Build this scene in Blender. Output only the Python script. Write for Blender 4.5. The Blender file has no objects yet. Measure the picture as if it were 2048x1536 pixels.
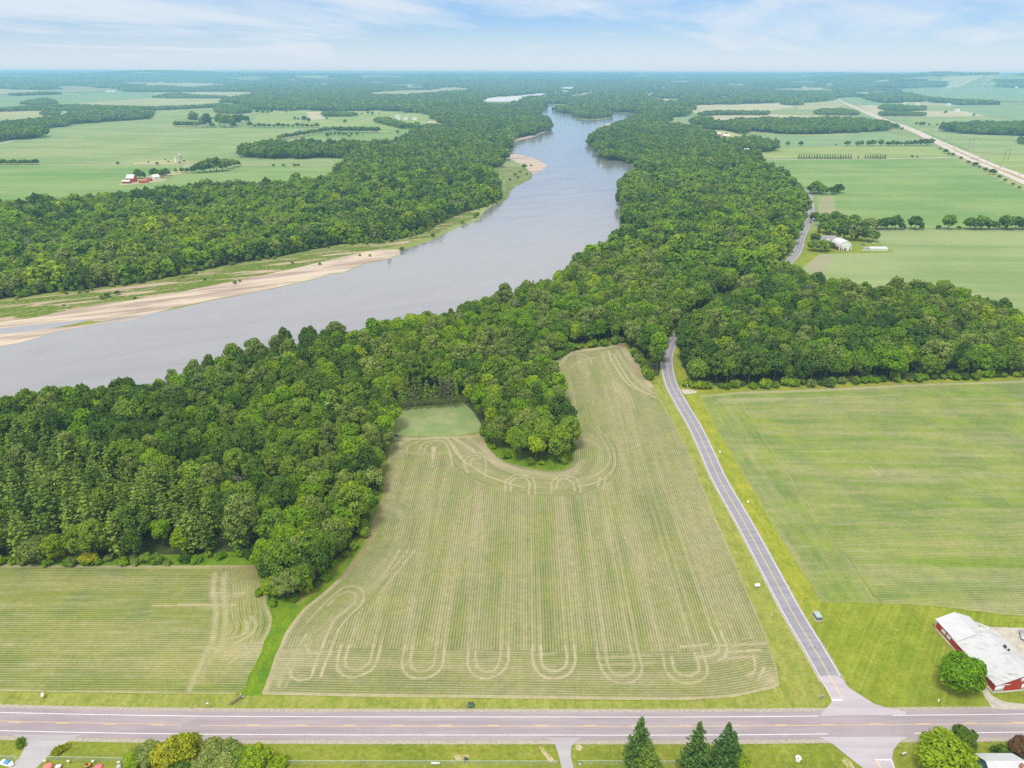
import bpy, math, random
import numpy as np
from mathutils import Vector, Matrix
from mathutils.geometry import tessellate_polygon

random.seed(7)
rng = np.random.default_rng(11)
SC = bpy.context.scene
COL = SC.collection

# ------------------------------------------------------------------ camera
FPX, CAMH, YINF = 1422.0, 190.0, 144.3
PITCH = math.atan((768 - YINF) / FPX)
ROLL = math.radians(0.14)
_f = np.array([0, math.cos(PITCH), -math.sin(PITCH)])
_r0 = np.array([1.0, 0, 0])
_u0 = np.array([0, math.sin(PITCH), math.cos(PITCH)])
_r = _r0 * math.cos(ROLL) + _u0 * math.sin(ROLL)
_u = _u0 * math.cos(ROLL) - _r0 * math.sin(ROLL)
camd = bpy.data.cameras.new("camera")
camd.sensor_width = 36.0
camd.lens = 36.0 * FPX / 2048
camd.clip_start = 1.0
camd.clip_end = 80000.0
cam = bpy.data.objects.new("camera", camd)
M = Matrix(((_r[0], _u[0], -_f[0], 0), (_r[1], _u[1], -_f[1], 0), (_r[2], _u[2], -_f[2], CAMH), (0, 0, 0, 1)))
cam.matrix_world = M
COL.objects.link(cam)
SC.camera = cam


def HT(x, y):
    """height of the land: flat valley near by, rolling uplands far off"""
    x, y = np.asarray(x, float), np.asarray(y, float)
    r = np.hypot(x, y)
    k = np.clip((r - 8500) / 17000, 0, 1)
    w = (np.sin(x / 1300 + 1.3) + np.sin(x / 2350 + y / 1900 + 0.5) + np.sin(y / 1500 - x / 4100)) / 3
    h = 136 * k ** 1.15 + 17 * w * np.clip((r - 8500) / 4000, 0, 1)
    an = np.arctan2(x, y)

    def bump(ang, wid, rad, rw, top):
        return top * np.exp(-((an - ang) / wid) ** 2) * np.exp(-((r - rad) / rw) ** 2)
    h = h + bump(0.56, 0.14, 13500, 2300, 138) + bump(0.43, 0.05, 15500, 1900, 70)
    h = h + bump(0.505, 0.036, 21500, 1500, 95) + bump(0.610, 0.034, 21500, 1500, 98) + bump(0.395, 0.05, 22500, 1800, 60)
    h = h + bump(-0.43, 0.07, 20500, 2200, 80) + bump(-0.20, 0.14, 17500, 2000, 50)
    return np.minimum(h, 198.0)


def G(px, py, z=0.0):
    """photograph point -> point on the ground plane (or a level z)"""
    d = _f * FPX + _r * (px - 1024) - _u * (py - 768)
    t = (z - CAMH) / d[2]
    if z == 0.0 and math.hypot(d[0] * t, d[1] * t) > 8000:
        for _ in range(25):
            zz_ = float(HT(d[0] * t, d[1] * t))
            t = 0.5 * t + 0.5 * min(max((zz_ - CAMH) / d[2], 0), 25300 / math.hypot(d[0], d[1]))
    return np.array([d[0] * t, d[1] * t])


def GP(pts, z=0.0):
    return np.array([G(a, b, z) for a, b in pts])


def P(x, y, z=0.0):
    """ground arrays -> photograph pixel arrays"""
    v = np.stack([np.asarray(x, float), np.asarray(y, float), np.asarray(z, float) + np.zeros_like(np.asarray(x, float)) - CAMH], -1)
    dz = v @ _f
    return 1024 + FPX * (v @ _r) / dz, 768 - FPX * (v @ _u) / dz


def dens(pts, step):
    """resample a ground polyline at about `step` metres through a Catmull-Rom curve"""
    p = np.asarray(pts, float)
    if len(p) < 3:
        n = max(2, int(np.linalg.norm(p[-1] - p[0]) / step) + 1)
        return p[0] + (p[-1] - p[0]) * np.linspace(0, 1, n)[:, None]
    q = np.vstack([2 * p[0] - p[1], p, 2 * p[-1] - p[-2]])
    out = []
    for i in range(1, len(q) - 2):
        a, b, c, d = q[i - 1], q[i], q[i + 1], q[i + 2]
        n = max(1, int(np.linalg.norm(c - b) / step))
        t = np.linspace(0, 1, n, endpoint=False)[:, None]
        out.append(0.5 * ((2 * b) + (-a + c) * t + (2 * a - 5 * b + 4 * c - d) * t * t + (-a + 3 * b - 3 * c + d) * t ** 3))
    out.append(p[-1:])
    return np.vstack(out)


def inpoly(x, y, poly):
    p = np.asarray(poly)
    r = np.zeros(np.shape(x), bool)
    j = len(p) - 1
    for i in range(len(p)):
        xi, yi, xj, yj = p[i, 0], p[i, 1], p[j, 0], p[j, 1]
        if yi != yj:
            r ^= ((yi > y) != (yj > y)) & (x < (xj - xi) * (y - yi) / (yj - yi) + xi)
        j = i
    return r


def segdist(x, y, line):
    """distance to a polyline and the nearest point and arc position"""
    best = np.full(np.shape(x), 1e18)
    nx, ny, arc = np.zeros_like(x), np.zeros_like(y), np.zeros_like(x)
    s = 0.0
    for a, b in zip(line[:-1], line[1:]):
        d = b - a
        L = float(d @ d) + 1e-12
        t = np.clip(((x - a[0]) * d[0] + (y - a[1]) * d[1]) / L, 0, 1)
        qx, qy = a[0] + t * d[0], a[1] + t * d[1]
        e = (x - qx) ** 2 + (y - qy) ** 2
        m = e < best
        best = np.where(m, e, best)
        nx, ny = np.where(m, qx, nx), np.where(m, qy, ny)
        arc = np.where(m, s + t * math.sqrt(L), arc)
        s += math.sqrt(L)
    return np.sqrt(best), nx, ny, arc


# ------------------------------------------------------------------ node helpers
class NT:
    def __init__(self, tree):
        self.t = tree

    def n(self, kind, **kw):
        nd = self.t.nodes.new(kind)
        for k, v in kw.items():
            if k == "inp":
                for a, b in v.items():
                    if isinstance(b, bpy.types.NodeSocket):
                        self.t.links.new(b, nd.inputs[a])
                    else:
                        nd.inputs[a].default_value = b
            else:
                setattr(nd, k, v)
        return nd

    def math(self, op, a, b=None, c=None, clamp=False):
        nd = self.t.nodes.new("ShaderNodeMath")
        nd.operation = op
        nd.use_clamp = clamp
        for i, v in enumerate((a, b, c)):
            if v is None:
                continue
            if isinstance(v, bpy.types.NodeSocket):
                self.t.links.new(v, nd.inputs[i])
            else:
                nd.inputs[i].default_value = v
        return nd.outputs[0]

    def mix(self, fac, a, b, mode="MIX"):
        nd = self.t.nodes.new("ShaderNodeMix")
        nd.data_type = "RGBA"
        nd.blend_type = mode
        nd.clamp_factor = True
        for k, v in ((0, fac), (6, a), (7, b)):
            if isinstance(v, bpy.types.NodeSocket):
                self.t.links.new(v, nd.inputs[k])
            else:
                nd.inputs[k].default_value = v if k == 0 else (*v, 1.0) if len(v) == 3 else v
        return nd.outputs[2]

    def noise(self, vec, scale, detail=4.0, rough=0.55, dist=0.0):
        nd = self.n("ShaderNodeTexNoise", inp={"Scale": scale, "Detail": detail, "Roughness": rough, "Distortion": dist})
        if vec is not None:
            self.t.links.new(vec, nd.inputs["Vector"])
        return nd.outputs["Fac"]

    def pos(self):
        return self.n("ShaderNodeNewGeometry").outputs["Position"]

    def vmul(self, vec, s):
        nd = self.n("ShaderNodeVectorMath", operation="MULTIPLY")
        self.t.links.new(vec, nd.inputs[0])
        nd.inputs[1].default_value = s
        return nd.outputs[0]

    def rotz(self, vec, ang):
        nd = self.n("ShaderNodeVectorRotate", rotation_type="Z_AXIS", inp={"Angle": ang})
        self.t.links.new(vec, nd.inputs["Vector"])
        return nd.outputs[0]

    def ramp(self, fac, lo, hi):
        nd = self.n("ShaderNodeMapRange", inp={"From Min": lo, "From Max": hi})
        nd.interpolation_type = "SMOOTHSTEP"
        self.t.links.new(fac, nd.inputs["Value"])
        return nd.outputs[0]

    def grain(self, col, p, amt=1.0, scale=0.75, base=1.0):
        """plant-sized unevenness of a ground cover's own colour"""
        n = self.noise(p, scale, 7, 0.82)
        m = self.noise(p, scale * 0.22, 4, 0.7)
        k = self.math("ADD", base, self.math("MULTIPLY", self.math("SUBTRACT", self.math("ADD", self.math("MULTIPLY", n, .7), self.math("MULTIPLY", m, .3)), 0.5), 2.3 * amt))
        return self.mix(1.0, col, self.n("ShaderNodeCombineColor", inp={0: k, 1: k, 2: k}).outputs[0], "MULTIPLY")

    def attr(self, name):
        return self.n("ShaderNodeAttribute", attribute_name=name).outputs["Fac"]


def mat(name, build=None, col=(0.5, 0.5, 0.5), rough=0.9, spec=0.2, metal=0.0):
    m = bpy.data.materials.new(name)
    m.use_nodes = True
    t = NT(m.node_tree)
    b = m.node_tree.nodes["Principled BSDF"]
    b.inputs["Roughness"].default_value = rough
    b.inputs["Specular IOR Level"].default_value = spec
    b.inputs["Metallic"].default_value = metal
    b.inputs["Base Color"].default_value = (*col, 1)
    if build:
        c = build(t, b)
        if c is not None:
            m.node_tree.links.new(c, b.inputs["Base Color"])
    return m


def paint(name, col, rough=0.6, dirt=0.15, scale=0.6, dcol=None, spec=0.3, metal=0.0):
    """a painted or plain surface with uneven wear"""
    def f(t, b):
        p = t.pos()
        n = t.noise(p, scale, 5, 0.65)
        n2 = t.noise(t.vmul(p, (1, 1, 0.15)), scale * 5, 3, 0.6)
        k = t.ramp(t.math("ADD", t.math("MULTIPLY", n, 0.6), t.math("MULTIPLY", n2, 0.4)), 0.35, 0.75)
        return t.mix(t.math("MULTIPLY", k, dirt), col, dcol or tuple(c * 0.45 for c in col))
    return mat(name, f, col, rough, spec, metal)


def mesh_obj(name, verts, faces, material=None, parent=None, kind=None, smooth=False, attrs=None, mids=None, link=True):
    me = bpy.data.meshes.new(name)
    verts = np.asarray(verts, np.float32)
    if isinstance(faces, np.ndarray):
        k = faces.shape[1]
        me.vertices.add(len(verts))
        me.vertices.foreach_set("co", verts.ravel())
        me.loops.add(faces.size)
        me.loops.foreach_set("vertex_index", faces.astype(np.int32).ravel())
        me.polygons.add(len(faces))
        me.polygons.foreach_set("loop_start", np.arange(0, faces.size, k, dtype=np.int32))
        me.update(calc_edges=True)
    else:
        me.from_pydata([tuple(v) for v in verts.tolist()], [], faces)
    for mm in material if isinstance(material, (list, tuple)) else [material] if material else []:
        me.materials.append(mm)
    if mids is not None:
        me.polygons.foreach_set("material_index", np.asarray(mids, np.int32))
    for k, (dom, dat) in (attrs or {}).items():
        a = me.attributes.new(k, "FLOAT", dom)
        a.data.foreach_set("value", np.asarray(dat, np.float32))
    if smooth:
        me.polygons.foreach_set("use_smooth", np.ones(len(me.polygons), bool))
    me.update()
    o = bpy.data.objects.new(name, me)
    if link:
        COL.objects.link(o)
    if parent:
        o.parent = parent
    if kind:
        o["kind"] = kind
    return o


def sheet(name, poly, z, material, kind="structure", parent=None):
    """flat ground sheet over a ground polygon"""
    p = [Vector((a, b, 0)) for a, b in poly]
    tr = tessellate_polygon([p])
    v = [(a, b, z) for a, b in poly]
    f = []
    for a, b, c in tr:
        n = (p[b] - p[a]).cross(p[c] - p[a]).z
        f.append((a, b, c) if n > 0 else (a, c, b))
    return mesh_obj(name, v, f, material, parent, kind)


def strip(line, w0, w1, z, closed_steps=None):
    """verts/faces of a ribbon between offsets w0 (left) and w1 along a ground polyline; + is to the right of travel"""
    line = np.asarray(line)
    t = np.gradient(line, axis=0)
    t /= np.linalg.norm(t, axis=1)[:, None] + 1e-9
    n = np.stack([t[:, 1], -t[:, 0]], 1)
    a, b = line + n * w0, line + n * w1
    v = np.empty((2 * len(line), 3))
    v[0::2, :2], v[1::2, :2], v[:, 2] = a, b, z
    i = np.arange(len(line) - 1) * 2
    f = np.stack([i, i + 1, i + 3, i + 2], 1)
    return v, f


def join(parts):
    vs, fs, k = [], [], 0
    for v, f in parts:
        vs.append(np.asarray(v)); fs.append(np.asarray(f) + k); k += len(v)
    return np.vstack(vs), np.vstack(fs)


def grid_field(poly, cell, z):
    """regular grid clipped to a polygon, the rim snapped onto the outline"""
    p = np.asarray(poly)
    x0, y0 = p.min(0) - cell
    x1, y1 = p.max(0) + cell
    xs, ys = np.arange(x0, x1 + cell, cell), np.arange(y0, y1 + cell, cell)
    X, Y = np.meshgrid(xs, ys)
    ins = inpoly(X, Y, p)
    c = ins[:-1, :-1].astype(int) + ins[1:, :-1] + ins[:-1, 1:] + ins[1:, 1:]
    keep = c > 0
    jj, ii = np.nonzero(keep)
    nx = X.shape[1]
    idx = jj * nx + ii
    F = np.stack([idx, idx + 1, idx + nx + 1, idx + nx], 1)
    used = np.unique(F)
    mp = np.zeros(X.size, np.int64)
    mp[used] = np.arange(len(used))
    F = mp[F]
    vx, vy, vi = X.ravel()[used].copy(), Y.ravel()[used].copy(), ins.ravel()[used]
    ring = np.vstack([p, p[:1]])
    out = ~vi
    _, qx, qy, _ = segdist(vx[out], vy[out], ring)
    vx[out], vy[out] = qx, qy
    return vx, vy, F


# ------------------------------------------------------------------ light, sky, haze
SUN_DIR = Vector((-0.22, -0.42, 0.95)).normalized()
sund = bpy.data.lights.new("sun", "SUN")
sund.energy = 2.3
sund.angle = math.radians(14)
sund.color = (1.0, 0.96, 0.90)
sun = bpy.data.objects.new("sun", sund)
sun.rotation_euler = SUN_DIR.to_track_quat("Z", "Y").to_euler()
COL.objects.link(sun)

W = bpy.data.worlds.new("World")
SC.world = W
W.use_nodes = True
wt = NT(W.node_tree)
bg = W.node_tree.nodes["Background"]
sky = wt.n("ShaderNodeTexSky", sky_type="NISHITA")
sky.sun_disc = False
sky.sun_elevation = math.asin(SUN_DIR.z)
sky.sun_rotation = math.atan2(SUN_DIR.x, SUN_DIR.y)
sky.altitude = 300
sky.air_density = 1.0
sky.dust_density = 0.3
sky.ozone_density = 3.0
wd = wt.n("ShaderNodeTexCoord").outputs["Generated"]
sx = wt.n("ShaderNodeSeparateXYZ", inp={0: wd})
zz = wt.math("MAXIMUM", sx.outputs[2], 0.0)
den = wt.math("ADD", zz, 0.055)
cl = wt.n("ShaderNodeCombineXYZ", inp={0: wt.math("DIVIDE", sx.outputs[0], den), 1: wt.math("DIVIDE", sx.outputs[1], den), 2: 0.0}).outputs[0]
cl = wt.rotz(cl, math.radians(24))
c1 = wt.noise(wt.vmul(cl, (0.30, 0.17, 1)), 1.0, 7, 0.58, 0.9)
c2 = wt.noise(wt.vmul(cl, (0.9, 0.28, 1)), 1.1, 6, 0.62, 0.5)
c3 = wt.noise(wt.vmul(wd, (3, 3, 14)), 1.0, 5, 0.6, 0.4)
cf = wt.math("ADD", wt.math("ADD", wt.math("MULTIPLY", c1, 0.55), wt.math("MULTIPLY", c2, 0.3)), wt.math("MULTIPLY", c3, 0.25))
cover = wt.ramp(cf, 0.44, 0.66)
low = wt.math("SUBTRACT", 1.0, wt.ramp(zz, 0.0, 0.075))
cover = wt.math("MAXIMUM", wt.math("MULTIPLY", cover, 0.92), wt.math("MULTIPLY", low, 0.86))
CLOUD = (5.5, 6.1, 6.75)
high = wt.ramp(zz, 0.082, 0.26)
BLUE = (0.50, 0.68, 0.97)
skyc = wt.mix(1.0, sky.outputs[0], BLUE, "MULTIPLY")
wc = wt.mix(cover, skyc, CLOUD)
wc = wt.mix(wt.math("MULTIPLY", high, 0.90), wc, (9.6, 9.4, 9.0))
W.node_tree.links.new(wc, bg.inputs["Color"])
bg.inputs["Strength"].default_value = 0.113

SC.view_settings.view_transform = "Standard"
SC.view_settings.look = "None"
SC.view_settings.gamma = 1.0
SC.view_settings.exposure = 0.27

SC.cycles.max_bounces = 5
SC.cycles.diffuse_bounces = 3
SC.cycles.volume_bounces = 1
SC.cycles.transparent_max_bounces = 4
SC.cycles.use_denoising = False

RW = 25500.0
HAZE_D = 0.95e-4
hm = bpy.data.materials.new("haze_air")
hm.use_nodes = True
hm.node_tree.nodes.clear()
ht = NT(hm.node_tree)
ho = ht.n("ShaderNodeOutputMaterial")
hv = ht.n("ShaderNodeVolumePrincipled", inp={"Color": (0.33, 0.65, 0.93, 1), "Density": HAZE_D, "Anisotropy": 0.0})
hm.node_tree.links.new(hv.outputs[0], ho.inputs["Volume"])
bx = [(sx_ * (RW + 600), sy_ * (RW + 600), sz_) for sz_ in (-1.2, 201.0) for sy_ in (-1, 1) for sx_ in (-1, 1)]
mesh_obj("haze", bx, [(0, 2, 3, 1), (4, 5, 7, 6), (0, 1, 5, 4), (2, 6, 7, 3), (0, 4, 6, 2), (1, 3, 7, 5)], hm, kind="stuff")


# ------------------------------------------------------------------ terrain
def grass_col(t, b):
    p = t.pos()
    n1 = t.noise(p, 0.045, 5, 0.6)
    n2 = t.noise(p, 0.6, 5, 0.7)
    n3 = t.noise(t.vmul(p, (0.05, 0.5, 1)), 1.0, 4, 0.6)
    c = t.mix(t.ramp(n1, 0.3, 0.7), (0.135, 0.180, 0.014), (0.215, 0.240, 0.030))
    c = t.mix(t.math("MULTIPLY", t.ramp(n2, 0.45, 0.72), 0.6), c, (0.30, 0.275, 0.10))
    c = t.mix(t.math("MULTIPLY", t.ramp(n3, 0.5, 0.75), 0.5), c, (0.11, 0.175, 0.018))
    bp = t.n("ShaderNodeBump", inp={"Strength": 0.6, "Distance": 0.3, "Height": n2})
    t.t.links.new(bp.outputs[0], b.inputs["Normal"])
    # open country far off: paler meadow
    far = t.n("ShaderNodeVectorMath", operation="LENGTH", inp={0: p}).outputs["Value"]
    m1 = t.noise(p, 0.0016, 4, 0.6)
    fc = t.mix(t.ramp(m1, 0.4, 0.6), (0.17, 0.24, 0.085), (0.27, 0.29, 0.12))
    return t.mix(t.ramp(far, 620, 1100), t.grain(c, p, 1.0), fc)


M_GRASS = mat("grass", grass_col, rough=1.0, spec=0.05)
rr = np.concatenate([[0.0], np.linspace(60, 900, 22), np.geomspace(1000, RW, 90)])
na = 420
aa = np.linspace(0, 2 * math.pi, na, endpoint=False)
gx = (rr[1:, None] * np.sin(aa)[None]).ravel()
gy = (rr[1:, None] * np.cos(aa)[None]).ravel()
gv = np.vstack([[[0, 0, 0]], np.stack([gx, gy, HT(gx, gy)], 1)])
gf = []
for j in range(na):
    gf.append((0, 1 + (j + 1) % na, 1 + j))
nr = len(rr) - 1
for i in range(nr - 1):
    a0, b0 = 1 + i * na, 1 + (i + 1) * na
    for j in range(na):
        k = (j + 1) % na
        gf.append((a0 + j, a0 + k, b0 + k, b0 + j))
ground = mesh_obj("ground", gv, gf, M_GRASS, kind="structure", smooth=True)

# ------------------------------------------------------------------ river and sand
LEFTBANK = [(-500, 800), (0, 690), (34, 685), (79, 673), (103, 664), (137, 656), (185, 647), (260, 635), (355, 617), (424, 601), (506, 586), (581, 570), (632, 558), (663, 548),
            (684, 547), (729, 528), (749, 524), (783, 517), (800, 509), (800, 502), (821, 495), (858, 483), (889, 468), (923, 452), (958, 440), (968, 423), (987, 410),
            (1007, 403), (1017, 395), (1021, 383), (1032, 373), (1048, 366), (1064, 356), (1066, 347), (1081, 341), (1092, 332), (1081, 324), (1066, 317), (1050, 313), (1030, 309), (1015, 310), (1009, 314),
            (1003, 317), (1002, 310), (1013, 301), (1017, 289), (1034, 279), (1071, 271), (1089, 263), (1103, 248), (1099, 237), (1089, 232), (1074, 228), (1071, 224), (1083, 220), (1087, 215), (1077, 208)]
UPPER = [(1100, 208.5), (1120, 210), (1144, 214), (1170, 217), (1200, 220), (1216, 223), (1240, 225), (1272, 227), (1274, 230)]
RIGHTBANK = [(1247, 241), (1235, 247), (1218, 251), (1200, 262), (1185, 265), (1183, 276), (1174, 281), (1181, 293), (1196, 301), (1200, 315), (1220, 320), (1240, 323), (1253, 326), (1278, 334), (1286, 338), (1278, 348),
             (1264, 356), (1249, 367), (1240, 382), (1241, 405), (1246, 440), (1243, 488), (1203, 527), (1140, 557), (1115, 582), (1032, 610), (950, 634), (865, 662), (735, 690), (590, 705), (482, 742), (328, 803), (0, 851), (-500, 985)]
RIVER_PX = LEFTBANK + UPPER + RIGHTBANK
RIVER = GP(RIVER_PX)


def water_col(t, b):
    p = t.pos()
    q = t.rotz(p, math.radians(-28))
    n1 = t.noise(t.vmul(q, (0.010, 0.045, 1)), 1.0, 6, 0.65, 0.6)
    n2 = t.noise(t.vmul(q, (0.06, 0.16, 1)), 1.0, 5, 0.6, 0.3)
    h = t.math("ADD", t.math("MULTIPLY", n2, 1.0), t.math("MULTIPLY", t.noise(p, 0.7, 3, 0.6), 0.35))
    bp = t.n("ShaderNodeBump", inp={"Strength": 0.06, "Distance": 0.6, "Height": h})
    t.t.links.new(bp.outputs[0], b.inputs["Normal"])
    rg = t.n("ShaderNodeMapRange", inp={"From Min": 0.3, "From Max": 0.7, "To Min": 0.06, "To Max": 0.20, "Value": n1})
    t.t.links.new(rg.outputs[0], b.inputs["Roughness"])
    return t.mix(t.ramp(n1, 0.3, 0.7), (0.165, 0.165, 0.185), (0.205, 0.203, 0.220))


M_WATER = mat("river_water", water_col, rough=0.15, spec=0.95)
sheet("river", RIVER, 0.06, M_WATER)
M_SANDY_SHEEN = mat("sandy_water_painted_sheen", lambda t, b: t.mix(t.ramp(t.noise(t.vmul(t.pos(), (0.004, 0.012, 1)), 1.0, 4, 0.6), 0.4, 0.62), (0.62, 0.61, 0.62), (0.66, 0.55, 0.45)), rough=0.35, spec=0.6)  # pale sand and water, base lightened in place of a bright sky reflection
LAGPX = []
for nm, pp in (("lagoon", [(957, 199), (985, 195), (1020, 193), (1060, 189), (1085, 187), (1097, 188), (1090, 193), (1060, 194), (1035, 197), (1040, 202), (1010, 203), (975, 203)]),
               ("lagoon", [(1112, 177), (1147, 172), (1150, 177), (1140, 181), (1118, 179)]),
               ("lagoon", [(1095, 189), (1130, 187), (1190, 182), (1195, 184), (1170, 187), (1120, 190)]),
               ("lagoon", [(1052, 171.5), (1068, 171), (1070, 173), (1056, 173)])):
    LAGPX.append(pp)
    gl = GP(pp)
    sheet(nm, gl, 0.2 + float(np.max(HT(gl[:, 0], gl[:, 1]))) * 1.02, M_SANDY_SHEEN)


def sand_col(t, b):
    p = t.pos()
    q = t.rotz(p, math.radians(-27))
    n1 = t.noise(t.vmul(q, (0.012, 0.09, 1)), 1.0, 6, 0.62, 0.4)
    n2 = t.noise(p, 0.35, 5, 0.65)
    c = t.mix(t.ramp(n1, 0.38, 0.60), (0.30, 0.225, 0.185), (0.50, 0.42, 0.325))
    return t.mix(t.math("MULTIPLY", t.ramp(n2, 0.5, 0.8), 0.3), c, (0.56, 0.49, 0.40))


def sandgrass_col(t, b):
    p = t.pos()
    q = t.rotz(p, math.radians(-27))
    n1 = t.noise(t.vmul(q, (0.016, 0.10, 1)), 1.0, 6, 0.65, 0.7)
    n2 = t.noise(p, 0.3, 5, 0.7)
    g = t.mix(t.ramp(n2, 0.4, 0.65), (0.07, 0.125, 0.02), (0.19, 0.22, 0.03))
    s = t.mix(t.ramp(n2, 0.35, 0.7), (0.36, 0.27, 0.19), (0.44, 0.35, 0.25))
    return t.mix(t.ramp(n1, 0.50, 0.60), g, s)


M_SAND = mat("river_sand", sand_col, rough=1.0, spec=0.1)
M_SANDGRASS = mat("bank_meadow", sandgrass_col, rough=1.0, spec=0.05)
BANKTOP = [(-400, 740), (0, 603), (48, 597), (103, 590), (164, 585), (239, 575), (290, 568), (342, 558), (403, 546), (478, 530), (547, 520), (602, 508), (684, 492), (759, 490), (814, 480), (855, 466), (872, 456), (905, 430), (940, 424)]
MID = [(-400, 770), (0, 643), (60, 637), (110, 626), (180, 614), (250, 603), (330, 590), (420, 572), (500, 556), (600, 534), (680, 515), (760, 498), (800, 490), (830, 482), (870, 470), (905, 452), (940, 440), (962, 428)]
sheet("river_bank", GP(BANKTOP + MID[::-1]), 0.10, M_SANDGRASS)
sheet("beach", GP(MID[:-6] + [(800, 500), (800, 508), (783, 516), (749, 523), (729, 527), (684, 546), (663, 547), (632, 557), (581, 569), (506, 585), (424, 600), (355, 614), (300, 628), (255, 635), (205, 643), (165, 642), (140, 645), (100, 650), (60, 655), (0, 664), (-400, 780)]), 0.085, M_SAND)
sheet("river", GP([(-400, 770), (0, 657), (60, 650), (100, 646), (140, 643), (196, 636), (150, 648), (100, 657), (50, 667), (0, 670), (-400, 800)]), 0.09, M_WATER)
sheet("sandbar", GP([(-400, 790), (0, 668), (50, 665), (100, 657), (150, 652), (200, 646), (270, 637), (300, 633), (270, 640), (205, 647), (140, 658), (103, 666), (79, 675), (34, 687), (0, 693), (-400, 830)]), 0.12, M_SAND)
sheet("sandbar", GP([(1009, 314), (1015, 309), (1030, 308), (1050, 312), (1066, 316), (1082, 323), (1094, 332), (1082, 342), (1066, 348), (1058, 341), (1048, 333), (1030, 323), (1018, 318)]), 0.14, M_SAND)
sheet("beach", GP([(1253, 326), (1278, 327), (1322, 322), (1310, 329), (1290, 338), (1279, 334)]), 0.14, M_SAND)
sheet("sandbar", GP([(1200, 252), (1218, 247), (1236, 246), (1218, 252), (1203, 258)]), 0.14, M_SAND)
sheet("beach", GP([(1003, 312), (1013, 297), (1018, 287), (1035, 277), (1072, 269), (1090, 261), (1104, 247), (1105, 249), (1091, 264), (1072, 272.5), (1036, 281), (1021, 290), (1015, 302), (1005, 313)]), 0.14, M_SAND)
sheet("river_bank", GP([(985, 412), (1003, 398), (1012, 380), (1010, 362), (985, 352), (970, 338), (1000, 333), (1044, 335), (1066, 347), (1064, 356), (1048, 366), (1032, 373), (1021, 383), (1017, 395), (1007, 404)]), 0.10, mat("bank_grass", lambda t, b: t.mix(t.ramp(t.noise(t.pos(), 0.05, 5, 0.7), 0.35, 0.65), (0.11, 0.155, 0.035), (0.20, 0.22, 0.07)), rough=1))
sheet("sandbar", GP([(1152, 234), (1165, 240), (1185, 240), (1205, 239), (1222, 236), (1224, 234), (1200, 235), (1170, 234)]), 0.14, M_SANDGRASS)
sheet("glade", GP([(648, 405), (680, 402), (735, 403), (700, 409), (660, 412)]), 0.16, M_SAND)
sheet("glade", GP([(880, 380), (905, 375), (930, 378), (925, 388), (895, 392)]), 0.16, M_SANDGRASS)

# ------------------------------------------------------------------ roads
MAIN = dens(GP([(-900, 1416), (-300, 1434), (0, 1443), (300, 1449), (600, 1451.5), (1024, 1452), (1400, 1452), (1640, 1450), (2048, 1446), (2500, 1439), (2900, 1430)]), 6)
SIDE_PX = [(1690, 1408), (1685, 1398), (1632, 1304), (1587, 1229), (1534, 1130), (1487, 1043), (1439, 959), (1415, 906), (1391, 855), (1364, 809), (1344, 772), (1337, 748), (1334, 728), (1335, 708), (1342, 690), (1355, 673),
           (1385, 645), (1435, 610), (1495, 575), (1545, 549), (1572, 529), (1594, 505), (1603, 476), (1613, 452), (1621, 440), (1623, 423), (1621, 405), (1615, 384), (1609, 379), (1585, 360), (1545, 338), (1510, 320), (1490, 312), (1476, 304), (1463, 298), (1450, 291), (1425, 283)]
SIDE = dens(GP(SIDE_PX), 4)


def asphalt(c1, c2, patch):
    def f(t, b):
        p = t.pos()
        n1 = t.noise(t.vmul(p, (0.03, 0.4, 1)), 1.0, 6, 0.7)
        n2 = t.noise(p, 1.5, 5, 0.7)
        c = t.mix(t.ramp(n1, 0.35, 0.65), c1, c2)
        c = t.mix(t.math("MULTIPLY", t.ramp(n2, 0.45, 0.8), 0.25), c, patch)
        n3 = t.noise(p, 0.12, 4, 0.7)
        return t.mix(t.math("MULTIPLY", t.ramp(n3, 0.55, 0.75), 0.35), c, patch)
    return f


M_ASPH = mat("asphalt_highway", asphalt((0.275, 0.232, 0.252), (0.335, 0.288, 0.305), (0.38, 0.34, 0.345)), rough=0.95, spec=0.1)
M_ASPH2 = mat("asphalt_side_road", asphalt((0.225, 0.220, 0.255), (0.275, 0.268, 0.300), (0.31, 0.305, 0.325)), rough=0.95, spec=0.1)
M_APRON = mat("asphalt_junction", asphalt((0.36, 0.33, 0.36), (0.43, 0.39, 0.42), (0.47, 0.44, 0.46)), rough=0.95, spec=0.1)
M_GRAVEL = mat("shoulder_gravel", lambda t, b: t.mix(t.ramp(t.noise(t.pos(), 1.2, 5, 0.7), 0.35, 0.65), (0.29, 0.255, 0.20), (0.41, 0.37, 0.31)), rough=1)
M_WHITE = mat("road_white", lambda t, b: t.mix(t.ramp(t.noise(t.pos(), 0.9, 5, 0.7), 0.35, 0.75), (0.85, 0.85, 0.85), (0.62, 0.6, 0.6)), rough=0.8)
M_YELLOW = mat("road_yellow", lambda t, b: t.mix(t.ramp(t.noise(t.pos(), 0.9, 5, 0.7), 0.35, 0.75), (0.74, 0.52, 0.17), (0.62, 0.47, 0.27)), rough=0.8)
LW = 3.40


def ribbon(name, parts, m, kind="structure", parent=None):
    v, f = join(parts)
    return mesh_obj(name, v, f[:, ::-1].copy() if False else f, m, parent, kind)


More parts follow.
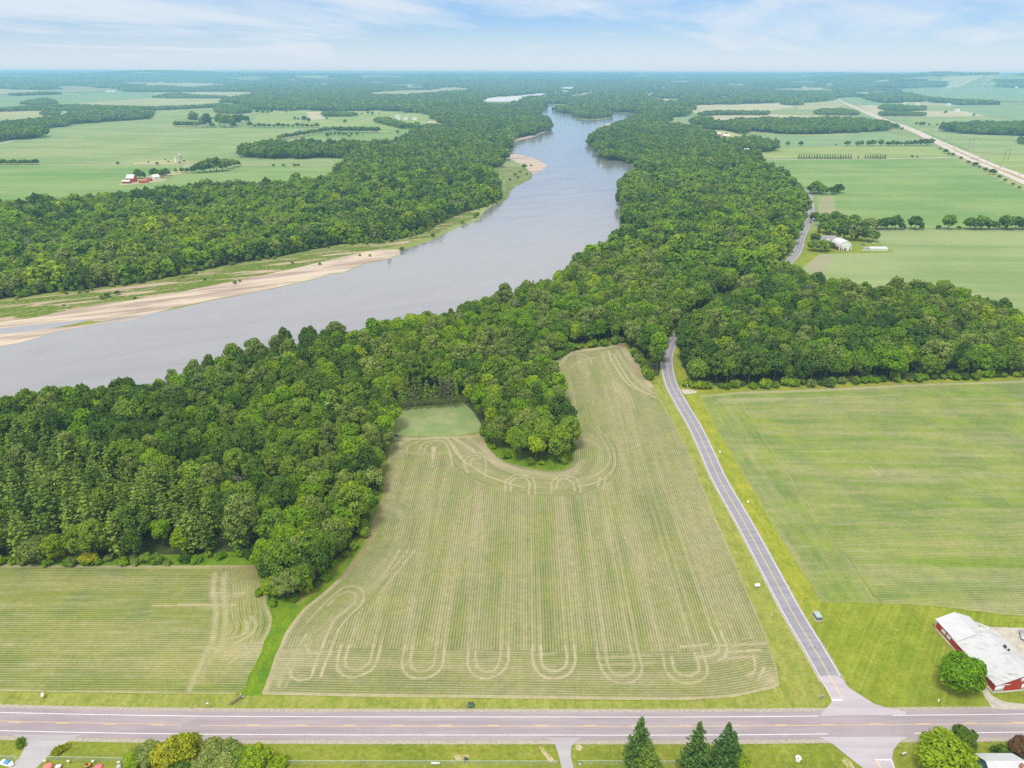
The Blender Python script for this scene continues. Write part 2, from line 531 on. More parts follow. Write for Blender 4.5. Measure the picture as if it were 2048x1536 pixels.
ribbon("road_shoulder", [strip(MAIN, -6.6, 6.7, 0.03)], M_GRAVEL)
road_main = ribbon("main_road", [strip(MAIN, -5.3, 5.3, 0.05)], M_ASPH)
ribbon("road_shoulder", [strip(SIDE[3:], -4.7, 4.3, 0.035)], M_GRAVEL)
road_side = ribbon("side_road", [strip(SIDE[2:], -3.75, 3.75, 0.055)], M_ASPH2)
APRON_N = [(1646, 1424), (1655, 1414), (1663, 1405), (1664, 1397), (1640, 1352), (1676, 1350), (1699, 1376), (1720, 1390), (1749, 1408), (1778, 1417), (1812, 1424), (1812, 1430), (1640, 1432)]
sheet("junction_apron", GP(APRON_N), 0.062, M_APRON)
sheet("south_road", GP([(1640, 1474), (1646, 1478), (1668, 1490), (1698, 1515), (1727, 1537), (1790, 1600), (1850, 1600), (1790, 1536), (1784, 1518), (1787, 1500), (1800, 1483), (1815, 1474)]), 0.062, M_APRON)
M_DRIVE = mat("driveway_asphalt", asphalt((0.33, 0.31, 0.325), (0.40, 0.375, 0.385), (0.45, 0.42, 0.42)), rough=0.95)
sheet("driveway", GP([(20, 1469), (33, 1474), (47, 1485), (48, 1499), (38, 1516), (19, 1534), (-10, 1560), (52, 1560), (73, 1536), (97, 1512), (129, 1488), (148, 1475), (165, 1470)]), 0.062, M_DRIVE)
sheet("driveway", GP([(1090, 1476), (1103, 1481), (1110, 1489), (1118, 1513), (1123, 1536), (1126, 1565), (1150, 1565), (1147, 1536), (1141, 1509), (1143, 1493), (1153, 1482), (1165, 1476)]), 0.062, M_DRIVE)
M_PALE = mat("pale_gravel", lambda t, b: t.mix(t.ramp(t.noise(t.pos(), 0.5, 5, 0.7), 0.35, 0.65), (0.37, 0.335, 0.28), (0.49, 0.455, 0.395)), rough=1)
sheet("field_access", GP([(1361, 779), (1375, 779), (1393, 782), (1393, 786), (1375, 788), (1369, 788)]), 0.045, M_PALE)
sheet("farm_track", GP([(1955, 1365), (1962, 1362), (1985, 1392), (2010, 1404), (2048, 1408), (2100, 1410), (2100, 1418), (2020, 1420), (1985, 1416), (1972, 1398)]), 0.04, M_PALE)

# painted markings of the main road
arc = np.concatenate([[0], np.cumsum(np.linalg.norm(np.diff(MAIN, axis=0), axis=1))])


def cut(line, s0, s1, step=3.0):
    a = np.concatenate([[0], np.cumsum(np.linalg.norm(np.diff(line, axis=0), axis=1))])
    s = np.linspace(s0, s1, max(2, int((s1 - s0) / step)))
    return np.stack([np.interp(s, a, line[:, 0]), np.interp(s, a, line[:, 1])], 1)


def s_at(line, px, py):
    g = G(px, py)
    return float(segdist(np.array([g[0]]), np.array([g[1]]), line)[3][0])


SEND = float(arc[-1])
sL, sR = s_at(MAIN, 1646, 1450), s_at(MAIN, 1797, 1450)
sR2 = s_at(MAIN, 1818, 1450)
wparts = []
for off, a_, b_ in ((-LW, 0, sL), (-LW, sR, SEND), (LW, 0, sL), (LW, sR2, SEND)):
    wparts.append(strip(cut(MAIN, a_, b_), off - 0.09, off + 0.09, 0.066))
ribbon("edge_line", wparts, M_WHITE, parent=road_main, kind=None)
ypl = []
g0, g1 = s_at(MAIN, 361, 1450), s_at(MAIN, 400, 1450)
ypl.append(strip(cut(MAIN, 0, g0), -0.22, -0.08, 0.066))
ypl.append(strip(cut(MAIN, g1, SEND), 0.08, 0.22, 0.066))
s = s_at(MAIN, 18, 1444) % 15.24
while s < SEND - 10:
    e = s + 3.9
    if not (s < g1 and e > g0):
        o = (0.08, 0.26) if s < g0 else (-0.26, -0.08)
        ypl.append(strip(cut(MAIN, s, e, 1.0), o[0], o[1], 0.067))
    s += 15.24
ribbon("centre_line", ypl, M_YELLOW, parent=road_main, kind=None)
s_stop = s_at(SIDE, 1685, 1399)
send = float(np.sum(np.linalg.norm(np.diff(SIDE, axis=0), axis=1)))
ribbon("centre_line", [strip(cut(SIDE, s_stop, send), -0.16, -0.04, 0.070), strip(cut(SIDE, s_stop, send), 0.04, 0.16, 0.070)], M_YELLOW, parent=road_side, kind=None)
sRr = s_at(SIDE, 1672, 1352)
ribbon("edge_line", [strip(cut(SIDE, s_stop, send), -3.62, -3.44, 0.070), strip(cut(SIDE, sRr, send), 3.44, 3.62, 0.070)], M_WHITE, parent=road_side, kind=None)
stop = GP([(1663, 1398.5), (1663, 1401.5), (1685.5, 1401.5), (1684, 1398.5)])
sheet("stop_line", stop, 0.072, M_WHITE, None, road_side)
south = bpy.data.objects.get("south_road")
sheet("stop_line", GP([(1750, 1518.6), (1750, 1520.6), (1783, 1520.6), (1783, 1518.6)]), 0.07, M_WHITE, None, south)
ln = dens(GP([(1752, 1520), (1775, 1560)]), 2)
ribbon("centre_line", [strip(ln, -0.2, -0.05, 0.07), strip(ln, 0.05, 0.2, 0.07)], M_YELLOW, parent=south, kind=None)
ln = dens(GP([(1782, 1520), (1800, 1560)]), 2)
ribbon("edge_line", [strip(ln, -0.09, 0.09, 0.07)], M_WHITE, parent=south, kind=None)
M_TAR = mat("tar_patch", col=(0.13, 0.12, 0.15), rough=0.9)
M_PATCH = mat("worn_patch", lambda t, b: t.mix(t.ramp(t.noise(t.pos(), 0.7, 5, 0.75), 0.45, 0.6), (0.29, 0.275, 0.32), (0.17, 0.16, 0.20)), rough=0.95)
sheet("worn_patch", GP([(1611, 1287), (1650, 1289), (1641, 1297), (1628, 1299), (1615, 1297)]), 0.0585, M_PATCH, None, road_side)
HW1 = dens(GP([(2200, 440), (2048, 365), (1983, 337), (1925, 312), (1870, 284), (1815, 258), (1765, 240.5), (1714, 218), (1685, 204.5), (1668, 196)]), 25)
HW2 = dens(GP([(2200, 425), (2048, 354), (1986, 330), (1938, 309), (1876, 282), (1820, 256.5), (1770, 239), (1718, 217), (1687, 204), (1670, 195.5)]), 25)
M_HW = mat("motorway_concrete", asphalt((0.47, 0.40, 0.35), (0.55, 0.48, 0.42), (0.42, 0.37, 0.34)), rough=0.95)
M_MEDIAN = mat("median_grass", lambda t, b: t.mix(t.ramp(t.noise(t.pos(), 0.02, 5, 0.7), 0.35, 0.65), (0.30, 0.24, 0.11), (0.36, 0.31, 0.15)), rough=1)
v1, f1 = strip(HW1, -16, 16, 0.3)
v2, f2 = strip(HW2, -16, 16, 0.3)
med = np.vstack([HW1, HW2[::-1]])
sheet("motorway_median", med, 0.25, M_MEDIAN)
ribbon("motorway", [strip(HW1, -9, 7, 0.36)], M_HW)
ribbon("motorway", [strip(HW2, -7, 9, 0.36)], M_HW)
LANE = dens(GP([(1505, 319), (1600, 319), (1700, 318.5), (1800, 317), (1915, 314.5), (1960, 312)]), 20)
ribbon("gravel_lane", [strip(LANE, -4.5, 4.5, 0.3)], M_PALE)
FARLANE = dens(GP([(100, 330), (240, 329.5), (400, 330), (560, 330.5), (672, 330.5)]), 20)
ribbon("gravel_lane", [strip(FARLANE, -3.0, 3.0, 0.3)], M_PALE)
ribbon("gravel_lane", [strip(dens(GP([(338, 346), (356, 338), (378, 331)]), 10), -3.0, 3.0, 0.3)], M_PALE)
ribbon("gravel_lane", [strip(dens(GP([(-60, 294), (0, 287), (30, 280), (50, 276)]), 10), -5.0, 5.0, 0.3)], M_PALE)
ribbon("driveway", [strip(dens(GP([(1603, 490), (1620, 490)]), 4), -2.0, 2.0, 0.05)], M_PALE)

# ------------------------------------------------------------------ near fields
def crop_material(name, crop1, crop2, soil1, soil2, period, gap=0.5, streak=(0.02, 0.35), streak_amt=0.6, mott=0.03):
    def f(t, b):
        p = t.pos()
        u, v, so = t.attr("u"), t.attr("v"), t.attr("soil")
        uv = t.n("ShaderNodeCombineXYZ", inp={0: u, 1: v, 2: 0.0}).outputs[0]
        fr = t.math("FRACT", t.math("DIVIDE", u, period))
        tri = t.math("MULTIPLY", t.math("ABSOLUTE", t.math("SUBTRACT", fr, 0.5)), 2.0)
        big = t.noise(p, mott, 5, 0.6)
        st = t.noise(t.vmul(uv, (streak[1], streak[0], 1)), 1.0, 4, 0.6)
        fine = t.noise(p, 2.2, 4, 0.75)
        patch = t.noise(t.vmul(uv, (0.9, 0.09, 1)), 1.0, 4, 0.7)
        w = t.math("ADD", gap, t.math("MULTIPLY", t.math("SUBTRACT", st, 0.5), streak_amt))
        w = t.math("ADD", w, t.math("MULTIPLY", t.math("SUBTRACT", big, 0.5), 0.55))
        w = t.math("ADD", w, t.math("MULTIPLY", t.math("SUBTRACT", fine, 0.5), 0.7))
        w = t.math("ADD", w, t.math("MULTIPLY", t.math("SUBTRACT", patch, 0.5), 0.5))
        g = t.n("ShaderNodeMapRange", inp={"Value": t.math("SUBTRACT", tri, w), "From Min": -0.56, "From Max": 0.56})
        bare = t.math("MULTIPLY", so, t.math("ADD", 0.50, t.math("MULTIPLY", fine, 0.9)), clamp=True)
        bare = t.math("MULTIPLY", bare, t.math("ADD", 0.30, t.math("MULTIPLY", patch, 1.15)), clamp=True)
        bare = t.math("MULTIPLY", bare, t.math("ADD", 0.62, t.math("MULTIPLY", g.outputs[0], 0.5)), clamp=True)
        dry = t.noise(t.vmul(uv, (0.11, 0.006, 1)), 1.0, 5, 0.66, 0.3)
        dk = t.math("MULTIPLY", t.math("SUBTRACT", t.ramp(dry, 0.30, 0.72), 0.45), 0.42)
        k = t.math("MAXIMUM", t.math("ADD", t.math("MULTIPLY", g.outputs[0], 0.88), dk, None, True), bare)
        hue = t.noise(p, mott * 1.7, 4, 0.65)
        crop = t.mix(t.ramp(hue, 0.35, 0.65), crop1, crop2)
        soil = t.mix(t.ramp(t.noise(p, 0.5, 4, 0.7), 0.3, 0.7), soil1, soil2)
        red = t.attr("red")
        soil = t.mix(red, soil, (0.29, 0.165, 0.115))
        bp = t.n("ShaderNodeBump", inp={"Strength": 0.5, "Distance": 0.35, "Height": t.math("SUBTRACT", 1.0, k)})
        t.t.links.new(bp.outputs[0], b.inputs["Normal"])
        return t.grain(t.mix(t.math("MULTIPLY", bare, 0.6), t.mix(k, crop, soil), t.mix(red, (0.52, 0.435, 0.30), (0.31, 0.20, 0.14))), p, 0.62, 1.1, 0.90)
    return mat(name, f, rough=1.0, spec=0.05)


M_CORN = crop_material("soybean_rows", (0.125, 0.175, 0.045), (0.175, 0.215, 0.040), (0.34, 0.295, 0.165), (0.43, 0.37, 0.235), 1.07, 0.47)
M_BEAN = crop_material("soybean_rows_dense", (0.085, 0.185, 0.020), (0.175, 0.268, 0.014), (0.33, 0.29, 0.15), (0.41, 0.355, 0.22), 1.07, 0.60, (0.012, 0.30), 0.75, 0.022)
M_BEAN2 = crop_material("soybean_rows_left", (0.110, 0.175, 0.032), (0.18, 0.225, 0.028), (0.36, 0.32, 0.15), (0.44, 0.38, 0.22), 1.07, 0.66, (0.012, 0.30), 0.7, 0.03)


def soil_tracks(x, y, tracks, step=2.0):
    """bare-soil amount from wheel tracks: [(photo points, half width m, strength)]"""
    s = np.zeros_like(x)
    for pts, hw, k in tracks:
        hw = hw * .74 if hw <= 1.0 else hw * .9
        ln = dens(GP(pts), step)
        m = (x > ln[:, 0].min() - 4 * hw) & (x < ln[:, 0].max() + 4 * hw) & (y > ln[:, 1].min() - 4 * hw) & (y < ln[:, 1].max() + 4 * hw)
        if not m.any():
            continue
        d, _, _, a = segdist(x[m], y[m], ln)
        kk = k if not isinstance(k, tuple) else k[0] + (k[1] - k[0]) * (a / (a.max() + 1e-6))
        s[m] = np.maximum(s[m], kk * np.clip(1.25 - (d / hw) ** 2 * 0.8, 0, 1))
    return s


def blob(x, y, px, py, rx, ry, k):
    c = G(px, py)
    return k * np.exp(-((x - c[0]) / rx) ** 2 - ((y - c[1]) / ry) ** 2)


LEDGE = [(788, 873), (781, 895), (775, 930), (768, 970), (763, 1000), (744, 1046), (728, 1093), (706, 1120), (679, 1156), (646, 1186), (608, 1216), (586, 1243), (569, 1268), (561, 1290), (550, 1314), (537, 1353), (523, 1389)]
BOTTOM = [(523, 1389), (700, 1393), (960, 1396), (1110, 1398), (1260, 1400), (1379, 1400), (1469, 1394), (1547, 1377), (1560, 1370)]
REDGE = [(1560, 1370), (1553, 1334), (1526, 1254), (1499, 1194), (1469, 1122), (1436, 1047), (1400, 960), (1373, 897), (1353, 857), (1333, 822), (1314, 789), (1305, 770), (1283, 737), (1263, 712), (1247, 687)]
TOP = [(1247, 687), (1198, 694), (1154, 700), (1125, 709), (1110, 724)]
FINGER_W = [(1110, 724), (1112, 752), (1120, 785), (1132, 825), (1144, 865), (1148, 900)]
PROM = [(1148, 900), (1146, 922), (1138, 934), (1122, 941), (1090, 941), (1051, 934), (1016, 925), (993, 912), (975, 895), (964, 868)]
CLEAR = [(964, 868), (920, 872), (860, 873), (788, 873)]
MF = GP(LEDGE + BOTTOM[1:] + REDGE[1:] + TOP[1:] + FINGER_W[1:] + PROM[1:] + CLEAR[1:-1])
x, y, F = grid_field(MF, 0.55, 0.04)
HEAD = math.atan2(1050 - 1024, FPX * math.cos(PITCH) + (768 - YINF) * math.sin(PITCH))
u = x * math.cos(HEAD) - y * math.sin(HEAD)
v = x * math.sin(HEAD) + y * math.cos(HEAD)
d_left, _, _, a_left = segdist(x, y, dens(GP(LEDGE[5:]), 4))
d_bot, _, _, a_bot = segdist(x, y, dens(GP(BOTTOM), 4))
d_prom, _, _, a_prom = segdist(x, y, dens(GP(PROM + CLEAR[1:2]), 3))
d_top, _, _, a_top = segdist(x, y, dens(GP(TOP), 4))
yl = GP([(0, 1290)])[0][1]
mb = (d_bot < 21.0) & (d_left > 1)
mp = (d_prom < 23.5) & ~mb
ml = (d_left < 19) & ~mb
mt = (d_top < 8)
for m_, dd, ar in ((ml, d_left, a_left), (mp, d_prom, a_prom), (mt, d_top, a_top), (mb, d_bot, a_bot)):
    u[m_], v[m_] = dd[m_], ar[m_]
T = []
A = lambda pts, hw=0.62, k=1.0: T.append((pts, hw, k))
# U-turn loops along the near headland
A([(698, 1290), (690, 1323), (692, 1334), (706, 1340), (722, 1339), (739, 1325), (747, 1290)])
A([(683, 1290), (675, 1320), (675, 1339), (687, 1351), (705, 1355), (731, 1347), (750, 1332), (762, 1290)])
A([(826, 1290), (821, 1320), (821, 1334), (835, 1343), (854, 1342), (867, 1331), (873, 1290)], 0.6, 0.85)
A([(810, 1290), (803, 1328), (813, 1350), (835, 1357), (862, 1353), (884, 1334), (889, 1290)])
A([(952, 1290), (951, 1318), (955, 1334), (963, 1342), (987, 1342), (999, 1322), (1002, 1292)], 0.6, 0.9)
A([(937, 1290), (936, 1331), (946, 1350), (965, 1358), (993, 1352), (1015, 1328), (1017, 1292)])
A([(1081, 1292), (1083, 1319), (1089, 1337), (1107, 1343), (1128, 1336), (1134, 1319), (1131, 1292)], 0.7, 1.1)
A([(1065, 1290), (1066, 1325), (1080, 1349), (1107, 1358), (1137, 1349), (1150, 1325), (1148, 1292)], 0.7, 1.1)
A([(1211, 1295), (1216, 1331), (1230, 1349), (1248, 1353), (1264, 1346), (1269, 1328), (1260, 1292)], 0.6, 0.85)
A([(1194, 1295), (1200, 1331), (1218, 1358), (1248, 1367), (1275, 1358), (1284, 1337), (1275, 1298)], 0.6, 0.9)
A([(1343, 1313), (1349, 1340), (1364, 1351), (1382, 1352), (1397, 1343), (1396, 1325), (1385, 1295)], 0.6, 0.95)
A([(1325, 1310), (1334, 1346), (1355, 1363), (1382, 1367), (1406, 1358), (1415, 1340), (1403, 1298)], 0.6, 0.9)
A([(1421, 1254), (1436, 1286), (1436, 1304), (1418, 1312), (1391, 1315)], 0.7, 1)
A([(1439, 1260), (1454, 1295), (1448, 1316), (1436, 1321)], 0.7, 1)
A([(1508, 1310), (1510, 1340), (1496, 1351)]); A([(1529, 1335), (1517, 1358)])
for py, xa, xb, k in ((1292, 1361, 1415, 0.9), (1290, 1430, 1530, 0.8), (1303, 1451, 1520, 1.0), (1316, 1440, 1517, 0.8), (1314, 1194, 1300, 0.6), (1328, 1205, 1310, 0.5), (1309, 1070, 1110, 0.45), (1321, 945, 990, 0.3)):
    A([(xa, py + 2), (xb, py - 3)], 0.8, k)
# the legs fading up the field
for xb, yb, ln, k in ((747, 1290, 60, .5), (762, 1290, 60, .5), (826, 1290, 120, .45), (810, 1290, 110, .4), (873, 1290, 150, .5), (889, 1290, 150, .45), (952, 1290, 140, .4), (1002, 1292, 170, .45), (1017, 1292, 220, .45), (1065, 1290, 300, .6), (1081, 1292, 250, .5), (1131, 1292, 320, .6),
                      (1148, 1292, 300, .55), (1194, 1295, 180, .5), (1211, 1295, 380, .55), (1260, 1292, 330, .6), (1275, 1298, 420, .6), (1325, 1310, 200, .5), (1385, 1295, 420, .65), (1403, 1298, 420, .6), (1421, 1254, 330, .6), (1439, 1260, 300, .5)):
    xt = xb + (1050 - xb) * (ln / (yb - YINF))
    A([(xb, yb), ((xb + xt) / 2, yb - ln / 2), (xt, yb - ln)], 0.7, (k, 0.12))
# left hook
A([(640, 1355), (662, 1298), (679, 1257), (701, 1230), (722, 1210), (728, 1191), (722, 1178), (706, 1172), (690, 1174), (668, 1189), (640, 1216), (613, 1246)], 0.7, (1.1, 0.5))
A([(621, 1355), (646, 1290), (657, 1262), (673, 1235), (698, 1216), (713, 1197), (709, 1186), (695, 1183), (679, 1189), (655, 1212)], 0.7, (1.1, 0.5))
A([(580, 1336), (583, 1355), (597, 1361), (619, 1358)]); A([(610, 1290), (619, 1305), (638, 1309)])
A([(553, 1302), (600, 1304), (679, 1303)], 0.6, 0.6); A([(548, 1318), (600, 1318), (640, 1318)], 0.7, 0.8)
A([(829, 1101), (796, 1142), (761, 1186)], 0.8, (0.7, 0.4)); A([(815, 1101), (786, 1138), (750, 1176)], 0.7, (0.8, 0.3)); A([(799, 1101), (769, 1148), (733, 1180)], 0.7, (0.8, 0.3))
A([(760, 1195), (735, 1225), (705, 1270)], 0.6, 0.45)
A([(557, 1372), (566, 1345), (582, 1320), (596, 1295), (612, 1270)], 0.9, 0.7); A([(570, 1375), (585, 1340), (600, 1310)], 0.7, 0.6)
A([(600, 1290), (625, 1268), (648, 1252)], 0.7, 0.5)
# promontory arcs and arches
A([(899, 883), (911, 904), (926, 921), (949, 936), (978, 953), (1022, 968), (1049, 975)], 0.8, 1.0)
A([(926, 930), (934, 915), (955, 911), (972, 924), (969, 956)], 0.6, 0.8); A([(940, 930), (945, 918), (960, 918)], 0.8, 0.8)
A([(1022, 982), (1022, 962), (1037, 955), (1051, 956), (1059, 968), (1057, 989)], 0.65, 1.0)
A([(1010, 982), (1012, 962), (1031, 950), (1057, 952), (1069, 965), (1070, 989)], 0.65, 0.9)
A([(1113, 977), (1116, 962), (1131, 958), (1145, 964), (1150, 982)], 0.65, 1.0)
A([(1103, 985), (1104, 964), (1122, 952), (1148, 955), (1160, 968), (1161, 986)], 0.65, 0.9)
A([(1190, 850), (1215, 878), (1227, 904), (1230, 927), (1219, 948), (1192, 965), (1157, 974)], 0.7, (0.3, 1.0))
A([(1180, 850), (1205, 878), (1218, 905), (1218, 925), (1200, 945), (1175, 957)], 0.7, (0.3, 0.9))
A([(1195, 975), (1200, 955)], 0.8, 0.8); A([(1206, 978), (1211, 958)], 0.8, 0.7)
for o in (0, 9, 20):
    A([(964 - o * .3, 884 + o), (990, 918 + o * .6), (1020, 933 + o * .55), (1060, 943 + o * .55), (1110, 948 + o * .5), (1145, 940 + o * .6), (1165, 920 + o * .5)], 1.6 if o < 10 else .9, (1.0, 0.5))
A([(797, 900), (803, 886), (823, 879), (858, 876), (888, 874), (905, 889), (923, 915), (935, 945)], 0.8, 0.9)
A([(838, 901), (844, 889), (864, 882), (888, 883), (899, 904), (905, 930)], 0.7, 0.9); A([(812, 905), (818, 890), (840, 882)], 0.7, 0.7); A([(848, 905), (852, 892), (868, 886)], 0.7, 0.7)
A([(905, 874), (930, 890), (950, 905)], 1.6, 0.9); A([(930, 872), (950, 885), (975, 905)], 1.6, 0.9)
A([(792, 903), (850, 908), (895, 905)], 2.0, 0.35); A([(790, 878), (860, 877), (960, 872)], 1.3, 0.75)
# finger top
A([(1125, 728), (1139, 710), (1166, 709), (1180, 719), (1184, 732)], 0.8, 0.9); A([(1118, 735), (1128, 716), (1150, 703)], 0.8, 0.8)
A([(1150, 726), (1170, 718), (1200, 714), (1235, 706)], 0.8, 0.8); A([(1140, 735), (1165, 724), (1190, 716)], 0.7, 0.6)
A([(1216, 702), (1224, 722), (1242, 751), (1262, 772), (1298, 789), (1312, 795)], 0.9, 1.0)
A([(1205, 706), (1212, 728), (1228, 760), (1243, 785)], 0.8, (0.8, 0.3)); A([(1228, 708), (1244, 738), (1262, 765), (1290, 785), (1310, 786)], 1.0, 0.9)
A([(1150, 703), (1198, 697), (1245, 691)], 2.6, 0.9); A([(1245, 692), (1262, 716), (1283, 742), (1303, 772)], 3.6, 0.95)
A([(1232, 700), (1252, 730), (1272, 758), (1300, 782)], 1.8, 0.6)
for k_ in range(6):
    xa = 1225 + k_ * 7
    A([(xa, 760 + k_ * 5), (xa + 8, 785 + k_ * 6)], 0.5, 0.7)
so = soil_tracks(x, y, T)
so = np.maximum(so, soil_tracks(x, y, [(LEDGE[8:] , 2.0, 0.9), (LEDGE[:9], 1.1, 0.7), (BOTTOM, 1.3, 0.95), (REDGE[:12], 0.9, 0.6)]))
wed = GP([(862, 893), (873, 893), (866, 934)])
so[inpoly(x, y, wed)] = 1.0
for b_ in ((590, 1310, 10, 7, .55), (560, 1340, 5, 6, .5), (1545, 1365, 4, 5, .8), (620, 1290, 9, 8, .3), (960, 900, 8, 9, .55), (1440, 1310, 9, 5, .4), (1260, 735, 7, 20, .3)):
    so = np.maximum(so, blob(x, y, *b_))
red = np.maximum.reduce([blob(x, y, 1246, 690, 9, 6, 1.0), blob(x, y, 1280, 735, 5, 22, 0.7), blob(x, y, 955, 880, 9, 6, .4), soil_tracks(x, y, [(LEDGE[2:9], 2.2, 0.8)])])
so = np.maximum(so, red * 0.8)
field_main = mesh_obj("crop_field", np.stack([x, y, np.full_like(x, 0.04)], 1), F, M_CORN, kind="structure", attrs={"u": ("POINT", u), "v": ("POINT", v), "soil": ("POINT", so), "red": ("POINT", red)})

# left field
LF = GP([(-420, 1142), (0, 1129), (200, 1131), (400, 1131), (480, 1130), (516, 1130), (528, 1145), (534, 1170), (533, 1205), (545, 1238), (540, 1262), (528, 1283), (524, 1302), (510, 1330), (497, 1352), (490, 1375), (470, 1388), (300, 1387), (100, 1384), (0, 1382), (-420, 1372)])
x, y, F = grid_field(LF, 0.7, 0.04)
u = y + 0.0 * x
v = x.copy()
LR = dens(GP([(516, 1130), (528, 1145), (534, 1170), (533, 1205), (545, 1238), (540, 1262), (528, 1283)]), 3)
dl, _, _, al = segdist(x, y, LR)
m_ = (dl < 13.5) & (y > G(500, 1290)[1])
u[m_], v[m_] = dl[m_], al[m_]
T = []
A([(430, 1148), (426, 1183), (432, 1217), (428, 1267), (417, 1298), (392, 1350), (375, 1390)], 1.3, (1.0, 0.6))
A([(449, 1146), (447, 1183), (451, 1233), (445, 1283), (422, 1321), (400, 1360)], 1.4, (1.0, 0.45))
A([(490, 1242), (495, 1250), (492, 1265), (478, 1273), (455, 1279)], 0.7, 1); A([(500, 1233), (512, 1246), (505, 1267), (490, 1277), (470, 1286)], 0.8, 1)
for xx in (462, 472, 487, 497, 508, 519):
    A([(xx - 4, 1160), (xx, 1200), (xx + 2, 1250), (xx - 8, 1290)], 0.8, 0.55)
for py, xa, xb, k in ((1186, 420, 490, 1), (1192, 420, 480, .8), (1178, 425, 470, .6), (1155, 430, 480, .6), (1295, 380, 500, .8), (1302, 430, 525, .9), (1312, 440, 530, .7), (1288, 445, 525, .8), (1318, 440, 500, .5), (1231, 300, 440, .3), (1240, 395, 440, .3)):
    A([(xa, py), ((xa + xb) / 2, py + 1), (xb, py)], 0.8, k)
A([(520, 1297), (500, 1305), (470, 1317), (460, 1326)], 0.7, 0.9); A([(470, 1300), (495, 1293), (505, 1280)], 0.7, 0.9); A([(485, 1310), (505, 1297), (520, 1285)], 0.7, 0.9)
so = soil_tracks(x, y, T)
for _ in range(90):
    px, py = rng.uniform(-100, 470), rng.uniform(1145, 1375)
    so = np.maximum(so, blob(x, y, px, py, rng.uniform(3, 10), rng.uniform(0.5, 0.9), rng.uniform(0.2, 0.55)))
so = np.maximum(so, soil_tracks(x, y, [([(-420, 1372), (0, 1382), (300, 1387), (470, 1388)], 0.9, 0.9), ([(-420, 1143), (0, 1130), (300, 1132), (516, 1131)], 2.2, 0.75), ([(528, 1145), (534, 1170), (533, 1205), (545, 1238), (540, 1262), (528, 1283)], 1.8, 0.8)]))
so[inpoly(x, y, GP([(290, 1211), (380, 1208), (471, 1207), (471, 1214), (380, 1212.5)]))] = 1
so = np.maximum(so, np.maximum(blob(x, y, 500, 1300, 11, 6, .8), blob(x, y, 485, 1180, 12, 9, .45)))
so = np.maximum(so, blob(x, y, 16, 1290, 4, 0.9, .9))
red = np.maximum(blob(x, y, 515, 1136, 8, 7, 1.0), blob(x, y, 470, 1142, 8, 4, .5))
so = np.maximum(so, red * .75)
mesh_obj("crop_field", np.stack([x, y, np.full_like(x, 0.04)], 1), F, M_BEAN2, kind="structure", attrs={"u": ("POINT", u), "v": ("POINT", v), "soil": ("POINT", so), "red": ("POINT", red)})

# right field
REL = [(1399, 792), (1417, 827), (1443, 873), (1465, 910), (1494, 959), (1560, 1074), (1597, 1130), (1642, 1204)]
RF = GP(REL + [(1700, 1204), (1770, 1206), (1860, 1211), (1930, 1219), (2000, 1228), (2048, 1232), (2420, 1270), (2420, 742), (2200, 748), (2048, 760), (1900, 765), (1800, 769), (1700, 775), (1600, 779), (1480, 783)])
x, y, F = grid_field(RF, 0.8, 0.04)
slope = math.radians(-1.5)
u = -x * math.sin(slope) + y * math.cos(slope)
v = x.copy()
rl = dens(GP([(1375, 745)] + REL), 5)
dr, _, _, ar = segdist(x, y, rl)
m_ = dr < 23
u[m_], v[m_] = dr[m_], ar[m_]
so = np.zeros_like(x)
edge2 = dens(GP([(1482, 804), (1510, 850), (1560, 925), (1600, 985), (1650, 1058), (1697, 1124), (1712, 1204)]), 5)
so = soil_tracks(x, y, [([(1482, 804), (1510, 850), (1560, 925), (1600, 985), (1650, 1058), (1697, 1124), (1712, 1204)], 0.6, 0.5),
                        ([(1400, 792), (1480, 786), (1600, 782), (1800, 772), (2048, 763)], 2.2, 0.75), ([(1430, 806), (1520, 803), (1640, 796), (1800, 790)], 1.2, 0.5), ([(1440, 800), (1500, 799), (1560, 797)], 2.5, 0.6),
                        ([(1642, 1203), (1770, 1206), (1860, 1211), (1930, 1219), (2048, 1232), (2300, 1257)], 0.7, 0.7), (REL, 0.8, 0.45),
                        ([(1620, 1158), (1690, 1160), (1760, 1170)], 0.7, 0.6), ([(1690, 1104), (1760, 1102), (1830, 1100)], 0.7, 0.5), ([(1640, 1120), (1660, 1155), (1690, 1180)], 0.7, 0.5)])
for _ in range(260):
    px, py = rng.uniform(1480, 2200), rng.uniform(785, 1215)
    so = np.maximum(so, blob(x, y, px, py, rng.uniform(5, 26), rng.uniform(0.6, 2.4), rng.uniform(0.15, 0.5)))
for b_ in ((1755, 945, 18, 4, .45), (1830, 960, 20, 4, .55), (1870, 1050, 22, 5, .5), (1760, 1168, 9, 2, .8), (1900, 1160, 40, 3, .5), (1880, 1140, 50, 2, .45), (1700, 990, 8, 24, .25), (1780, 1150, 20, 2, .35), (1550, 990, 7, 9, .35), (1590, 1035, 6, 9, .4)):
    so = np.maximum(so, blob(x, y, *b_))
for b_ in ((1550, 832, 20, 7, .6), (1720, 985, 40, 7, .5), (1950, 850, 60, 14, .6), (1780, 1060, 38, 12, .55), (2010, 1095, 30, 8, .6), (1640, 850, 60, 10, .4), (1690, 1180, 40, 7, .6), (1660, 1110, 8, 10, .5)):
    so -= blob(x, y, *b_)
so[inpoly(x, y, GP([(1737, 930), (1742, 933), (1765, 953), (1758, 953), (1748, 943)]))] = 0.9
mesh_obj("crop_field", np.stack([x, y, np.full_like(x, 0.04)], 1), F, M_BEAN, kind="structure", attrs={"u": ("POINT", u), "v": ("POINT", v), "soil": ("POINT", so), "red": ("POINT", np.zeros_like(x))})


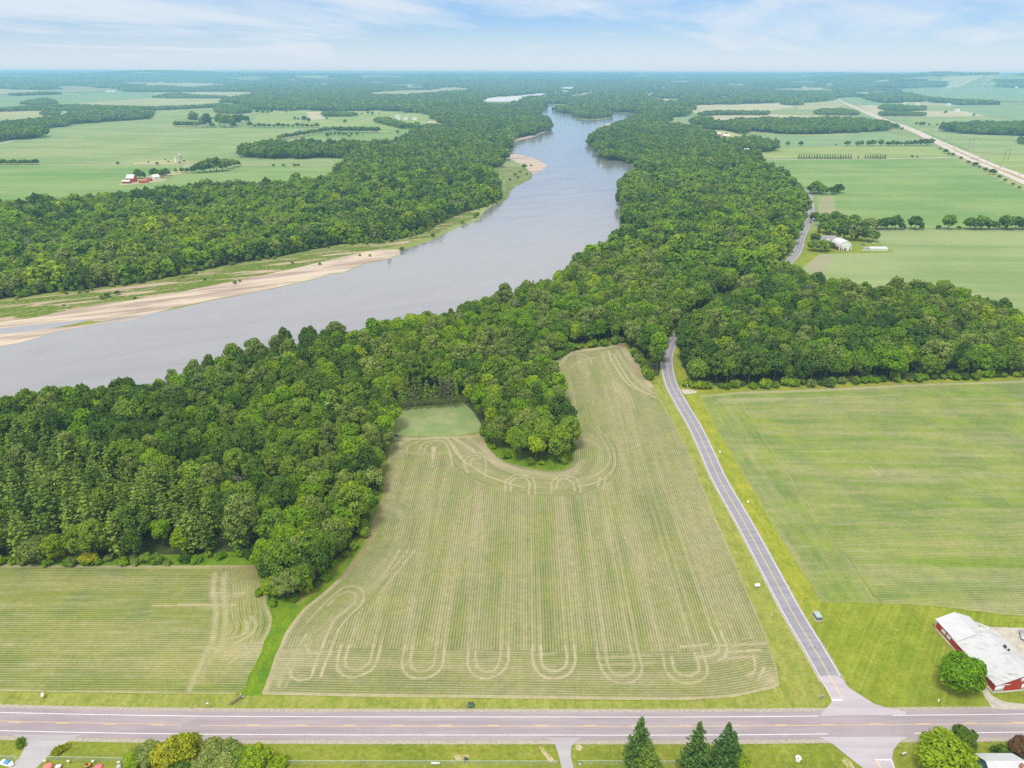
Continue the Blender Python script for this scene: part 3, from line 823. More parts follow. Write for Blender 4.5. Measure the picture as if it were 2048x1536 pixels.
# lawn east of the side road, verges, ditch grass, clearing
def lawn_col(t, b):
    p = t.pos()
    q = t.rotz(p, math.radians(38))
    st = t.noise(t.vmul(q, (0.8, 0.012, 1)), 1.0, 3, 0.7)
    n = t.noise(p, 0.09, 7, 0.75)
    f_ = t.noise(p, 1.1, 5, 0.7)
    c = t.mix(t.ramp(n, 0.35, 0.65), (0.140, 0.200, 0.018), (0.225, 0.255, 0.028))
    c = t.mix(t.math("MULTIPLY", t.ramp(st, 0.40, 0.66), 0.30), c, (0.36, 0.36, 0.09))
    return t.grain(t.mix(t.math("MULTIPLY", t.ramp(f_, 0.42, 0.72), 0.55), c, (0.13, 0.185, 0.015)), p, .8)


M_LAWN = mat("mown_lawn", lawn_col, rough=1.0, spec=0.03)
sheet("lawn", GP([(1642, 1206), (1700, 1206), (1770, 1208), (1860, 1213), (1930, 1221), (2000, 1230), (2048, 1235), (2300, 1260), (2300, 1395), (2048, 1405), (1985, 1412), (1900, 1416), (1800, 1417), (1752, 1404), (1722, 1386), (1700, 1370), (1676, 1340), (1640, 1276), (1625, 1240)]), 0.025, M_LAWN)


def verge_col(c1, c2, c3):
    def f(t, b):
        p = t.pos()
        n = t.noise(t.vmul(p, (0.30, 0.10, 1)), 1.0, 6, 0.72)
        m_ = t.noise(p, 0.55, 6, 0.78)
        c = t.mix(t.ramp(n, 0.35, 0.65), c1, c2)
        return t.grain(t.mix(t.math("MULTIPLY", t.ramp(m_, 0.45, 0.75), 0.45), c, c3), p, .9)
    return f


M_VERGE = mat("verge_grass", verge_col((0.170, 0.212, 0.024), (0.262, 0.270, 0.056), (0.35, 0.31, 0.15)), rough=1)
M_VERGE2 = mat("verge_grass_green", verge_col((0.165, 0.225, 0.018), (0.285, 0.285, 0.030), (0.33, 0.26, 0.06)), rough=1)
M_LUSH = mat("ditch_grass", verge_col((0.085, 0.175, 0.008), (0.15, 0.225, 0.008), (0.06, 0.125, 0.01)), rough=1)
sheet("verge", np.vstack([GP([(1563, 1372)] + REDGE[1:12]), GP([(1310, 768), (1331, 770), (1345, 800), (1370, 845), (1400, 905), (1430, 965), (1470, 1040), (1520, 1133), (1572, 1229), (1617, 1304), (1648, 1370), (1652, 1408), (1640, 1420), (1590, 1422), (1570, 1385)])]), 0.022, M_VERGE)
sheet("verge", GP([(1352, 770), (1372, 792), (1405, 855), (1430, 906), (1455, 959), (1502, 1043), (1551, 1130), (1604, 1229), (1625, 1262), (1642, 1206)] + REL[::-1][1:] + [(1390, 778)]), 0.022, M_VERGE2)
sheet("verge", GP([(-400, 1374), (0, 1384), (300, 1389), (520, 1391), (960, 1398), (1260, 1402), (1380, 1402), (1470, 1396), (1560, 1374), (1590, 1421), (1300, 1424), (1024, 1425), (600, 1424), (300, 1422), (0, 1417), (-400, 1406)]), 0.021, M_VERGE)
sheet("ditch_grass", GP([(516, 1128), (560, 1185), (600, 1212), (640, 1180), (700, 1115), (730, 1070), (748, 1030), (766, 960), (790, 868), (800, 873), (783, 900), (768, 975), (764, 1000), (746, 1046), (730, 1093), (708, 1120), (681, 1156), (648, 1186), (610, 1216), (588, 1243), (571, 1268), (562, 1290), (551, 1314), (538, 1353), (522, 1390), (490, 1392), (478, 1395), (488, 1372), (496, 1352), (509, 1330), (523, 1302), (527, 1283), (539, 1262), (544, 1238), (532, 1205), (533, 1170), (527, 1145)]), 0.03, M_LUSH)
sheet("ditch_grass", GP([(-400, 1128), (0, 1113), (200, 1112), (400, 1108), (520, 1100), (530, 1130), (400, 1132), (0, 1131), (-400, 1144)]), 0.03, M_LUSH)
sheet("ditch_grass", GP([(964, 866), (985, 855), (1015, 890), (1060, 905), (1120, 900), (1140, 880), (1150, 900), (1148, 922), (1139, 935), (1122, 942), (1090, 942), (1051, 935), (1016, 926), (992, 913), (974, 896)]), 0.036, M_LUSH)
sheet("ditch_grass", GP([(1354, 690), (1360, 720), (1375, 752), (1395, 770), (1480, 774), (1600, 772), (1700, 766), (1850, 760), (2048, 752), (2300, 738), (2300, 745), (2048, 759), (1800, 768), (1600, 778), (1480, 782), (1395, 784), (1372, 776), (1354, 755), (1347, 728), (1347, 708)]), 0.024, M_VERGE2)


def clearing_col(t, b):
    p = t.pos()
    n = t.noise(p, 0.06, 5, 0.6)
    f_ = t.noise(p, 0.8, 5, 0.7)
    c = t.mix(t.ramp(n, 0.35, 0.65), (0.17, 0.24, 0.085), (0.26, 0.29, 0.12))
    return t.mix(t.math("MULTIPLY", t.ramp(f_, 0.5, 0.75), 0.4), c, (0.13, 0.20, 0.06))


sheet("clearing", GP([(775, 873), (782, 845), (797, 825), (814, 818), (876, 814), (930, 808), (948, 825), (962, 848), (958, 864), (920, 871), (860, 872.5), (800, 872.5)]), 0.03, mat("clearing_grass", clearing_col, rough=1))


# ------------------------------------------------------------------ distant fields
def far_mat(name, c1, c2, ang=0, amt=0.5, c3=None):
    def f(t, b):
        p = t.pos()
        q = t.rotz(p, math.radians(ang))
        n = t.noise(t.vmul(q, (0.002, 0.02, 1)), 1.0, 5, 0.6)
        m_ = t.noise(p, 0.005, 4, 0.6)
        k = t.math("ADD", t.math("MULTIPLY", n, 0.5), t.math("MULTIPLY", m_, 0.5))
        c = t.mix(t.ramp(k, 0.41, 0.57), c1, c2)
        n2 = t.noise(t.vmul(q, (0.004, 0.07, 1)), 1.0, 4, 0.6)
        return t.mix(t.math("MULTIPLY", t.ramp(n2, 0.5, 0.7), amt), c, c3 or c2)
    return mat(name, f, rough=1, spec=0.03)


FM = {
    "green": far_mat("field_green", (0.140, 0.237, 0.074), (0.211, 0.284, 0.101), 0, 0.6, (0.180, 0.279, 0.078)),
    "green2": far_mat("field_green_pale", (0.176, 0.251, 0.092), (0.248, 0.302, 0.129), 4, 0.6, (0.261, 0.288, 0.138)),
    "bluegreen": far_mat("field_bluegreen", (0.158, 0.251, 0.120), (0.221, 0.293, 0.138), 0),
    "lime": far_mat("field_lime", (0.203, 0.274, 0.078), (0.275, 0.321, 0.120), 2, 0.6, (0.162, 0.251, 0.074)),
    "tan": far_mat("field_tan", (0.360, 0.335, 0.202), (0.450, 0.400, 0.248), 3, 0.4, (0.297, 0.316, 0.156)),
    "hay": far_mat("field_hay", (0.270, 0.307, 0.138), (0.378, 0.353, 0.175), 0),
    "bare": far_mat("field_bare", (0.225, 0.251, 0.120), (0.288, 0.274, 0.170), 0, .6, (0.198, 0.251, 0.106)),
}
FARF = [
    ("green2", [(-200, 292), (0, 285), (60, 272), (88, 256), (140, 250), (230, 245), (300, 240), (312, 228), (360, 222), (400, 214), (445, 214), (400, 232), (345, 240), (350, 254), (480, 256), (600, 258), (566, 275), (525, 293), (480, 306), (492, 316), (662, 318), (672, 329.5), (560, 329.5), (240, 328.5), (-200, 330)]),
    ("green", [(-200, 331), (240, 331), (560, 332), (690, 333), (690, 350), (640, 368), (560, 378), (470, 382), (340, 392), (239, 404), (137, 414), (0, 421), (-200, 430)]),
    ("hay", [(0, 222), (80, 222), (150, 223), (200, 219), (180, 227), (150, 233), (60, 250), (-200, 262), (-200, 224)]),
    ("bluegreen", [(-200, 195), (0, 193), (180, 187), (260, 184), (310, 185), (310, 196), (300, 206), (200, 207), (100, 209), (0, 214), (-200, 215)]),
    ("hay", [(160, 206), (310, 196), (310, 185), (420, 183.5), (515, 184), (515, 189), (450, 196), (456, 204), (440, 215), (400, 214), (330, 212), (230, 211), (150, 210)]),
    ("bare", [(60, 182), (110, 173), (180, 171), (255, 178), (230, 183), (150, 186)]),
    ("tan", [(270, 173), (300, 167), (400, 167), (485, 168), (487, 171), (400, 172), (340, 171)]),
    ("hay", [(-200, 186), (0, 178), (60, 178), (100, 184), (0, 189), (-200, 193)]),
    ("lime", [(500, 244), (512, 234), (520, 224), (610, 220), (640, 222), (720, 222), (800, 222), (864, 231), (858, 245), (845, 254), (800, 258), (740, 262), (660, 255), (560, 252)]),
    ("tan", [(612, 224), (650, 223), (648, 238), (622, 240)]),
    ("green", [(590, 284), (610, 272), (650, 264), (700, 265), (760, 266), (805, 260), (830, 262), (825, 280), (800, 288), (660, 286)]),
    ("green", [(664, 318), (690, 312), (700, 316), (680, 329), (672, 330)]),
    ("hay", [(730, 190), (738, 186), (800, 181), (860, 180), (905, 173), (918, 176), (945, 178), (938, 181), (890, 183), (850, 188), (800, 191)]),
    ("hay", [(625, 167), (680, 166), (678, 171), (640, 172)]),
    ("green", [(805, 266), (845, 256), (862, 258), (830, 268), (818, 280), (806, 285)]),
    ("lime", [(848, 276), (866, 275), (862, 280), (850, 279)]),
    ("tan", [(858, 243), (866, 238), (880, 247), (912, 249), (906, 256), (848, 256), (846, 250)]),
    ("tan", [(1372, 217), (1400, 210), (1480, 208.5), (1560, 206), (1592, 213), (1560, 219), (1500, 224), (1440, 225), (1395, 229)]),
    ("bluegreen", [(1330, 237), (1372, 233), (1400, 238), (1390, 244), (1340, 242)]),
    ("tan", [(1408, 233), (1440, 230), (1540, 229), (1650, 232), (1726, 237), (1728, 242), (1600, 238), (1500, 237), (1450, 241), (1415, 241)]),
    ("hay", [(1588, 206), (1640, 203), (1672, 200), (1690, 210), (1660, 218), (1600, 219)]),
    ("hay", [(1505, 180), (1550, 178), (1600, 173), (1640, 173), (1680, 183), (1640, 182), (1560, 180)]),
    ("bare", [(1466, 174), (1482, 167), (1494, 164), (1492, 169), (1478, 175), (1504, 179), (1502, 183), (1484, 181)]),
    ("hay", [(1283, 191), (1296, 184), (1320, 185), (1318, 189), (1296, 192), (1330, 197), (1372, 197), (1366, 203), (1340, 204), (1310, 200)]),
    ("bluegreen", [(1474, 275), (1480, 270), (1560, 270), (1620, 272), (1780, 266), (1872, 292), (1700, 293), (1560, 294), (1510, 292)]),
    ("lime", [(1512, 316), (1530, 310), (1550, 295), (1700, 293.5), (1866, 293), (1906, 312), (1740, 317), (1600, 317.5), (1520, 317)]),
    ("green", [(1500, 320), (1600, 320.5), (1740, 319.5), (1908, 317), (2048, 383), (2300, 500), (2300, 460), (2048, 458), (1750, 458), (1640, 458), (1634, 420), (1630, 392), (1600, 372)]),
    ("green2", [(1640, 459), (1750, 459.5), (2048, 459.5), (2300, 462), (2300, 720), (2048, 680), (1930, 640), (1800, 615), (1600, 600), (1560, 570), (1600, 540), (1625, 510), (1640, 490)]),
    ("bluegreen", [(1672, 195), (1722, 194), (1760, 206), (1800, 211), (1760, 214), (1705, 207)]),
    ("tan", [(1716, 213), (1740, 210), (1765, 213), (1800, 225), (1850, 221.5), (1930, 222), (1975, 233), (1850, 234), (1756, 234), (1735, 222)]),
    ("hay", [(1765, 208), (1800, 204), (1860, 203), (1910, 209), (1920, 212), (1860, 211), (1800, 212)]),
    ("bluegreen", [(1935, 224), (1912, 214), (1930, 210), (2048, 211), (2300, 214), (2300, 250), (2048, 240), (1985, 236)]),
    ("green2", [(1757, 236), (1850, 235), (1985, 236), (2048, 242), (2300, 252), (2300, 360), (2048, 308), (1950, 305), (1870, 272), (1810, 248)]),
    ("lime", [(1960, 312), (2048, 311), (2300, 330), (2300, 420), (2048, 350), (1990, 328)]),
    ("bluegreen", [(1795, 178), (1860, 175), (2048, 175), (2300, 176), (2300, 206), (2048, 204), (1990, 203), (1900, 199), (1830, 192)]),
    ("hay", [(905, 155.5), (960, 155), (965, 156.5), (910, 157)]),
    ("hay", [(995, 154), (1012, 153.5), (1012, 155), (996, 155)]),
    ("tan", [(560, 160), (600, 158.5), (610, 160), (570, 161.5)]),
    ("hay", [(590, 161), (612, 160.5), (610, 162), (592, 162)]),
    ("hay", [(1340, 154), (1380, 153), (1390, 154.5), (1350, 155.5)]),
    ("tan", [(225, 150.5), (262, 149.8), (262, 151.2), (228, 151.6)]),
    ("hay", [(178, 164), (215, 162.5), (222, 164), (185, 166)]),
    ("hay", [(700, 152), (770, 151.5), (800, 152.5), (730, 153.5)]),
    ("hay", [(808, 170), (836, 167), (855, 168), (842, 171.5), (815, 174)]),
    ("hay", [(1310, 175), (1345, 173.5), (1350, 175), (1318, 177)]),
    ("bluegreen", [(1400, 196), (1450, 193.5), (1480, 195), (1440, 198)]),
    ("hay", [(1690, 186), (1760, 183), (1790, 185), (1720, 189)]),
    ("hay", [(1750, 180), (1812, 178), (1820, 181), (1770, 183)]),
    ("tan", [(1880, 168.5), (1960, 166.5), (1965, 168), (1890, 170.5)]),
    ("hay", [(1725, 167), (1800, 166), (1810, 167.3), (1740, 168.8)]),
    ("hay", [(1560, 163), (1620, 162), (1622, 163.5), (1566, 164.5)]),
    ("tan", [(1600, 155), (1640, 154.2), (1640, 155.4), (1604, 156.2)]),
    ("hay", [(20, 151.5), (70, 150.8), (75, 152), (26, 152.8)]),
    ("hay", [(330, 158), (390, 156.6), (395, 158), (338, 159.5)]),
    ("hay", [(1120, 160), (1150, 159), (1152, 160.4), (1125, 161.4)]),
    ("hay", [(1960, 160), (2048, 157), (2300, 155), (2300, 159), (2048, 161), (1990, 163)]),
]
_fr = random.Random(21)
for _ in range(64):
    cx_, cy_ = _fr.uniform(-60, 2110), 150.5 + 24 * _fr.random() ** 1.4
    if 880 < cx_ < 1260 and cy_ > 165:
        continue
    w_, h_ = _fr.uniform(10, 46), _fr.uniform(.5, 1.3) * (0.55 + (cy_ - 150) / 22)
    FARF.append((_fr.choice(["hay", "green2", "bluegreen", "tan", "hay"]), [(cx_ - w_, cy_ + .2), (cx_ - w_ * .5, cy_ - h_ * .7), (cx_ + w_ * .6, cy_ - h_), (cx_ + w_, cy_ - h_ * .1), (cx_ + w_ * .4, cy_ + h_ * .8), (cx_ - w_ * .5, cy_ + h_)]))
FARPOLY = []
for i, (k_, pp) in enumerate(FARF):
    g_ = GP(pp)
    hz = float(np.max(HT(g_[:, 0], g_[:, 1])))
    FARPOLY.append(g_)
    if hz < 2:
        sheet("field", g_, 0.10 + 0.006 * i, FM[k_])
    else:
        # far rolling country: follow the land
        cen = g_.mean(0)
        cell = max(60.0, float(np.ptp(g_, axis=0).max()) / 40)
        fx, fy, ff = grid_field(g_, cell, 0)
        mesh_obj("field", np.stack([fx, fy, HT(fx, fy) + 3.0], 1), ff, FM[k_], kind="structure")
sheet("field_corner", GP([(1636, 430), (1640, 395), (1668, 393), (1672, 430), (1655, 435)]), 0.36, FM["bare"])
sheet("field_corner", GP([(1600, 560), (1618, 525), (1628, 510), (1662, 511), (1658, 535), (1640, 560)]), 0.36, FM["bare"])
sheet("farmyard", GP([(1608, 503), (1612, 470), (1640, 455), (1740, 478), (1790, 505), (1700, 507), (1640, 508), (1600, 540), (1590, 545), (1598, 520)]), 0.37, M_LAWN)
sheet("farmyard", GP([(236, 372), (244, 364), (300, 352), (350, 340), (378, 336), (380, 346), (340, 352), (330, 362), (290, 368)]), 0.37, FM["hay"])
sheet("farmyard", GP([(260, 327), (300, 322), (370, 318), (385, 326), (330, 329), (270, 329)]), 0.37, FM["hay"])
sheet("farmyard", GP([(1412, 262), (1450, 262), (1480, 270), (1500, 278), (1470, 284), (1440, 278), (1420, 272)]), 0.9, FM["hay"])
sheet("concrete_yard", GP([(1958, 1256), (1975, 1254), (2048, 1256), (2160, 1260), (2160, 1330), (2058, 1334), (2030, 1310), (1990, 1270)]), 0.045, M_PALE)

# ------------------------------------------------------------------ trees
def leaf_mat(name, c1, c2, trans=0.40, big=0.02):
    m = bpy.data.materials.new(name)
    m.use_nodes = True
    t = NT(m.node_tree)
    m.node_tree.nodes.clear()
    o = t.n("ShaderNodeOutputMaterial")
    rnd = t.n("ShaderNodeObjectInfo").outputs["Random"]
    p = t.pos()
    k = t.math("ADD", t.math("MULTIPLY", rnd, 0.65), t.math("MULTIPLY", t.noise(p, big, 3, 0.6), 0.45))
    c = t.mix(t.ramp(k, 0.15, 0.85), c1, c2)
    rg = t.ramp(t.noise(p, 0.0042, 3, 0.55, 0.4), 0.40, 0.64)
    c = t.mix(t.math("MULTIPLY", rg, 0.75), c, t.mix(1.0, c, (1.16, 1.08, 0.95), "MULTIPLY"))
    c = t.mix(t.math("MULTIPLY", t.ramp(t.noise(p, 0.006, 3, 0.6), 0.52, 0.70), 0.6), c, t.mix(1.0, c, (0.66, 0.78, 1.05), "MULTIPLY"))
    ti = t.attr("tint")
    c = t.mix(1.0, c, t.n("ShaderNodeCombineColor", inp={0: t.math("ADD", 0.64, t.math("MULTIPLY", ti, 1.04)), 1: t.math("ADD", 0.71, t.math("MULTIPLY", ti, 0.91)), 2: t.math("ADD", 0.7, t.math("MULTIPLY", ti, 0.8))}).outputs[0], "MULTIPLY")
    d = t.n("ShaderNodeBsdfDiffuse", inp={"Color": c})
    tr = t.n("ShaderNodeBsdfTranslucent", inp={"Color": c})
    mx = t.n("ShaderNodeMixShader", inp={0: trans})
    m.node_tree.links.new(d.outputs[0], mx.inputs[1])
    m.node_tree.links.new(tr.outputs[0], mx.inputs[2])
    m.node_tree.links.new(mx.outputs[0], o.inputs[0])
    return m


SPEC = [  # word for the label, material
    ("mid green", leaf_mat("leaves_mid_green", (0.127, 0.220, 0.025), (0.191, 0.295, 0.033))),
    ("yellow-green", leaf_mat("leaves_yellow_green", (0.202, 0.306, 0.017), (0.279, 0.381, 0.023))),
    ("dark green", leaf_mat("leaves_dark_green", (0.073, 0.138, 0.025), (0.119, 0.196, 0.031))),
    ("grey-green", leaf_mat("leaves_grey_green", (0.169, 0.231, 0.054), (0.235, 0.302, 0.071))),
    ("bright green", leaf_mat("leaves_bright_green", (0.147, 0.282, 0.015), (0.208, 0.346, 0.019))),
]
M_PINE = leaf_mat("needles_pine", (0.094, 0.161, 0.027), (0.164, 0.242, 0.042), 0.15)
M_SPRUCE = leaf_mat("needles_spruce", (0.044, 0.097, 0.027), (0.077, 0.138, 0.035), 0.1)
M_DEADN = leaf_mat("needles_dead", (0.094, 0.118, 0.057), (0.143, 0.151, 0.088), 0.2)
M_BARK = paint("bark", (0.20, 0.165, 0.13), 0.95, 0.6, 1.0)
M_GREYBARK = paint("dead_bark", (0.30, 0.26, 0.235), 0.95, 0.4, 1.0)


def unit(v):
    return v / (np.linalg.norm(v, axis=-1, keepdims=True) + 1e-9)


def quads(cent, nrm, size, g, asp=(0.6, 1.5), bend=0.0):
    """loose leaf-clump quads around centres"""
    n = len(cent)
    a = unit(np.cross(nrm, g.normal(size=(n, 3))))
    b = np.cross(nrm, a)
    s = (size * g.uniform(0.65, 1.35, n))[:, None]
    k = g.uniform(*asp, n)[:, None]
    sa, sb = a * s * k, b * s / k
    v = np.stack([cent - sa * .9 - sb * .55, cent + sa * .55 - sb, cent + sa + sb * .5, cent - sa * .45 + sb * .95], 1)
    v += g.normal(size=v.shape) * (size * 0.16)
    return v.reshape(-1, 3)


def crown_geo(seed, R, H, z0, nl, nq, qs, flat=1.0, spiky=0.0, lob=(0.30, 0.50)):
    """broadleaf crown of lobes, each lobe a shell of leaf clumps, with gaps between the lobes"""
    g = np.random.default_rng(seed)
    i = np.arange(nl) + 0.5
    ph = np.pi * (1 + 5 ** 0.5) * i + g.normal(size=nl) * 0.45
    ct = 1 - 1.55 * i / nl + g.normal(size=nl) * 0.09
    ct = np.clip(ct, -0.6, 1)
    st = np.sqrt(np.clip(1 - ct ** 2, 0, 1))
    rad = g.uniform(*lob, nl) * R
    reach = g.uniform(0.52, 0.82, nl)
    lc = np.stack([st * np.cos(ph) * R * reach, st * np.sin(ph) * R * reach, z0 + H * 0.5 + ct * (H * 0.5 - rad * 0.75) * g.uniform(0.82, 1.06, nl)], 1)
    w = rad ** 2
    li = g.choice(nl, nq * 2, p=w / w.sum())
    d = unit(g.normal(size=(nq * 2, 3)) + np.array([0, 0, 0.35]))
    c = lc[li] + d * (rad[li] * g.uniform(0.86, 1.08 + spiky, nq * 2))[:, None] * np.array([1, 1, 0.85 * flat])
    dist = np.linalg.norm(c[:, None] - lc[None], axis=2) / rad[None]
    dist[np.arange(len(c)), li] = 9
    c_ok = dist.min(1) > 0.80
    c, d = c[c_ok][:nq], d[c_ok][:nq]
    n = unit(d + g.normal(size=d.shape) * 0.42 + np.array([0, 0, 0.25]))
    v = quads(c, n, qs, g)
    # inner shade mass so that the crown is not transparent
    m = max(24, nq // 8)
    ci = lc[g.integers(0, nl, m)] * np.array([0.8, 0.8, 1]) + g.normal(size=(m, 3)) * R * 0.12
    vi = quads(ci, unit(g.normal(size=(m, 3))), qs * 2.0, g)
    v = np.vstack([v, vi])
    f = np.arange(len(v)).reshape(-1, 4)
    tl = g.uniform(0, 1, nl)
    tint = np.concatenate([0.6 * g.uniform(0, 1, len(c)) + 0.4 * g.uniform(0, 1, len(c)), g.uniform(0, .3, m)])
    return v, f, tint


def tube(p0, p1, r0, r1, n=6):
    p0, p1 = np.asarray(p0, float), np.asarray(p1, float)
    d = unit(p1 - p0)
    a = unit(np.cross(d, [0.31, 0.17, 0.93] if abs(d[2]) < 0.9 else [1.0, 0.1, 0]))
    b = np.cross(d, a)
    t = np.linspace(0, 2 * np.pi, n, endpoint=False)
    ring = np.cos(t)[:, None] * a + np.sin(t)[:, None] * b
    v = np.vstack([p0 + ring * r0, p1 + ring * r1])
    i = np.arange(n)
    f = np.stack([i, (i + 1) % n, (i + 1) % n + n, i + n], 1)
    return v, f


def trunk_geo(seed, H, r, nb=5, spread=3.0, top=0.75, b0=0.35):
    g = np.random.default_rng(seed)
    parts = []
    pts = [np.array([0, 0, -0.3])]
    for k in range(1, 5):
        pts.append(np.array([g.normal() * 0.15 * k, g.normal() * 0.15 * k, H * top * k / 4]))
    for k in range(4):
        parts.append(tube(pts[k], pts[k + 1], r * (1.15 - 0.24 * k), r * (1.15 - 0.24 * (k + 1))))
    for k in range(nb):
        z = H * (b0 + (top - b0) * (k + 0.5) / nb)
        j = min(3, int(z / (H * top / 4)))
        s = pts[j] + (pts[j + 1] - pts[j]) * ((z - pts[j][2]) / (pts[j + 1][2] - pts[j][2] + 1e-6))
        an = k * 2.4 + g.uniform(0, .8)
        L = spread * g.uniform(.7, 1.1)
        e = s + np.array([math.cos(an) * L, math.sin(an) * L, L * g.uniform(.5, 1.0)])
        parts.append(tube(s, e, r * .42, r * .10, 5))
    return join(parts)


def pine_geo(seed, H, R, z0, nwh, per, tuft, qs, power=0.8, up=0.12, droop=0.0):
    """conifer crown: whorls of flat branch sprays"""
    g = np.random.default_rng(seed)
    C, N, S = [], [], []
    for w in range(nwh):
        f = w / (nwh - 1)
        z = z0 + (H - z0) * f
        L0 = R * (1 - f) ** power * (0.75 + 0.25 * min(1, f * 5)) + 0.25
        nbr = max(4, int(per * (1 - 0.45 * f)))
        off = g.uniform(0, 6.28)
        for k in range(nbr):
            an = off + 6.283 * k / nbr + g.normal() * 0.32
            L = L0 * g.uniform(0.55, 1.22)
            dirv = np.array([math.cos(an), math.sin(an), 0])
            side = np.array([-math.sin(an), math.cos(an), 0])
            nt = max(3, int(tuft * L / R) + 2)
            for q in range(nt):
                t = (q + g.uniform(.2, 1)) / nt
                p = dirv * L * t + np.array([0, 0, z + up * L * t - droop * L * t * t]) + side * g.normal() * 0.16 * L * t ** 0.7 + np.array([0, 0, g.normal() * 0.08])
                C.append(p)
                N.append(np.array([g.normal() * .35, g.normal() * .35, 1]) + dirv * 0.4)
                S.append(1.0)
    C, N = np.array(C), unit(np.array(N))
    v = quads(C, N, qs, g, (0.9, 1.9))
    f = np.arange(len(v)).reshape(-1, 4)
    return v, f, g.uniform(0, 1, len(C))


def mesh_only(name, geo, m):
    v, f, t = geo
    o = mesh_obj(name, v, f, m, attrs={"tint": ("FACE", t)}, link=False)
    return o.data


def both(name, cg, tg, ml, mb_):
    """crown and trunk as one mesh for the mass planting of far woods"""
    v, f, t = cg
    tv, tf = tg
    return mesh_obj(name, np.vstack([v, tv]), np.vstack([f, tf + len(v)]), [ml, mb_], attrs={"tint": ("FACE", np.concatenate([t, np.full(len(tf), .5)]))}, mids=np.concatenate([np.zeros(len(f)), np.ones(len(tf))]), link=False)


def trunk_mesh(name, tg, m=M_BARK):
    return mesh_obj(name, tg[0], tg[1], m, link=False).data


# near broadleaf kinds: (crown mesh, trunk mesh, species)
NEAR = []
NLV = [20, 30, 16, 34, 24, 18, 28, 22, 38, 14]
SPK = [0, .12, .3, .05, .22, 0, .15, .3, .4, .1]
LOBV = [(.3, .5), (.22, .40), (.34, .58), (.20, .36), (.26, .46), (.32, .52), (.22, .44), (.28, .46), (.16, .34), (.36, .60)]
SP_OF = [0, 2, 1, 0, 3, 4, 2, 0, 1, 3]
for i in range(10):
    R, H = [5.6, 6.2, 5.0, 6.6, 5.4, 5.8, 5.2, 6.0, 4.6, 5.2][i], [15, 14, 13.5, 15.5, 16.5, 15, 16, 14, 12.5, 17][i]
    z0 = [3.5, 3, 2.5, 3.5, 3, 3.5, 4, 3, 2, 3][i]
    cm = mesh_only("crown", crown_geo(100 + i, R, H, z0, NLV[i], 2300, 0.40, 1.0, SPK[i], LOBV[i]), SPEC[SP_OF[i]][1])
    tm = trunk_mesh("trunk", trunk_geo(200 + i, z0 + H, 0.34, 6, R * .6))
    NEAR.append((cm, tm, SP_OF[i], z0 + H))

# library of kinds for the woods too far or too deep to pick single trees out of
LIB = bpy.data.collections.new("woodland_kinds")
LIBN = 0


def lib(o):
    global LIBN
    o.name = f"kind_{LIBN:03d}"
    LIB.objects.link(o)
    LIBN += 1
    return LIBN - 1


L0, L1, L2, L3, LP0, LP1, LD = [], [], [], [], [], [], []
for i in range(10):
    R, H = [5.6, 6.2, 5.0, 6.6, 5.4, 5.8, 5.2, 6.0, 4.6, 5.2][i], [15, 14, 13.5, 15.5, 16.5, 15, 16, 14, 12.5, 17][i]
    z0 = 3.0
    L0.append((lib(both("k", crown_geo(300 + i, R, H, z0, NLV[i], 1500, 0.50, 1.0, SPK[i], LOBV[i]), trunk_geo(400 + i, z0 + H, .34, 5, R * .6), SPEC[SP_OF[i]][1], M_BARK)), SP_OF[i]))
for i in range(10):
    R, H = [5.6, 6.2, 5.0, 6.6, 5.4, 5.8, 5.2, 6.0, 4.8, 5.2][i], 13 + (i % 4)
    z0 = 1.8
    L1.append((lib(both("k", crown_geo(500 + i, R, H, z0, 15, 330, 0.95), trunk_geo(600 + i, z0 + H, .34, 2, R * .5), SPEC[SP_OF[i]][1], M_BARK)), SP_OF[i]))
LP0.append(lib(both("k", pine_geo(31, 19, 5.2, 3.0, 14, 10, 10, 0.55, .62, .22), trunk_geo(41, 21, .3, 0, 1, .97), M_PINE, M_BARK)))
LP0.append(lib(both("k", pine_geo(32, 18, 4.8, 3.0, 13, 10, 10, 0.55, .62, .22), trunk_geo(42, 19, .3, 0, 1, .97), M_PINE, M_BARK)))
LP1.append(lib(both("k", pine_geo(33, 19, 3.6, 3.5, 9, 6, 4, 0.95), trunk_geo(43, 19, .3, 0, 1, .97), M_PINE, M_BARK)))
LP1.append(lib(both("k", pine_geo(34, 17, 3.4, 3.0, 9, 6, 4, 0.95), trunk_geo(44, 17, .3, 0, 1, .97), M_SPRUCE, M_BARK)))


def canopy_patch(seed, side, n, Rm, nq, qs, mats):
    """a square of closed canopy: n crowns, coarse"""
    g = np.random.default_rng(seed)
    k = int(round(n ** .5))
    V, Fq, Tn, MI = [], [], [], []
    c = 0
    for a in range(k):
        for b in range(k):
            x0, y0 = ((a + .5 + g.normal() * .22) / k - .5) * side, ((b + .5 + g.normal() * .22) / k - .5) * side
            R = Rm * g.uniform(.75, 1.3)
            v, f, t = crown_geo(int(g.integers(1e6)), R, R * 2.1, g.uniform(1.5, 5.5), 7, nq, qs)
            v = v + np.array([x0, y0, 0])
            V.append(v); Fq.append(f + c); Tn.append(t * .6 + g.uniform(0, .4)); c += len(v)
            MI.append(np.full(len(f), g.choice(len(mats), p=[.46, .10, .26, .18][:len(mats)])))
    return mesh_obj("k", np.vstack(V), np.vstack(Fq), mats, attrs={"tint": ("FACE", np.concatenate(Tn))}, mids=np.concatenate(MI), link=False)


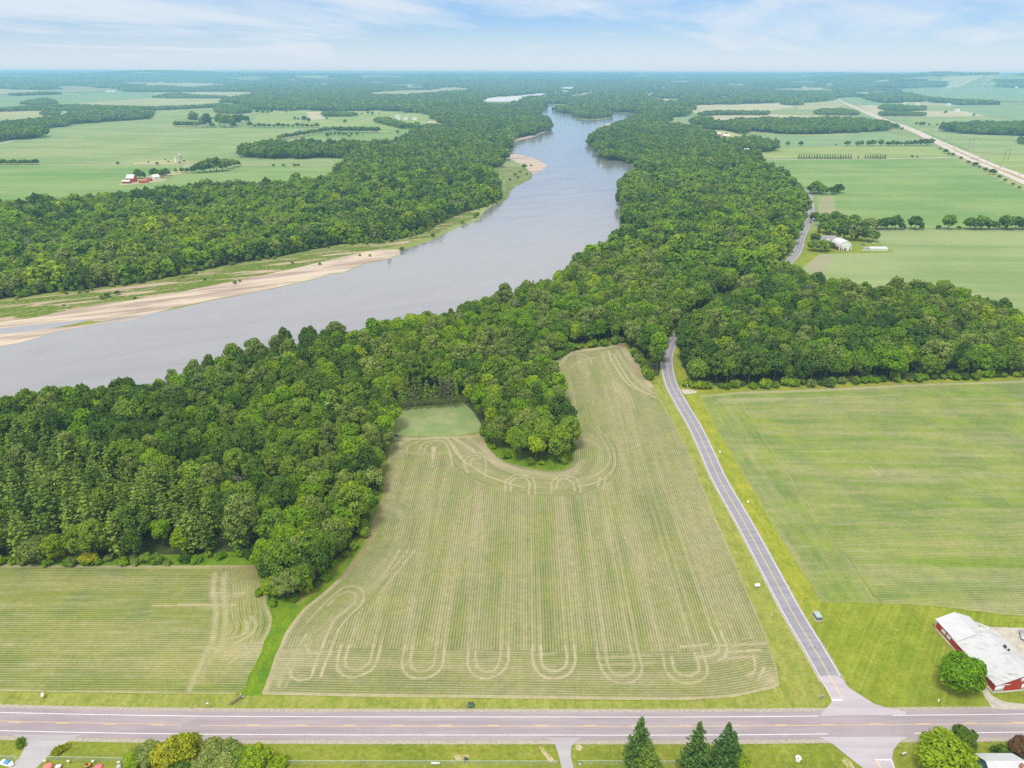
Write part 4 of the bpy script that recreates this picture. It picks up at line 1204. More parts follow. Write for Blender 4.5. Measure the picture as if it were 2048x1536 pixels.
pm = [SPEC[0][1], SPEC[1][1], SPEC[2][1], SPEC[3][1]]
for i in range(5):
    L2.append(lib(canopy_patch(700 + i, 42, 16, 6.2, 70, 1.5, pm)))
for i in range(4):
    L3.append(lib(canopy_patch(720 + i, 98, 36, 9.0, 46, 3.0, pm)))
L4 = [lib(canopy_patch(740 + i, 330, 81, 21, 40, 7.5, pm)) for i in range(3)]


def dead_geo(seed, H):
    g = np.random.default_rng(seed)
    parts = [tube((0, 0, -.3), (0.2, 0.1, H * .5), .28, .2), tube((0.2, 0.1, H * .5), (0.1, 0.3, H), .2, .05)]
    for k in range(16):
        z = H * g.uniform(.35, .95)
        an = g.uniform(0, 6.28)
        L = (H - z) * .45 + g.uniform(1, 2.4)
        e = np.array([math.cos(an) * L, math.sin(an) * L, z + L * g.uniform(.3, .9)])
        parts.append(tube((0.15, .15, z), e, .10, .03, 5))
        for q in range(3):
            m_ = np.array([.15, .15, z]) + (e - np.array([.15, .15, z])) * g.uniform(.4, .9)
            parts.append(tube(m_, m_ + g.normal(size=3) * .9 + np.array([0, 0, .7]), .05, .02, 4))
    return join(parts)


for i in range(2):
    v, f = dead_geo(50 + i, 17)
    LD.append(lib(mesh_obj("k", v, f, M_GREYBARK, link=False)))

# geometry nodes: one wood is one object, its points carry kind, size and turn
def wood_tree():
    ng = bpy.data.node_groups.new("woodland", "GeometryNodeTree")
    ng.interface.new_socket("Geometry", in_out="INPUT", socket_type="NodeSocketGeometry")
    ng.interface.new_socket("Geometry", in_out="OUTPUT", socket_type="NodeSocketGeometry")
    N, Lk = ng.nodes, ng.links
    gi, go = N.new("NodeGroupInput"), N.new("NodeGroupOutput")
    ci = N.new("GeometryNodeCollectionInfo")
    ci.inputs["Collection"].default_value = LIB
    ci.inputs["Separate Children"].default_value = True
    ci.inputs["Reset Children"].default_value = True
    ip = N.new("GeometryNodeInstanceOnPoints")
    ip.inputs["Pick Instance"].default_value = True

    def at(nm, typ):
        a = N.new("GeometryNodeInputNamedAttribute")
        a.data_type = typ
        a.inputs["Name"].default_value = nm
        return a.outputs["Attribute"]
    cx = N.new("ShaderNodeCombineXYZ")
    Lk.new(at("turn", "FLOAT"), cx.inputs[2])
    sc = N.new("ShaderNodeCombineXYZ")
    s1, s2 = at("size", "FLOAT"), at("tall", "FLOAT")
    Lk.new(s1, sc.inputs[0]); Lk.new(s1, sc.inputs[1]); Lk.new(s2, sc.inputs[2])
    Lk.new(gi.outputs[0], ip.inputs["Points"])
    Lk.new(ci.outputs[0], ip.inputs["Instance"])
    Lk.new(at("which", "INT"), ip.inputs["Instance Index"])
    Lk.new(cx.outputs[0], ip.inputs["Rotation"])
    Lk.new(sc.outputs[0], ip.inputs["Scale"])
    Lk.new(ip.outputs[0], go.inputs[0])
    return ng


WOOD = wood_tree()


def wood(name, pts, which, size, tall, turn, label, kind="stuff"):
    me = bpy.data.meshes.new(name)
    me.vertices.add(len(pts))
    me.vertices.foreach_set("co", np.asarray(pts, np.float32).ravel())
    for nm, dat in (("size", size), ("tall", tall), ("turn", turn)):
        me.attributes.new(nm, "FLOAT", "POINT").data.foreach_set("value", np.asarray(dat, np.float32))
    me.attributes.new("which", "INT", "POINT").data.foreach_set("value", np.asarray(which, np.int32))
    o = bpy.data.objects.new(name, me)
    COL.objects.link(o)
    md = o.modifiers.new("planting", "NODES")
    md.node_group = WOOD
    o["kind"] = kind
    o["label"] = label
    o["category"] = "wood"
    return o


def wrapped(kind_name, label, cat, group=None, loc=(0, 0, 0), rz=0.0):
    e = bpy.data.objects.new(kind_name, None)
    e.empty_display_size = 0.5
    COL.objects.link(e)
    e.location = loc
    e.rotation_euler = (0, 0, rz)
    e["label"] = label
    e["category"] = cat
    if group:
        e["group"] = group
    return e


def part(name, me, parent):
    o = bpy.data.objects.new(name, me)
    COL.objects.link(o)
    o.parent = parent
    return o


# ------------------------------------------------------------------ woodland outlines (photograph points on the ground)
W_RIVER = [(-700, 1127), (0, 1125), (150, 1126), (330, 1123), (420, 1114), (500, 1108), (517, 1134), (527, 1175), (548, 1196), (592, 1190), (632, 1160), (668, 1124), (700, 1092), (722, 1052), (738, 1012), (752, 970), (762, 925), (776, 872), (781, 845), (796, 822), (814, 814), (876, 810), (925, 804),
           (945, 822), (962, 850), (975, 880), (993, 900), (1018, 913), (1052, 920), (1090, 926), (1122, 924), (1138, 908), (1142, 888), (1136, 860), (1124, 822), (1112, 785), (1103, 752), (1100, 724), (1112, 710), (1150, 692), (1200, 685), (1248, 680), (1268, 702), (1288, 728), (1306, 752),
           (1318, 752), (1322, 728), (1323, 706), (1330, 684), (1345, 662), (1375, 637), (1425, 603), (1485, 568), (1535, 542), (1560, 524), (1581, 502), (1590, 474), (1599, 452), (1606, 438), (1607, 424), (1605, 408), (1598, 388), (1575, 368), (1540, 350), (1508, 328), (1480, 311), (1462, 303), (1440, 290), (1410, 272), (1380, 262), (1350, 258), (1322, 252), (1300, 243), (1275, 233)]
W_RIVER_PX = W_RIVER + [(a + (3 if i < 4 else 0), b) for i, (a, b) in enumerate(RIGHTBANK)][:-1] + [(-700, 1015)]
W_EAST = [(1382, 768), (1368, 748), (1360, 720), (1360, 694), (1375, 668), (1400, 645), (1448, 614), (1505, 580), (1550, 556), (1585, 562), (1620, 580), (1656, 590), (1724, 608), (1806, 603), (1870, 606), (1929, 622), (1998, 642), (2048, 668), (2400, 760), (2400, 730), (2048, 750), (1850, 757), (1700, 763), (1623, 768), (1536, 770), (1437, 772)]
W_WEST = [(-700, 660), (-300, 628), (0, 598), (48, 592), (103, 585), (164, 580), (239, 570), (290, 563), (342, 553), (403, 541), (478, 525), (547, 515), (602, 503), (684, 488), (759, 484), (814, 474), (850, 462), (868, 450), (900, 434), (934, 422), (960, 416), (980, 408), (994, 400), (1000, 380), (985, 362), (975, 350), (968, 338), (1000, 332), (1012, 324), (1003, 315), (1000, 308),
          (1012, 299), (1016, 287), (1034, 277), (1071, 269), (1089, 261), (1102, 246), (1097, 238), (1087, 233), (1070, 228), (1068, 224), (1080, 219), (1083, 215), (1070, 209), (1000, 208), (900, 208), (870, 225), (866, 236), (884, 248), (912, 251), (906, 258), (850, 260), (832, 272), (822, 282), (804, 292), (760, 300), (744, 312), (700, 322), (688, 340), (692, 352), (642, 372), (560, 382), (470, 386), (340, 396), (239, 408), (137, 418), (0, 426), (-300, 436), (-700, 448)]
W_SPUR = [(484, 308), (500, 300), (530, 296), (600, 296), (680, 295), (800, 292), (790, 304), (744, 314), (664, 316.5), (595, 317), (548, 317), (496, 315.5)]
W_LEFT = [(-300, 288), (0, 284), (40, 279), (60, 279), (80, 276), (88, 258), (130, 253), (140, 249), (230, 243), (298, 238), (308, 229), (300, 226), (255, 222), (210, 222), (180, 229), (150, 235), (60, 250), (0, 256), (-300, 272)]
W_MID = [(1380, 262), (1400, 253), (1440, 249), (1480, 246), (1560, 244), (1660, 244), (1720, 246), (1770, 252), (1778, 261), (1700, 266), (1620, 269), (1560, 268), (1505, 262), (1490, 268), (1450, 262), (1410, 258)]
W_HOUSE = [(1463, 292), (1480, 286), (1500, 285), (1530, 290), (1548, 297), (1545, 303), (1520, 304), (1500, 300), (1478, 304), (1468, 300)]
W_R1 = [(1886, 262), (1900, 256), (1950, 254), (2048, 252), (2300, 250), (2300, 274), (2048, 272), (1970, 270), (1930, 268)]
W_R2 = [(1756, 218), (1766, 212), (1800, 213), (1850, 217), (1852, 221), (1800, 224), (1780, 223)]
W_R3 = [(1757, 230), (1770, 226), (1790, 229), (1850, 230), (1852, 233), (1758, 233)]
W_R4 = [(2030, 286), (2048, 280), (2300, 282), (2300, 296), (2048, 291)]
W_R5 = [(1625, 229), (1640, 222), (1690, 222), (1716, 228), (1718, 231), (1660, 230.5)]
W_R6 = [(1396, 230), (1420, 226), (1500, 226), (1540, 227), (1536, 231), (1440, 231), (1400, 232)]
W_R7 = [(1376, 244), (1395, 238), (1425, 239), (1420, 244), (1385, 246)]
W_R8 = [(1785, 255), (1790, 250), (1815, 253), (1842, 270), (1840, 274), (1815, 266)]
W_L2 = [(40, 209), (60, 204), (90, 198), (112, 204), (116, 208), (80, 211)]
W_L3 = [(-200, 222), (0, 221), (60, 216), (140, 213), (250, 216), (300, 218), (400, 214), (445, 210), (440, 215), (300, 222), (160, 222), (60, 222), (0, 224), (-200, 228)]
W_L4 = [(305, 196), (330, 190), (360, 188), (400, 193), (455, 195), (448, 197), (330, 197)]
W_L5 = [(80, 231), (90, 226), (120, 226), (125, 231), (100, 232)]
W_G1 = [(640, 232), (650, 227), (700, 229), (718, 232), (700, 234), (655, 234)]
W_G2 = [(748, 245), (756, 240), (778, 241), (810, 252), (842, 252), (838, 257), (800, 258), (770, 250)]
W_G3 = [(430, 218), (440, 212), (500, 214), (504, 226), (470, 229), (430, 226)]
W_FAR = [(-500, 143.0), (0, 144.2), (1024, 146.7), (2048, 149.2), (2600, 150.5), (2600, 214), (2048, 210), (2000, 209), (1980, 210), (1910, 210), (1860, 206), (1800, 206), (1760, 206), (1720, 195), (1672, 195), (1640, 204), (1590, 214), (1560, 208), (1480, 210), (1400, 214), (1378, 220), (1372, 236), (1340, 244), (1320, 250), (1300, 240), (1276, 232), (1272, 226), (1240, 223), (1216, 221), (1200, 218.5), (1170, 215.5), (1144, 212.5), (1120, 208.5), (1100, 207), (1077, 206), (1000, 214), (900, 222),
         (866, 230), (800, 222.5), (640, 222.5), (512, 221), (500, 214), (488, 212), (456, 206), (450, 197), (515, 190), (515, 185), (420, 184), (260, 184.5), (180, 187.5), (0, 193.5), (-500, 198)]
ISLAND = [(1132, 226), (1126, 221), (1131, 218), (1150, 219), (1185, 222), (1212, 226), (1221, 231), (1219, 234), (1200, 237), (1175, 238), (1155, 233)]
SINK = GP([(790, 868), (781, 846), (796, 824), (814, 817), (876, 813), (925, 806), (944, 822), (960, 848), (960, 866)])

NOT = [g_ for g_ in FARPOLY]
LAG = [GP([(cx_ + (a_ - cx_) * 1.06, b_ + (5.5 if b_ > cy_ else -1.2)) for a_, b_ in pp]) for pp in LAGPX for cx_, cy_ in [(sum(q[0] for q in pp) / len(pp), sum(q[1] for q in pp) / len(pp))]]
LAG0 = [GP(pp) for pp in ([(955, 200), (985, 194), (1020, 192), (1060, 188), (1085, 186), (1099, 188), (1090, 193.5), (1060, 194.5), (1040, 203), (1010, 204), (975, 204)], [(1110, 178), (1147, 171), (1152, 177), (1140, 182), (1118, 180)], [(1093, 190), (1130, 186.5), (1190, 181.5), (1197, 184), (1170, 187.5), (1120, 190.5)], [(1050, 172), (1068, 170.5), (1071, 173), (1056, 173.5)])]
SIDE_C = dens(GP(SIDE_PX), 12)
HWALL = np.vstack([HW1, HW2[::-1]])
GLADES = [GP([(646, 408), (660, 414), (700, 411), (737, 404), (735, 401), (680, 400)]), GP([(878, 381), (895, 394), (926, 390), (932, 377), (905, 373)])]
FARM_CLEAR = [GP([(1405, 264), (1450, 258), (1480, 270), (1470, 282), (1440, 280), (1415, 274)]), GP([(1480, 301), (1500, 298), (1504, 304), (1484, 307)])]


ISL = GP(ISLAND)


def blocked(x, y, buf):
    b = inpoly(x, y, RIVER) & ~inpoly(x, y, ISL)
    for q in LAG + GLADES + FARM_CLEAR:
        b |= inpoly(x, y, q)
    d, _, _, _ = segdist(x, y, SIDE_C)
    b |= d < 6.2 + buf
    d2, _, _, _ = segdist(x, y, HW1)
    b |= d2 < 32 + buf
    return b


def scatter(spacing, rmin, rmax, jit=0.42, margin=0.10):
    half = math.radians(41)
    xs = np.arange(-rmax * math.sin(half), rmax * math.sin(half), spacing)
    ys = np.arange(max(60, rmin * 0.7), rmax, spacing)
    X, Y = np.meshgrid(xs, ys)
    X[1::2] += spacing / 2
    X = X + rng.uniform(-jit, jit, X.shape) * spacing
    Y = Y + rng.uniform(-jit, jit, Y.shape) * spacing
    X, Y = X.ravel(), Y.ravel()
    r = np.hypot(X, Y)
    m_ = (r >= rmin) & (r < rmax)
    X, Y = X[m_], Y[m_]
    px, py = P(X, Y)
    m_ = (px > -2048 * margin) & (px < 2048 * (1 + margin)) & (py < 1536 * 1.1)
    return X[m_], Y[m_]


WOODS = {
    "riverside_wood": ([W_RIVER_PX], "dense mixed green broadleaf wood between the near river bank and the crop fields"),
    "roadside_wood": ([W_EAST], "dense rounded broadleaf wood in the bend to the right of the side road"),
    "floodplain_wood": ([W_WEST, W_SPUR], "broad dark and mid green wood on the far bank behind the sandy shore"),
    "field_wood": ([W_LEFT], "long bluish wood along the upper edge of the pale green left field"),
    "hill_wood": ([W_MID], "low dense wood between the tan field and the blue-green field near the motorway"),
    "farm_wood": ([W_HOUSE], "small dark wood behind the white roadside house in the distance"),
    "motorway_wood": ([W_R1], "long low wood across the motorway beyond the power poles"),
    "wooded_island": ([ISLAND], "small wooded island in the far bend of the river"),
    "distant_woods": ([W_FAR, W_R2, W_R3, W_R4, W_R5, W_R6, W_R7, W_R8, W_L2, W_L3, W_L4, W_L5, W_G1, W_G2, W_G3], "far blue-green woodland reaching to the horizon between pale fields"),
}
RINGS = ((8.2, 200, 720), (10.6, 720, 1500), (36, 1500, 3800), (88, 3800, 9500), (300, 9500, 25000))
got = {k_: [] for k_ in WOODS}
for ri, (sp, r0, r1) in enumerate(RINGS):
    X, Y = scatter(sp, r0, r1)
    buf = 0 if ri < 2 else sp * 0.15
    B = blocked(X, Y, buf)
    taken = B.copy()
    for k_, (polys, _) in WOODS.items():
        ins = np.zeros(len(X), bool)
        for pp in polys:
            ins |= inpoly(X, Y, GP(pp))
        ins &= ~taken
        if k_ == "distant_woods":
            for q in NOT:
                ins &= ~inpoly(X, Y, q)
                if ri >= 2:
                    for hh in (8, 16):
                        sc_ = CAMH / (CAMH - hh)
                        ins &= ~inpoly(X * sc_, Y * sc_, q)
        if ri >= 2 and k_ != "wooded_island":
            for q in LAG + [RIVER]:
                for hh in (7, 14, 19):
                    sc_ = CAMH / (CAMH - hh)
                    ins &= ~inpoly(X * sc_, Y * sc_, q)
        if k_ in ("riverside_wood",) and ri == 0:
            ins &= ~inpoly(X, Y, SINK)
        taken |= ins
        got[k_].append((X[ins], Y[ins]))
# small far clumps are easily missed by the coarse rings: plant them tree by tree
for pp in (W_R2, W_R3, W_R4, W_R5, W_R6, W_R7, W_R8, W_L2, W_L4, W_L5, W_G1, W_G2, W_G3, W_L3):
    g_ = GP(pp)
    x0, y0 = g_.min(0); x1, y1 = g_.max(0)
    sp = 13.0
    X, Y = np.meshgrid(np.arange(x0, x1, sp), np.arange(y0, y1, sp))
    X = (X + rng.uniform(-5, 5, X.shape)).ravel(); Y = (Y + rng.uniform(-5, 5, Y.shape)).ravel()
    px, _ = P(X, Y)
    m_ = inpoly(X, Y, g_) & ~blocked(X, Y, 0) & (px > -150) & (px < 2200)
    got["distant_woods"].append((X[m_], Y[m_]))
    # the coarse patches are dropped here
for k_ in ("distant_woods",):
    for ri in (2, 3):
        X, Y = got[k_][ri]
        far = inpoly(X, Y, GP(W_FAR))
        got[k_][ri] = (X[far], Y[far])


def species(x, y, n, g):
    """dominant kinds drift across the wood"""
    a = np.sin(x / 61 + 1.1) + np.sin(y / 83 - x / 140) + np.sin((x + y) / 37 + 2)
    r_ = g.uniform(size=n)
    k = np.where(r_ < .40, 0, np.where(r_ < .60, 2, np.where(r_ < .68, 1, np.where(r_ < .86, 3, 4))))
    sw = g.uniform(size=n)
    k = np.where((a > 1.1) & (sw < .25), 1, k)
    k = np.where((a < -1.1) & (sw < .45), 2, k)
    return k


BYSP0 = {s_: [a for a, b in L0 if b == s_] for s_ in range(5)}
BYSP1 = {s_: [a for a, b in L1 if b == s_] for s_ in range(5)}
NEARSP = {s_: [i for i, q in enumerate(NEAR) if q[2] == s_] for s_ in range(5)}
PINEZONE = GP([(-700, 1122), (0, 1122), (340, 1116), (490, 1102), (470, 1060), (380, 1010), (230, 960), (120, 905), (0, 875), (-700, 870)])
DEADPINES = GP([(792, 822), (812, 790), (850, 782), (915, 785), (925, 806), (876, 812), (814, 816)])
PLANT = []   # single near trees: (distance, x, y, species or kind)
near_stuff = []
for k_, (polys, lab) in WOODS.items():
    pts, wh, si, ta, tu = [], [], [], [], []

    def put(x, y, z, w, s, h, t):
        pts.append(np.stack([x, y, z], 1)); wh.append(w); si.append(s); ta.append(h); tu.append(t)
    for ri, (X, Y) in enumerate(got[k_]):
        n = len(X)
        if n == 0:
            continue
        g = np.random.default_rng(900 + ri + len(k_))
        t = g.uniform(0, 6.283, n)
        if ri < 2:
            sp = species(X, Y, n, g)
            pz = inpoly(X, Y, PINEZONE) & (g.uniform(size=n) < (0.80 if ri == 0 else 0))
            pz |= (g.uniform(size=n) < 0.012)
            s = g.choice([.72, .86, 1.0, 1.12, 1.28, 1.45], n, p=[.12, .2, .26, .2, .14, .08]) * g.uniform(.94, 1.06, n) * (.86 if ri == 0 else 1.16)
            h = (0.42 + 0.62 * s) * g.uniform(.84, 1.18, n)
            dp = inpoly(X, Y, DEADPINES)
            dd = g.uniform(size=n) < 0.012
            if ri == 0 and k_ in ("riverside_wood", "roadside_wood"):
                for i in range(n):
                    kind_ = "pine" if pz[i] else "dead" if dd[i] else int(sp[i])
                    if dp[i]:
                        continue
                    PLANT.append((math.hypot(X[i], Y[i]), X[i], Y[i], kind_, s[i], h[i], t[i], k_))
                continue
            bs = BYSP0 if ri == 0 else BYSP1
            w = np.array([g.choice(bs[a]) for a in sp])
            w[pz] = g.choice(LP0 if ri == 0 else LP1, pz.sum())
            w[dd] = g.choice(LD, dd.sum())
            if k_ in ("field_wood", "hill_wood", "motorway_wood", "farm_wood"):
                h = h * 0.9
            put(X, Y, np.zeros(n), w, s, h, t)
        elif ri >= 5:
            sp = species(X, Y, n, g)
            w = np.array([g.choice(BYSP1[a]) for a in sp])
            put(X, Y, HT(X, Y), w, g.uniform(.9, 1.4, n), g.uniform(.7, 1.05, n), t)
        else:
            L = (None, None, L2, L3, L4)[ri]
            s0 = {2: 1.0, 3: 1.0, 4: 1.0}[ri]
            tall = {2: 1.15, 3: 0.95, 4: 0.52}[ri]
            put(X, Y, HT(X, Y) - (0 if ri < 4 else 2), g.choice(L, n), s0 * g.uniform(.95, 1.1, n), tall * g.uniform(.8, 1.15, n), np.round(t / 1.5708) * 1.5708 + g.normal(size=n) * .1)
    near_stuff.append((k_, lab, pts, wh, si, ta, tu))

FRINGE = [(-300, 622), (0, 596), (48, 590), (103, 583), (164, 578), (239, 568), (290, 561), (342, 551), (403, 539), (478, 523), (547, 513), (602, 501), (684, 487), (759, 483), (814, 473), (850, 461), (868, 449), (900, 433), (934, 421), (960, 415), (985, 405), (1002, 396)]
fl = dens(GP(FRINGE), 3.2)
fx = np.concatenate([fl[:, 0] + rng.normal(size=len(fl)) * 3.0 for _ in range(3)])
fy = np.concatenate([fl[:, 1] + rng.normal(size=len(fl)) * 5.0 - o_ for o_ in (-4, 3, 11)])
fs = np.concatenate([rng.uniform(.45, .75, len(fl)), rng.uniform(.28, .55, len(fl)), rng.uniform(.12, .34, len(fl))])
fk = rng.uniform(size=len(fx)) < np.concatenate([np.full(len(fl), .9), np.full(len(fl), .75), np.full(len(fl), .22)])
for q in near_stuff:
    if q[0] == "floodplain_wood":
        m_ = fk
        q[2].append(np.stack([fx[m_], fy[m_], np.zeros(m_.sum()) - .6], 1))
        q[3].append(np.array([rng.choice(BYSP1[int(rng.choice([0, 1, 3, 4]))]) for _ in range(m_.sum())]))
        q[4].append(fs[m_]); q[5].append(fs[m_] * rng.uniform(.7, 1.0, m_.sum())); q[6].append(rng.uniform(0, 6, m_.sum()))

# the trees that show largest become trees of their own, the rest of each near wood stays one mass
ppx, ppy = P(np.array([q[1] for q in PLANT]), np.array([q[2] for q in PLANT]))
order = sorted(range(len(PLANT)), key=lambda i: PLANT[i][0])
inview = [i for i in order if -30 < ppx[i] < 2078]
SINGLE = {"pine": [], "leaf": [], "dead": []}
for i in inview:
    kd = PLANT[i][3]
    key = kd if isinstance(kd, str) else "leaf"
    if len(SINGLE[key]) < {"pine": 60, "leaf": 235, "dead": 12}[key]:
        SINGLE[key].append(i)
chosen = set(SINGLE["pine"]) | set(SINGLE["leaf"]) | set(SINGLE["dead"])
for ks, lab, pts, wh, si, ta, tu in near_stuff:
    rest = [i for i in order if i not in chosen and PLANT[i][7] == ks]
    if rest:
        g = np.random.default_rng(5)
        pts.append(np.array([(PLANT[i][1], PLANT[i][2], 0) for i in rest]))
        wh.append(np.array([g.choice(LP0) if PLANT[i][3] == "pine" else g.choice(LD) if PLANT[i][3] == "dead" else g.choice(BYSP0[PLANT[i][3]]) for i in rest]))
        si.append(np.array([PLANT[i][4] for i in rest])); ta.append(np.array([PLANT[i][5] for i in rest])); tu.append(np.array([PLANT[i][6] for i in rest]))
    if pts:
        wood(ks, np.vstack(pts), np.concatenate(wh), np.concatenate(si), np.concatenate(ta), np.concatenate(tu), lab)
print("planted", len(PLANT), {k_: len(v_) for k_, v_ in SINGLE.items()}, sum(len(np.concatenate(q[3])) for q in near_stuff if q[3]))

# forest floor under the near woods, its colour darkened so gaps read as shade
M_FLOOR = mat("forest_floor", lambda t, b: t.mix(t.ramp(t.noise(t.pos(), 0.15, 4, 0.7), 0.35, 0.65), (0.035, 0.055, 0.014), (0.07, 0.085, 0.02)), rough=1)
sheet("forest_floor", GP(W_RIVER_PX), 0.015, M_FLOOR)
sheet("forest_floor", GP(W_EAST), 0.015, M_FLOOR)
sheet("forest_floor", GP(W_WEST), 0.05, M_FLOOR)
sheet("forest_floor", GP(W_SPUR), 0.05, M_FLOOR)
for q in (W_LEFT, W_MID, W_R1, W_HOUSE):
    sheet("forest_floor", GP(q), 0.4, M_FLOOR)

# named near trees
ORD = ["first", "second", "third", "fourth", "fifth", "sixth", "seventh", "eighth", "ninth", "tenth", "eleventh", "twelfth", "thirteenth", "fourteenth", "fifteenth", "sixteenth", "seventeenth", "eighteenth", "nineteenth", "twentieth"]
PINE_K = []
for i in range(4):
    PINE_K.append((mesh_only("crown", pine_geo(60 + i, 19 + i, 5.2 + .3 * i, 2.2, 15, 11, 12, 0.46, 0.62, 0.22), M_PINE), trunk_mesh("trunk", trunk_geo(70 + i, 21 + i, .3, 0, 1, .97))))
DEAD_K = [mesh_obj("dead_tree", *dead_geo(80 + i, 16 + i), M_GREYBARK, link=False).data for i in range(3)]
PROMZ = GP([(930, 812), (962, 760), (1060, 740), (1120, 760), (1170, 860), (1160, 930), (960, 930)])


def place_name(x, y):
    px, py = P(x, y)
    if y > 0 and inpoly(np.array([x]), np.array([y]), PROMZ)[0]:
        return "on the wooded promontory in the crop field"
    if px > 1340:
        return "in the wood right of the side road"
    if px > 1230:
        return "between the crop field and the side road"
    if py > 1060 and px > 500:
        return "at the wood's corner beside the grassy ditch"
    if px < 520 and py > 1040:
        return "along the top of the left field"
    if px < 330:
        return "in the left part of the riverside wood"
    if px < 600:
        return "in the middle of the riverside wood"
    return "in the riverside wood left of the clearing"


named = []
for key in ("leaf", "pine", "dead"):
    for i in SINGLE[key]:
        d_, x_, y_, kd, s_, h_, t_, ks = PLANT[i]
        pn = place_name(x_, y_)
        size = "tall" if h_ > 1.08 else "low" if h_ < 0.88 else "medium-sized"
        named.append((key, i, pn, size, SPEC[kd][0] if key == "leaf" else key))
classes = {}
for q in named:
    classes.setdefault((q[0], q[2], q[3] if q[0] != "dead" else "", q[4]), []).append(q)
for (key, pn, size, tint), mem in classes.items():
    mem.sort(key=lambda q: ppx[q[1]])
    for r_, q in enumerate(mem):
        i = q[1]
        d_, x_, y_, kd, s_, h_, t_, ks = PLANT[i]
        pos = "" if len(mem) == 1 else f", {ORD[min(r_, 19)]} from the left"
        if key == "leaf":
            g = random.Random(i)
            cm, tm, _, _ = NEAR[g.choice(NEARSP[kd])]
            e = wrapped("broadleaf_tree", f"{size} {tint} tree {pn}{pos}", "tree", f"{tint} broadleaf trees {pn}", (x_, y_, 0), t_)
            c_, k2 = part("crown", cm, e), part("trunk", tm, e)
            e.scale = (s_, s_, h_)
        elif key == "pine":
            cm, tm = PINE_K[i % 4]
            e = wrapped("pine_tree", f"{size} layered dark pine {pn}{pos}", "tree", f"pines {pn}", (x_, y_, 0), t_)
            part("crown", cm, e); part("trunk", tm, e)
            e.scale = (s_, s_, h_)
        else:
            o = bpy.data.objects.new("dead_tree", DEAD_K[i % 3])
            COL.objects.link(o)
            o.location = (x_, y_, 0); o.rotation_euler = (0, 0, t_)
            o["label"] = f"bare grey dead tree {pn}{pos}"
            o["category"] = "tree"
            o["group"] = "bare dead trees in the woods"

# ------------------------------------------------------------------ number words for repeats
_ONES = ["", "first", "second", "third", "fourth", "fifth", "sixth", "seventh", "eighth", "ninth"]
def nth(i):
    i += 1
    if i <= 20:
        return ORD[i - 1]
    tens = {2: "twenty", 3: "thirty", 4: "forty", 5: "fifty", 6: "sixty", 7: "seventy"}[i // 10]
    if i % 10 == 0:
        return tens[:-1] + "ieth"
    return f"{tens}-{_ONES[i % 10]}"


# ------------------------------------------------------------------ hand-placed trees and shrubs
def tree_at(px, py, R, H, sp, label, group=None, name="broadleaf_tree", cat="tree", seed=None, nq=1600, qs=0.40, z0f=0.22, material=None, spiky=0.0, nl=18, trunk=True, lob=(0.24, 0.42)):
    seed = seed if seed is not None else int(px * 7 + py * 13)
    g = G(px, py)
    z0 = H * z0f
    m = material or SPEC[sp][1]
    e = wrapped(name, label, cat, group, (g[0], g[1], 0), (seed % 63) / 10)
    part("crown" if trunk else "foliage", mesh_only("crown", crown_geo(seed, R, H - z0, z0, int(nl * 1.3), nq, qs, spiky=spiky + .1, lob=lob), m), e)
    if trunk:
        part("trunk", trunk_mesh("trunk", trunk_geo(seed + 1, H, 0.05 * R + 0.06, 4, R * .5)), e)
    else:
        part("stem", trunk_mesh("stem", trunk_geo(seed + 1, H * .8, 0.06, 4, R * .5, .7, .1)), e)
    return e


M_RED_LEAF = leaf_mat("leaves_reddish", (0.15, 0.085, 0.045), (0.22, 0.13, 0.06))
M_LIME_LEAF = leaf_mat("leaves_lime", (0.26, 0.30, 0.015), (0.36, 0.37, 0.025))
M_WILLOW = leaf_mat("leaves_willow", (0.20, 0.26, 0.065), (0.28, 0.33, 0.09))

# the clump at the wood's corner above the ditch
CL = "trees of the corner clump above the ditch"
for px, py, R, H, sp, lab in ((548, 1192, 4.2, 9, 1, "low yellowish tree at the tip of the clump beside the left field"), (578, 1197, 5.2, 13, 3, "pale green tree with a leaning bare trunk at the tip of the clump"), (604, 1186, 5.0, 14, 0, "mid green tree in the corner clump right above the ditch bend"),
                              (632, 1160, 6.2, 16, 2, "large dark rounded tree on the right flank of the corner clump"), (664, 1124, 5.6, 15, 2, "dark tree up the ditch from the corner clump"), (562, 1160, 5.6, 17, 0, "tall mid green tree in the middle of the corner clump"),
                              (595, 1150, 6.0, 18, 3, "tall pale grey-green tree crowning the corner clump"), (536, 1150, 5.4, 17, 4, "tall bright green tree on the corner clump's left edge by the bare soil"), (620, 1128, 5.6, 17, 1, "yellow-green tree behind the dark rounded one"),
                              (575, 1118, 5.4, 17, 4, "bright green tree at the back of the corner clump"), (700, 1075, 5.5, 15, 1, "yellow-green tree leaning over the grassy ditch edge"), (728, 1030, 5.4, 15, 4, "bright green tree over the upper ditch edge"), (748, 985, 5.4, 14, 3, "grey-green tree at the crop field's upper left edge"),
                              (770, 905, 5.5, 14, 3, "grey-green willow-like tree left of the clearing's lower corner"), (775, 860, 8.2, 17, 4, "broad bright green tree towering left of the clearing")):
    tree_at(px, py, R, H, sp, lab, CL, nq=2300 if R < 7 else 3600, nl=22)
for k_, (px, py, R, H, sp, w_) in enumerate(((1112, 915, 7.4, 17, 4, "broad bright green tree at the promontory's right tip"), (1072, 922, 5.0, 15, 1, "pale tall-trunked tree at the promontory's front"), (1040, 918, 5.6, 16, 0, "mid green tree at the promontory's front left"), (1135, 880, 5.6, 15, 4, "bright tree on the promontory's field side"), (990, 893, 5.5, 15, 0, "mid green tree on the promontory beside the clearing"))):
    tree_at(px, py, R, H, sp, w_, "trees on the promontory's edge", nq=2600, nl=22, z0f=.36)

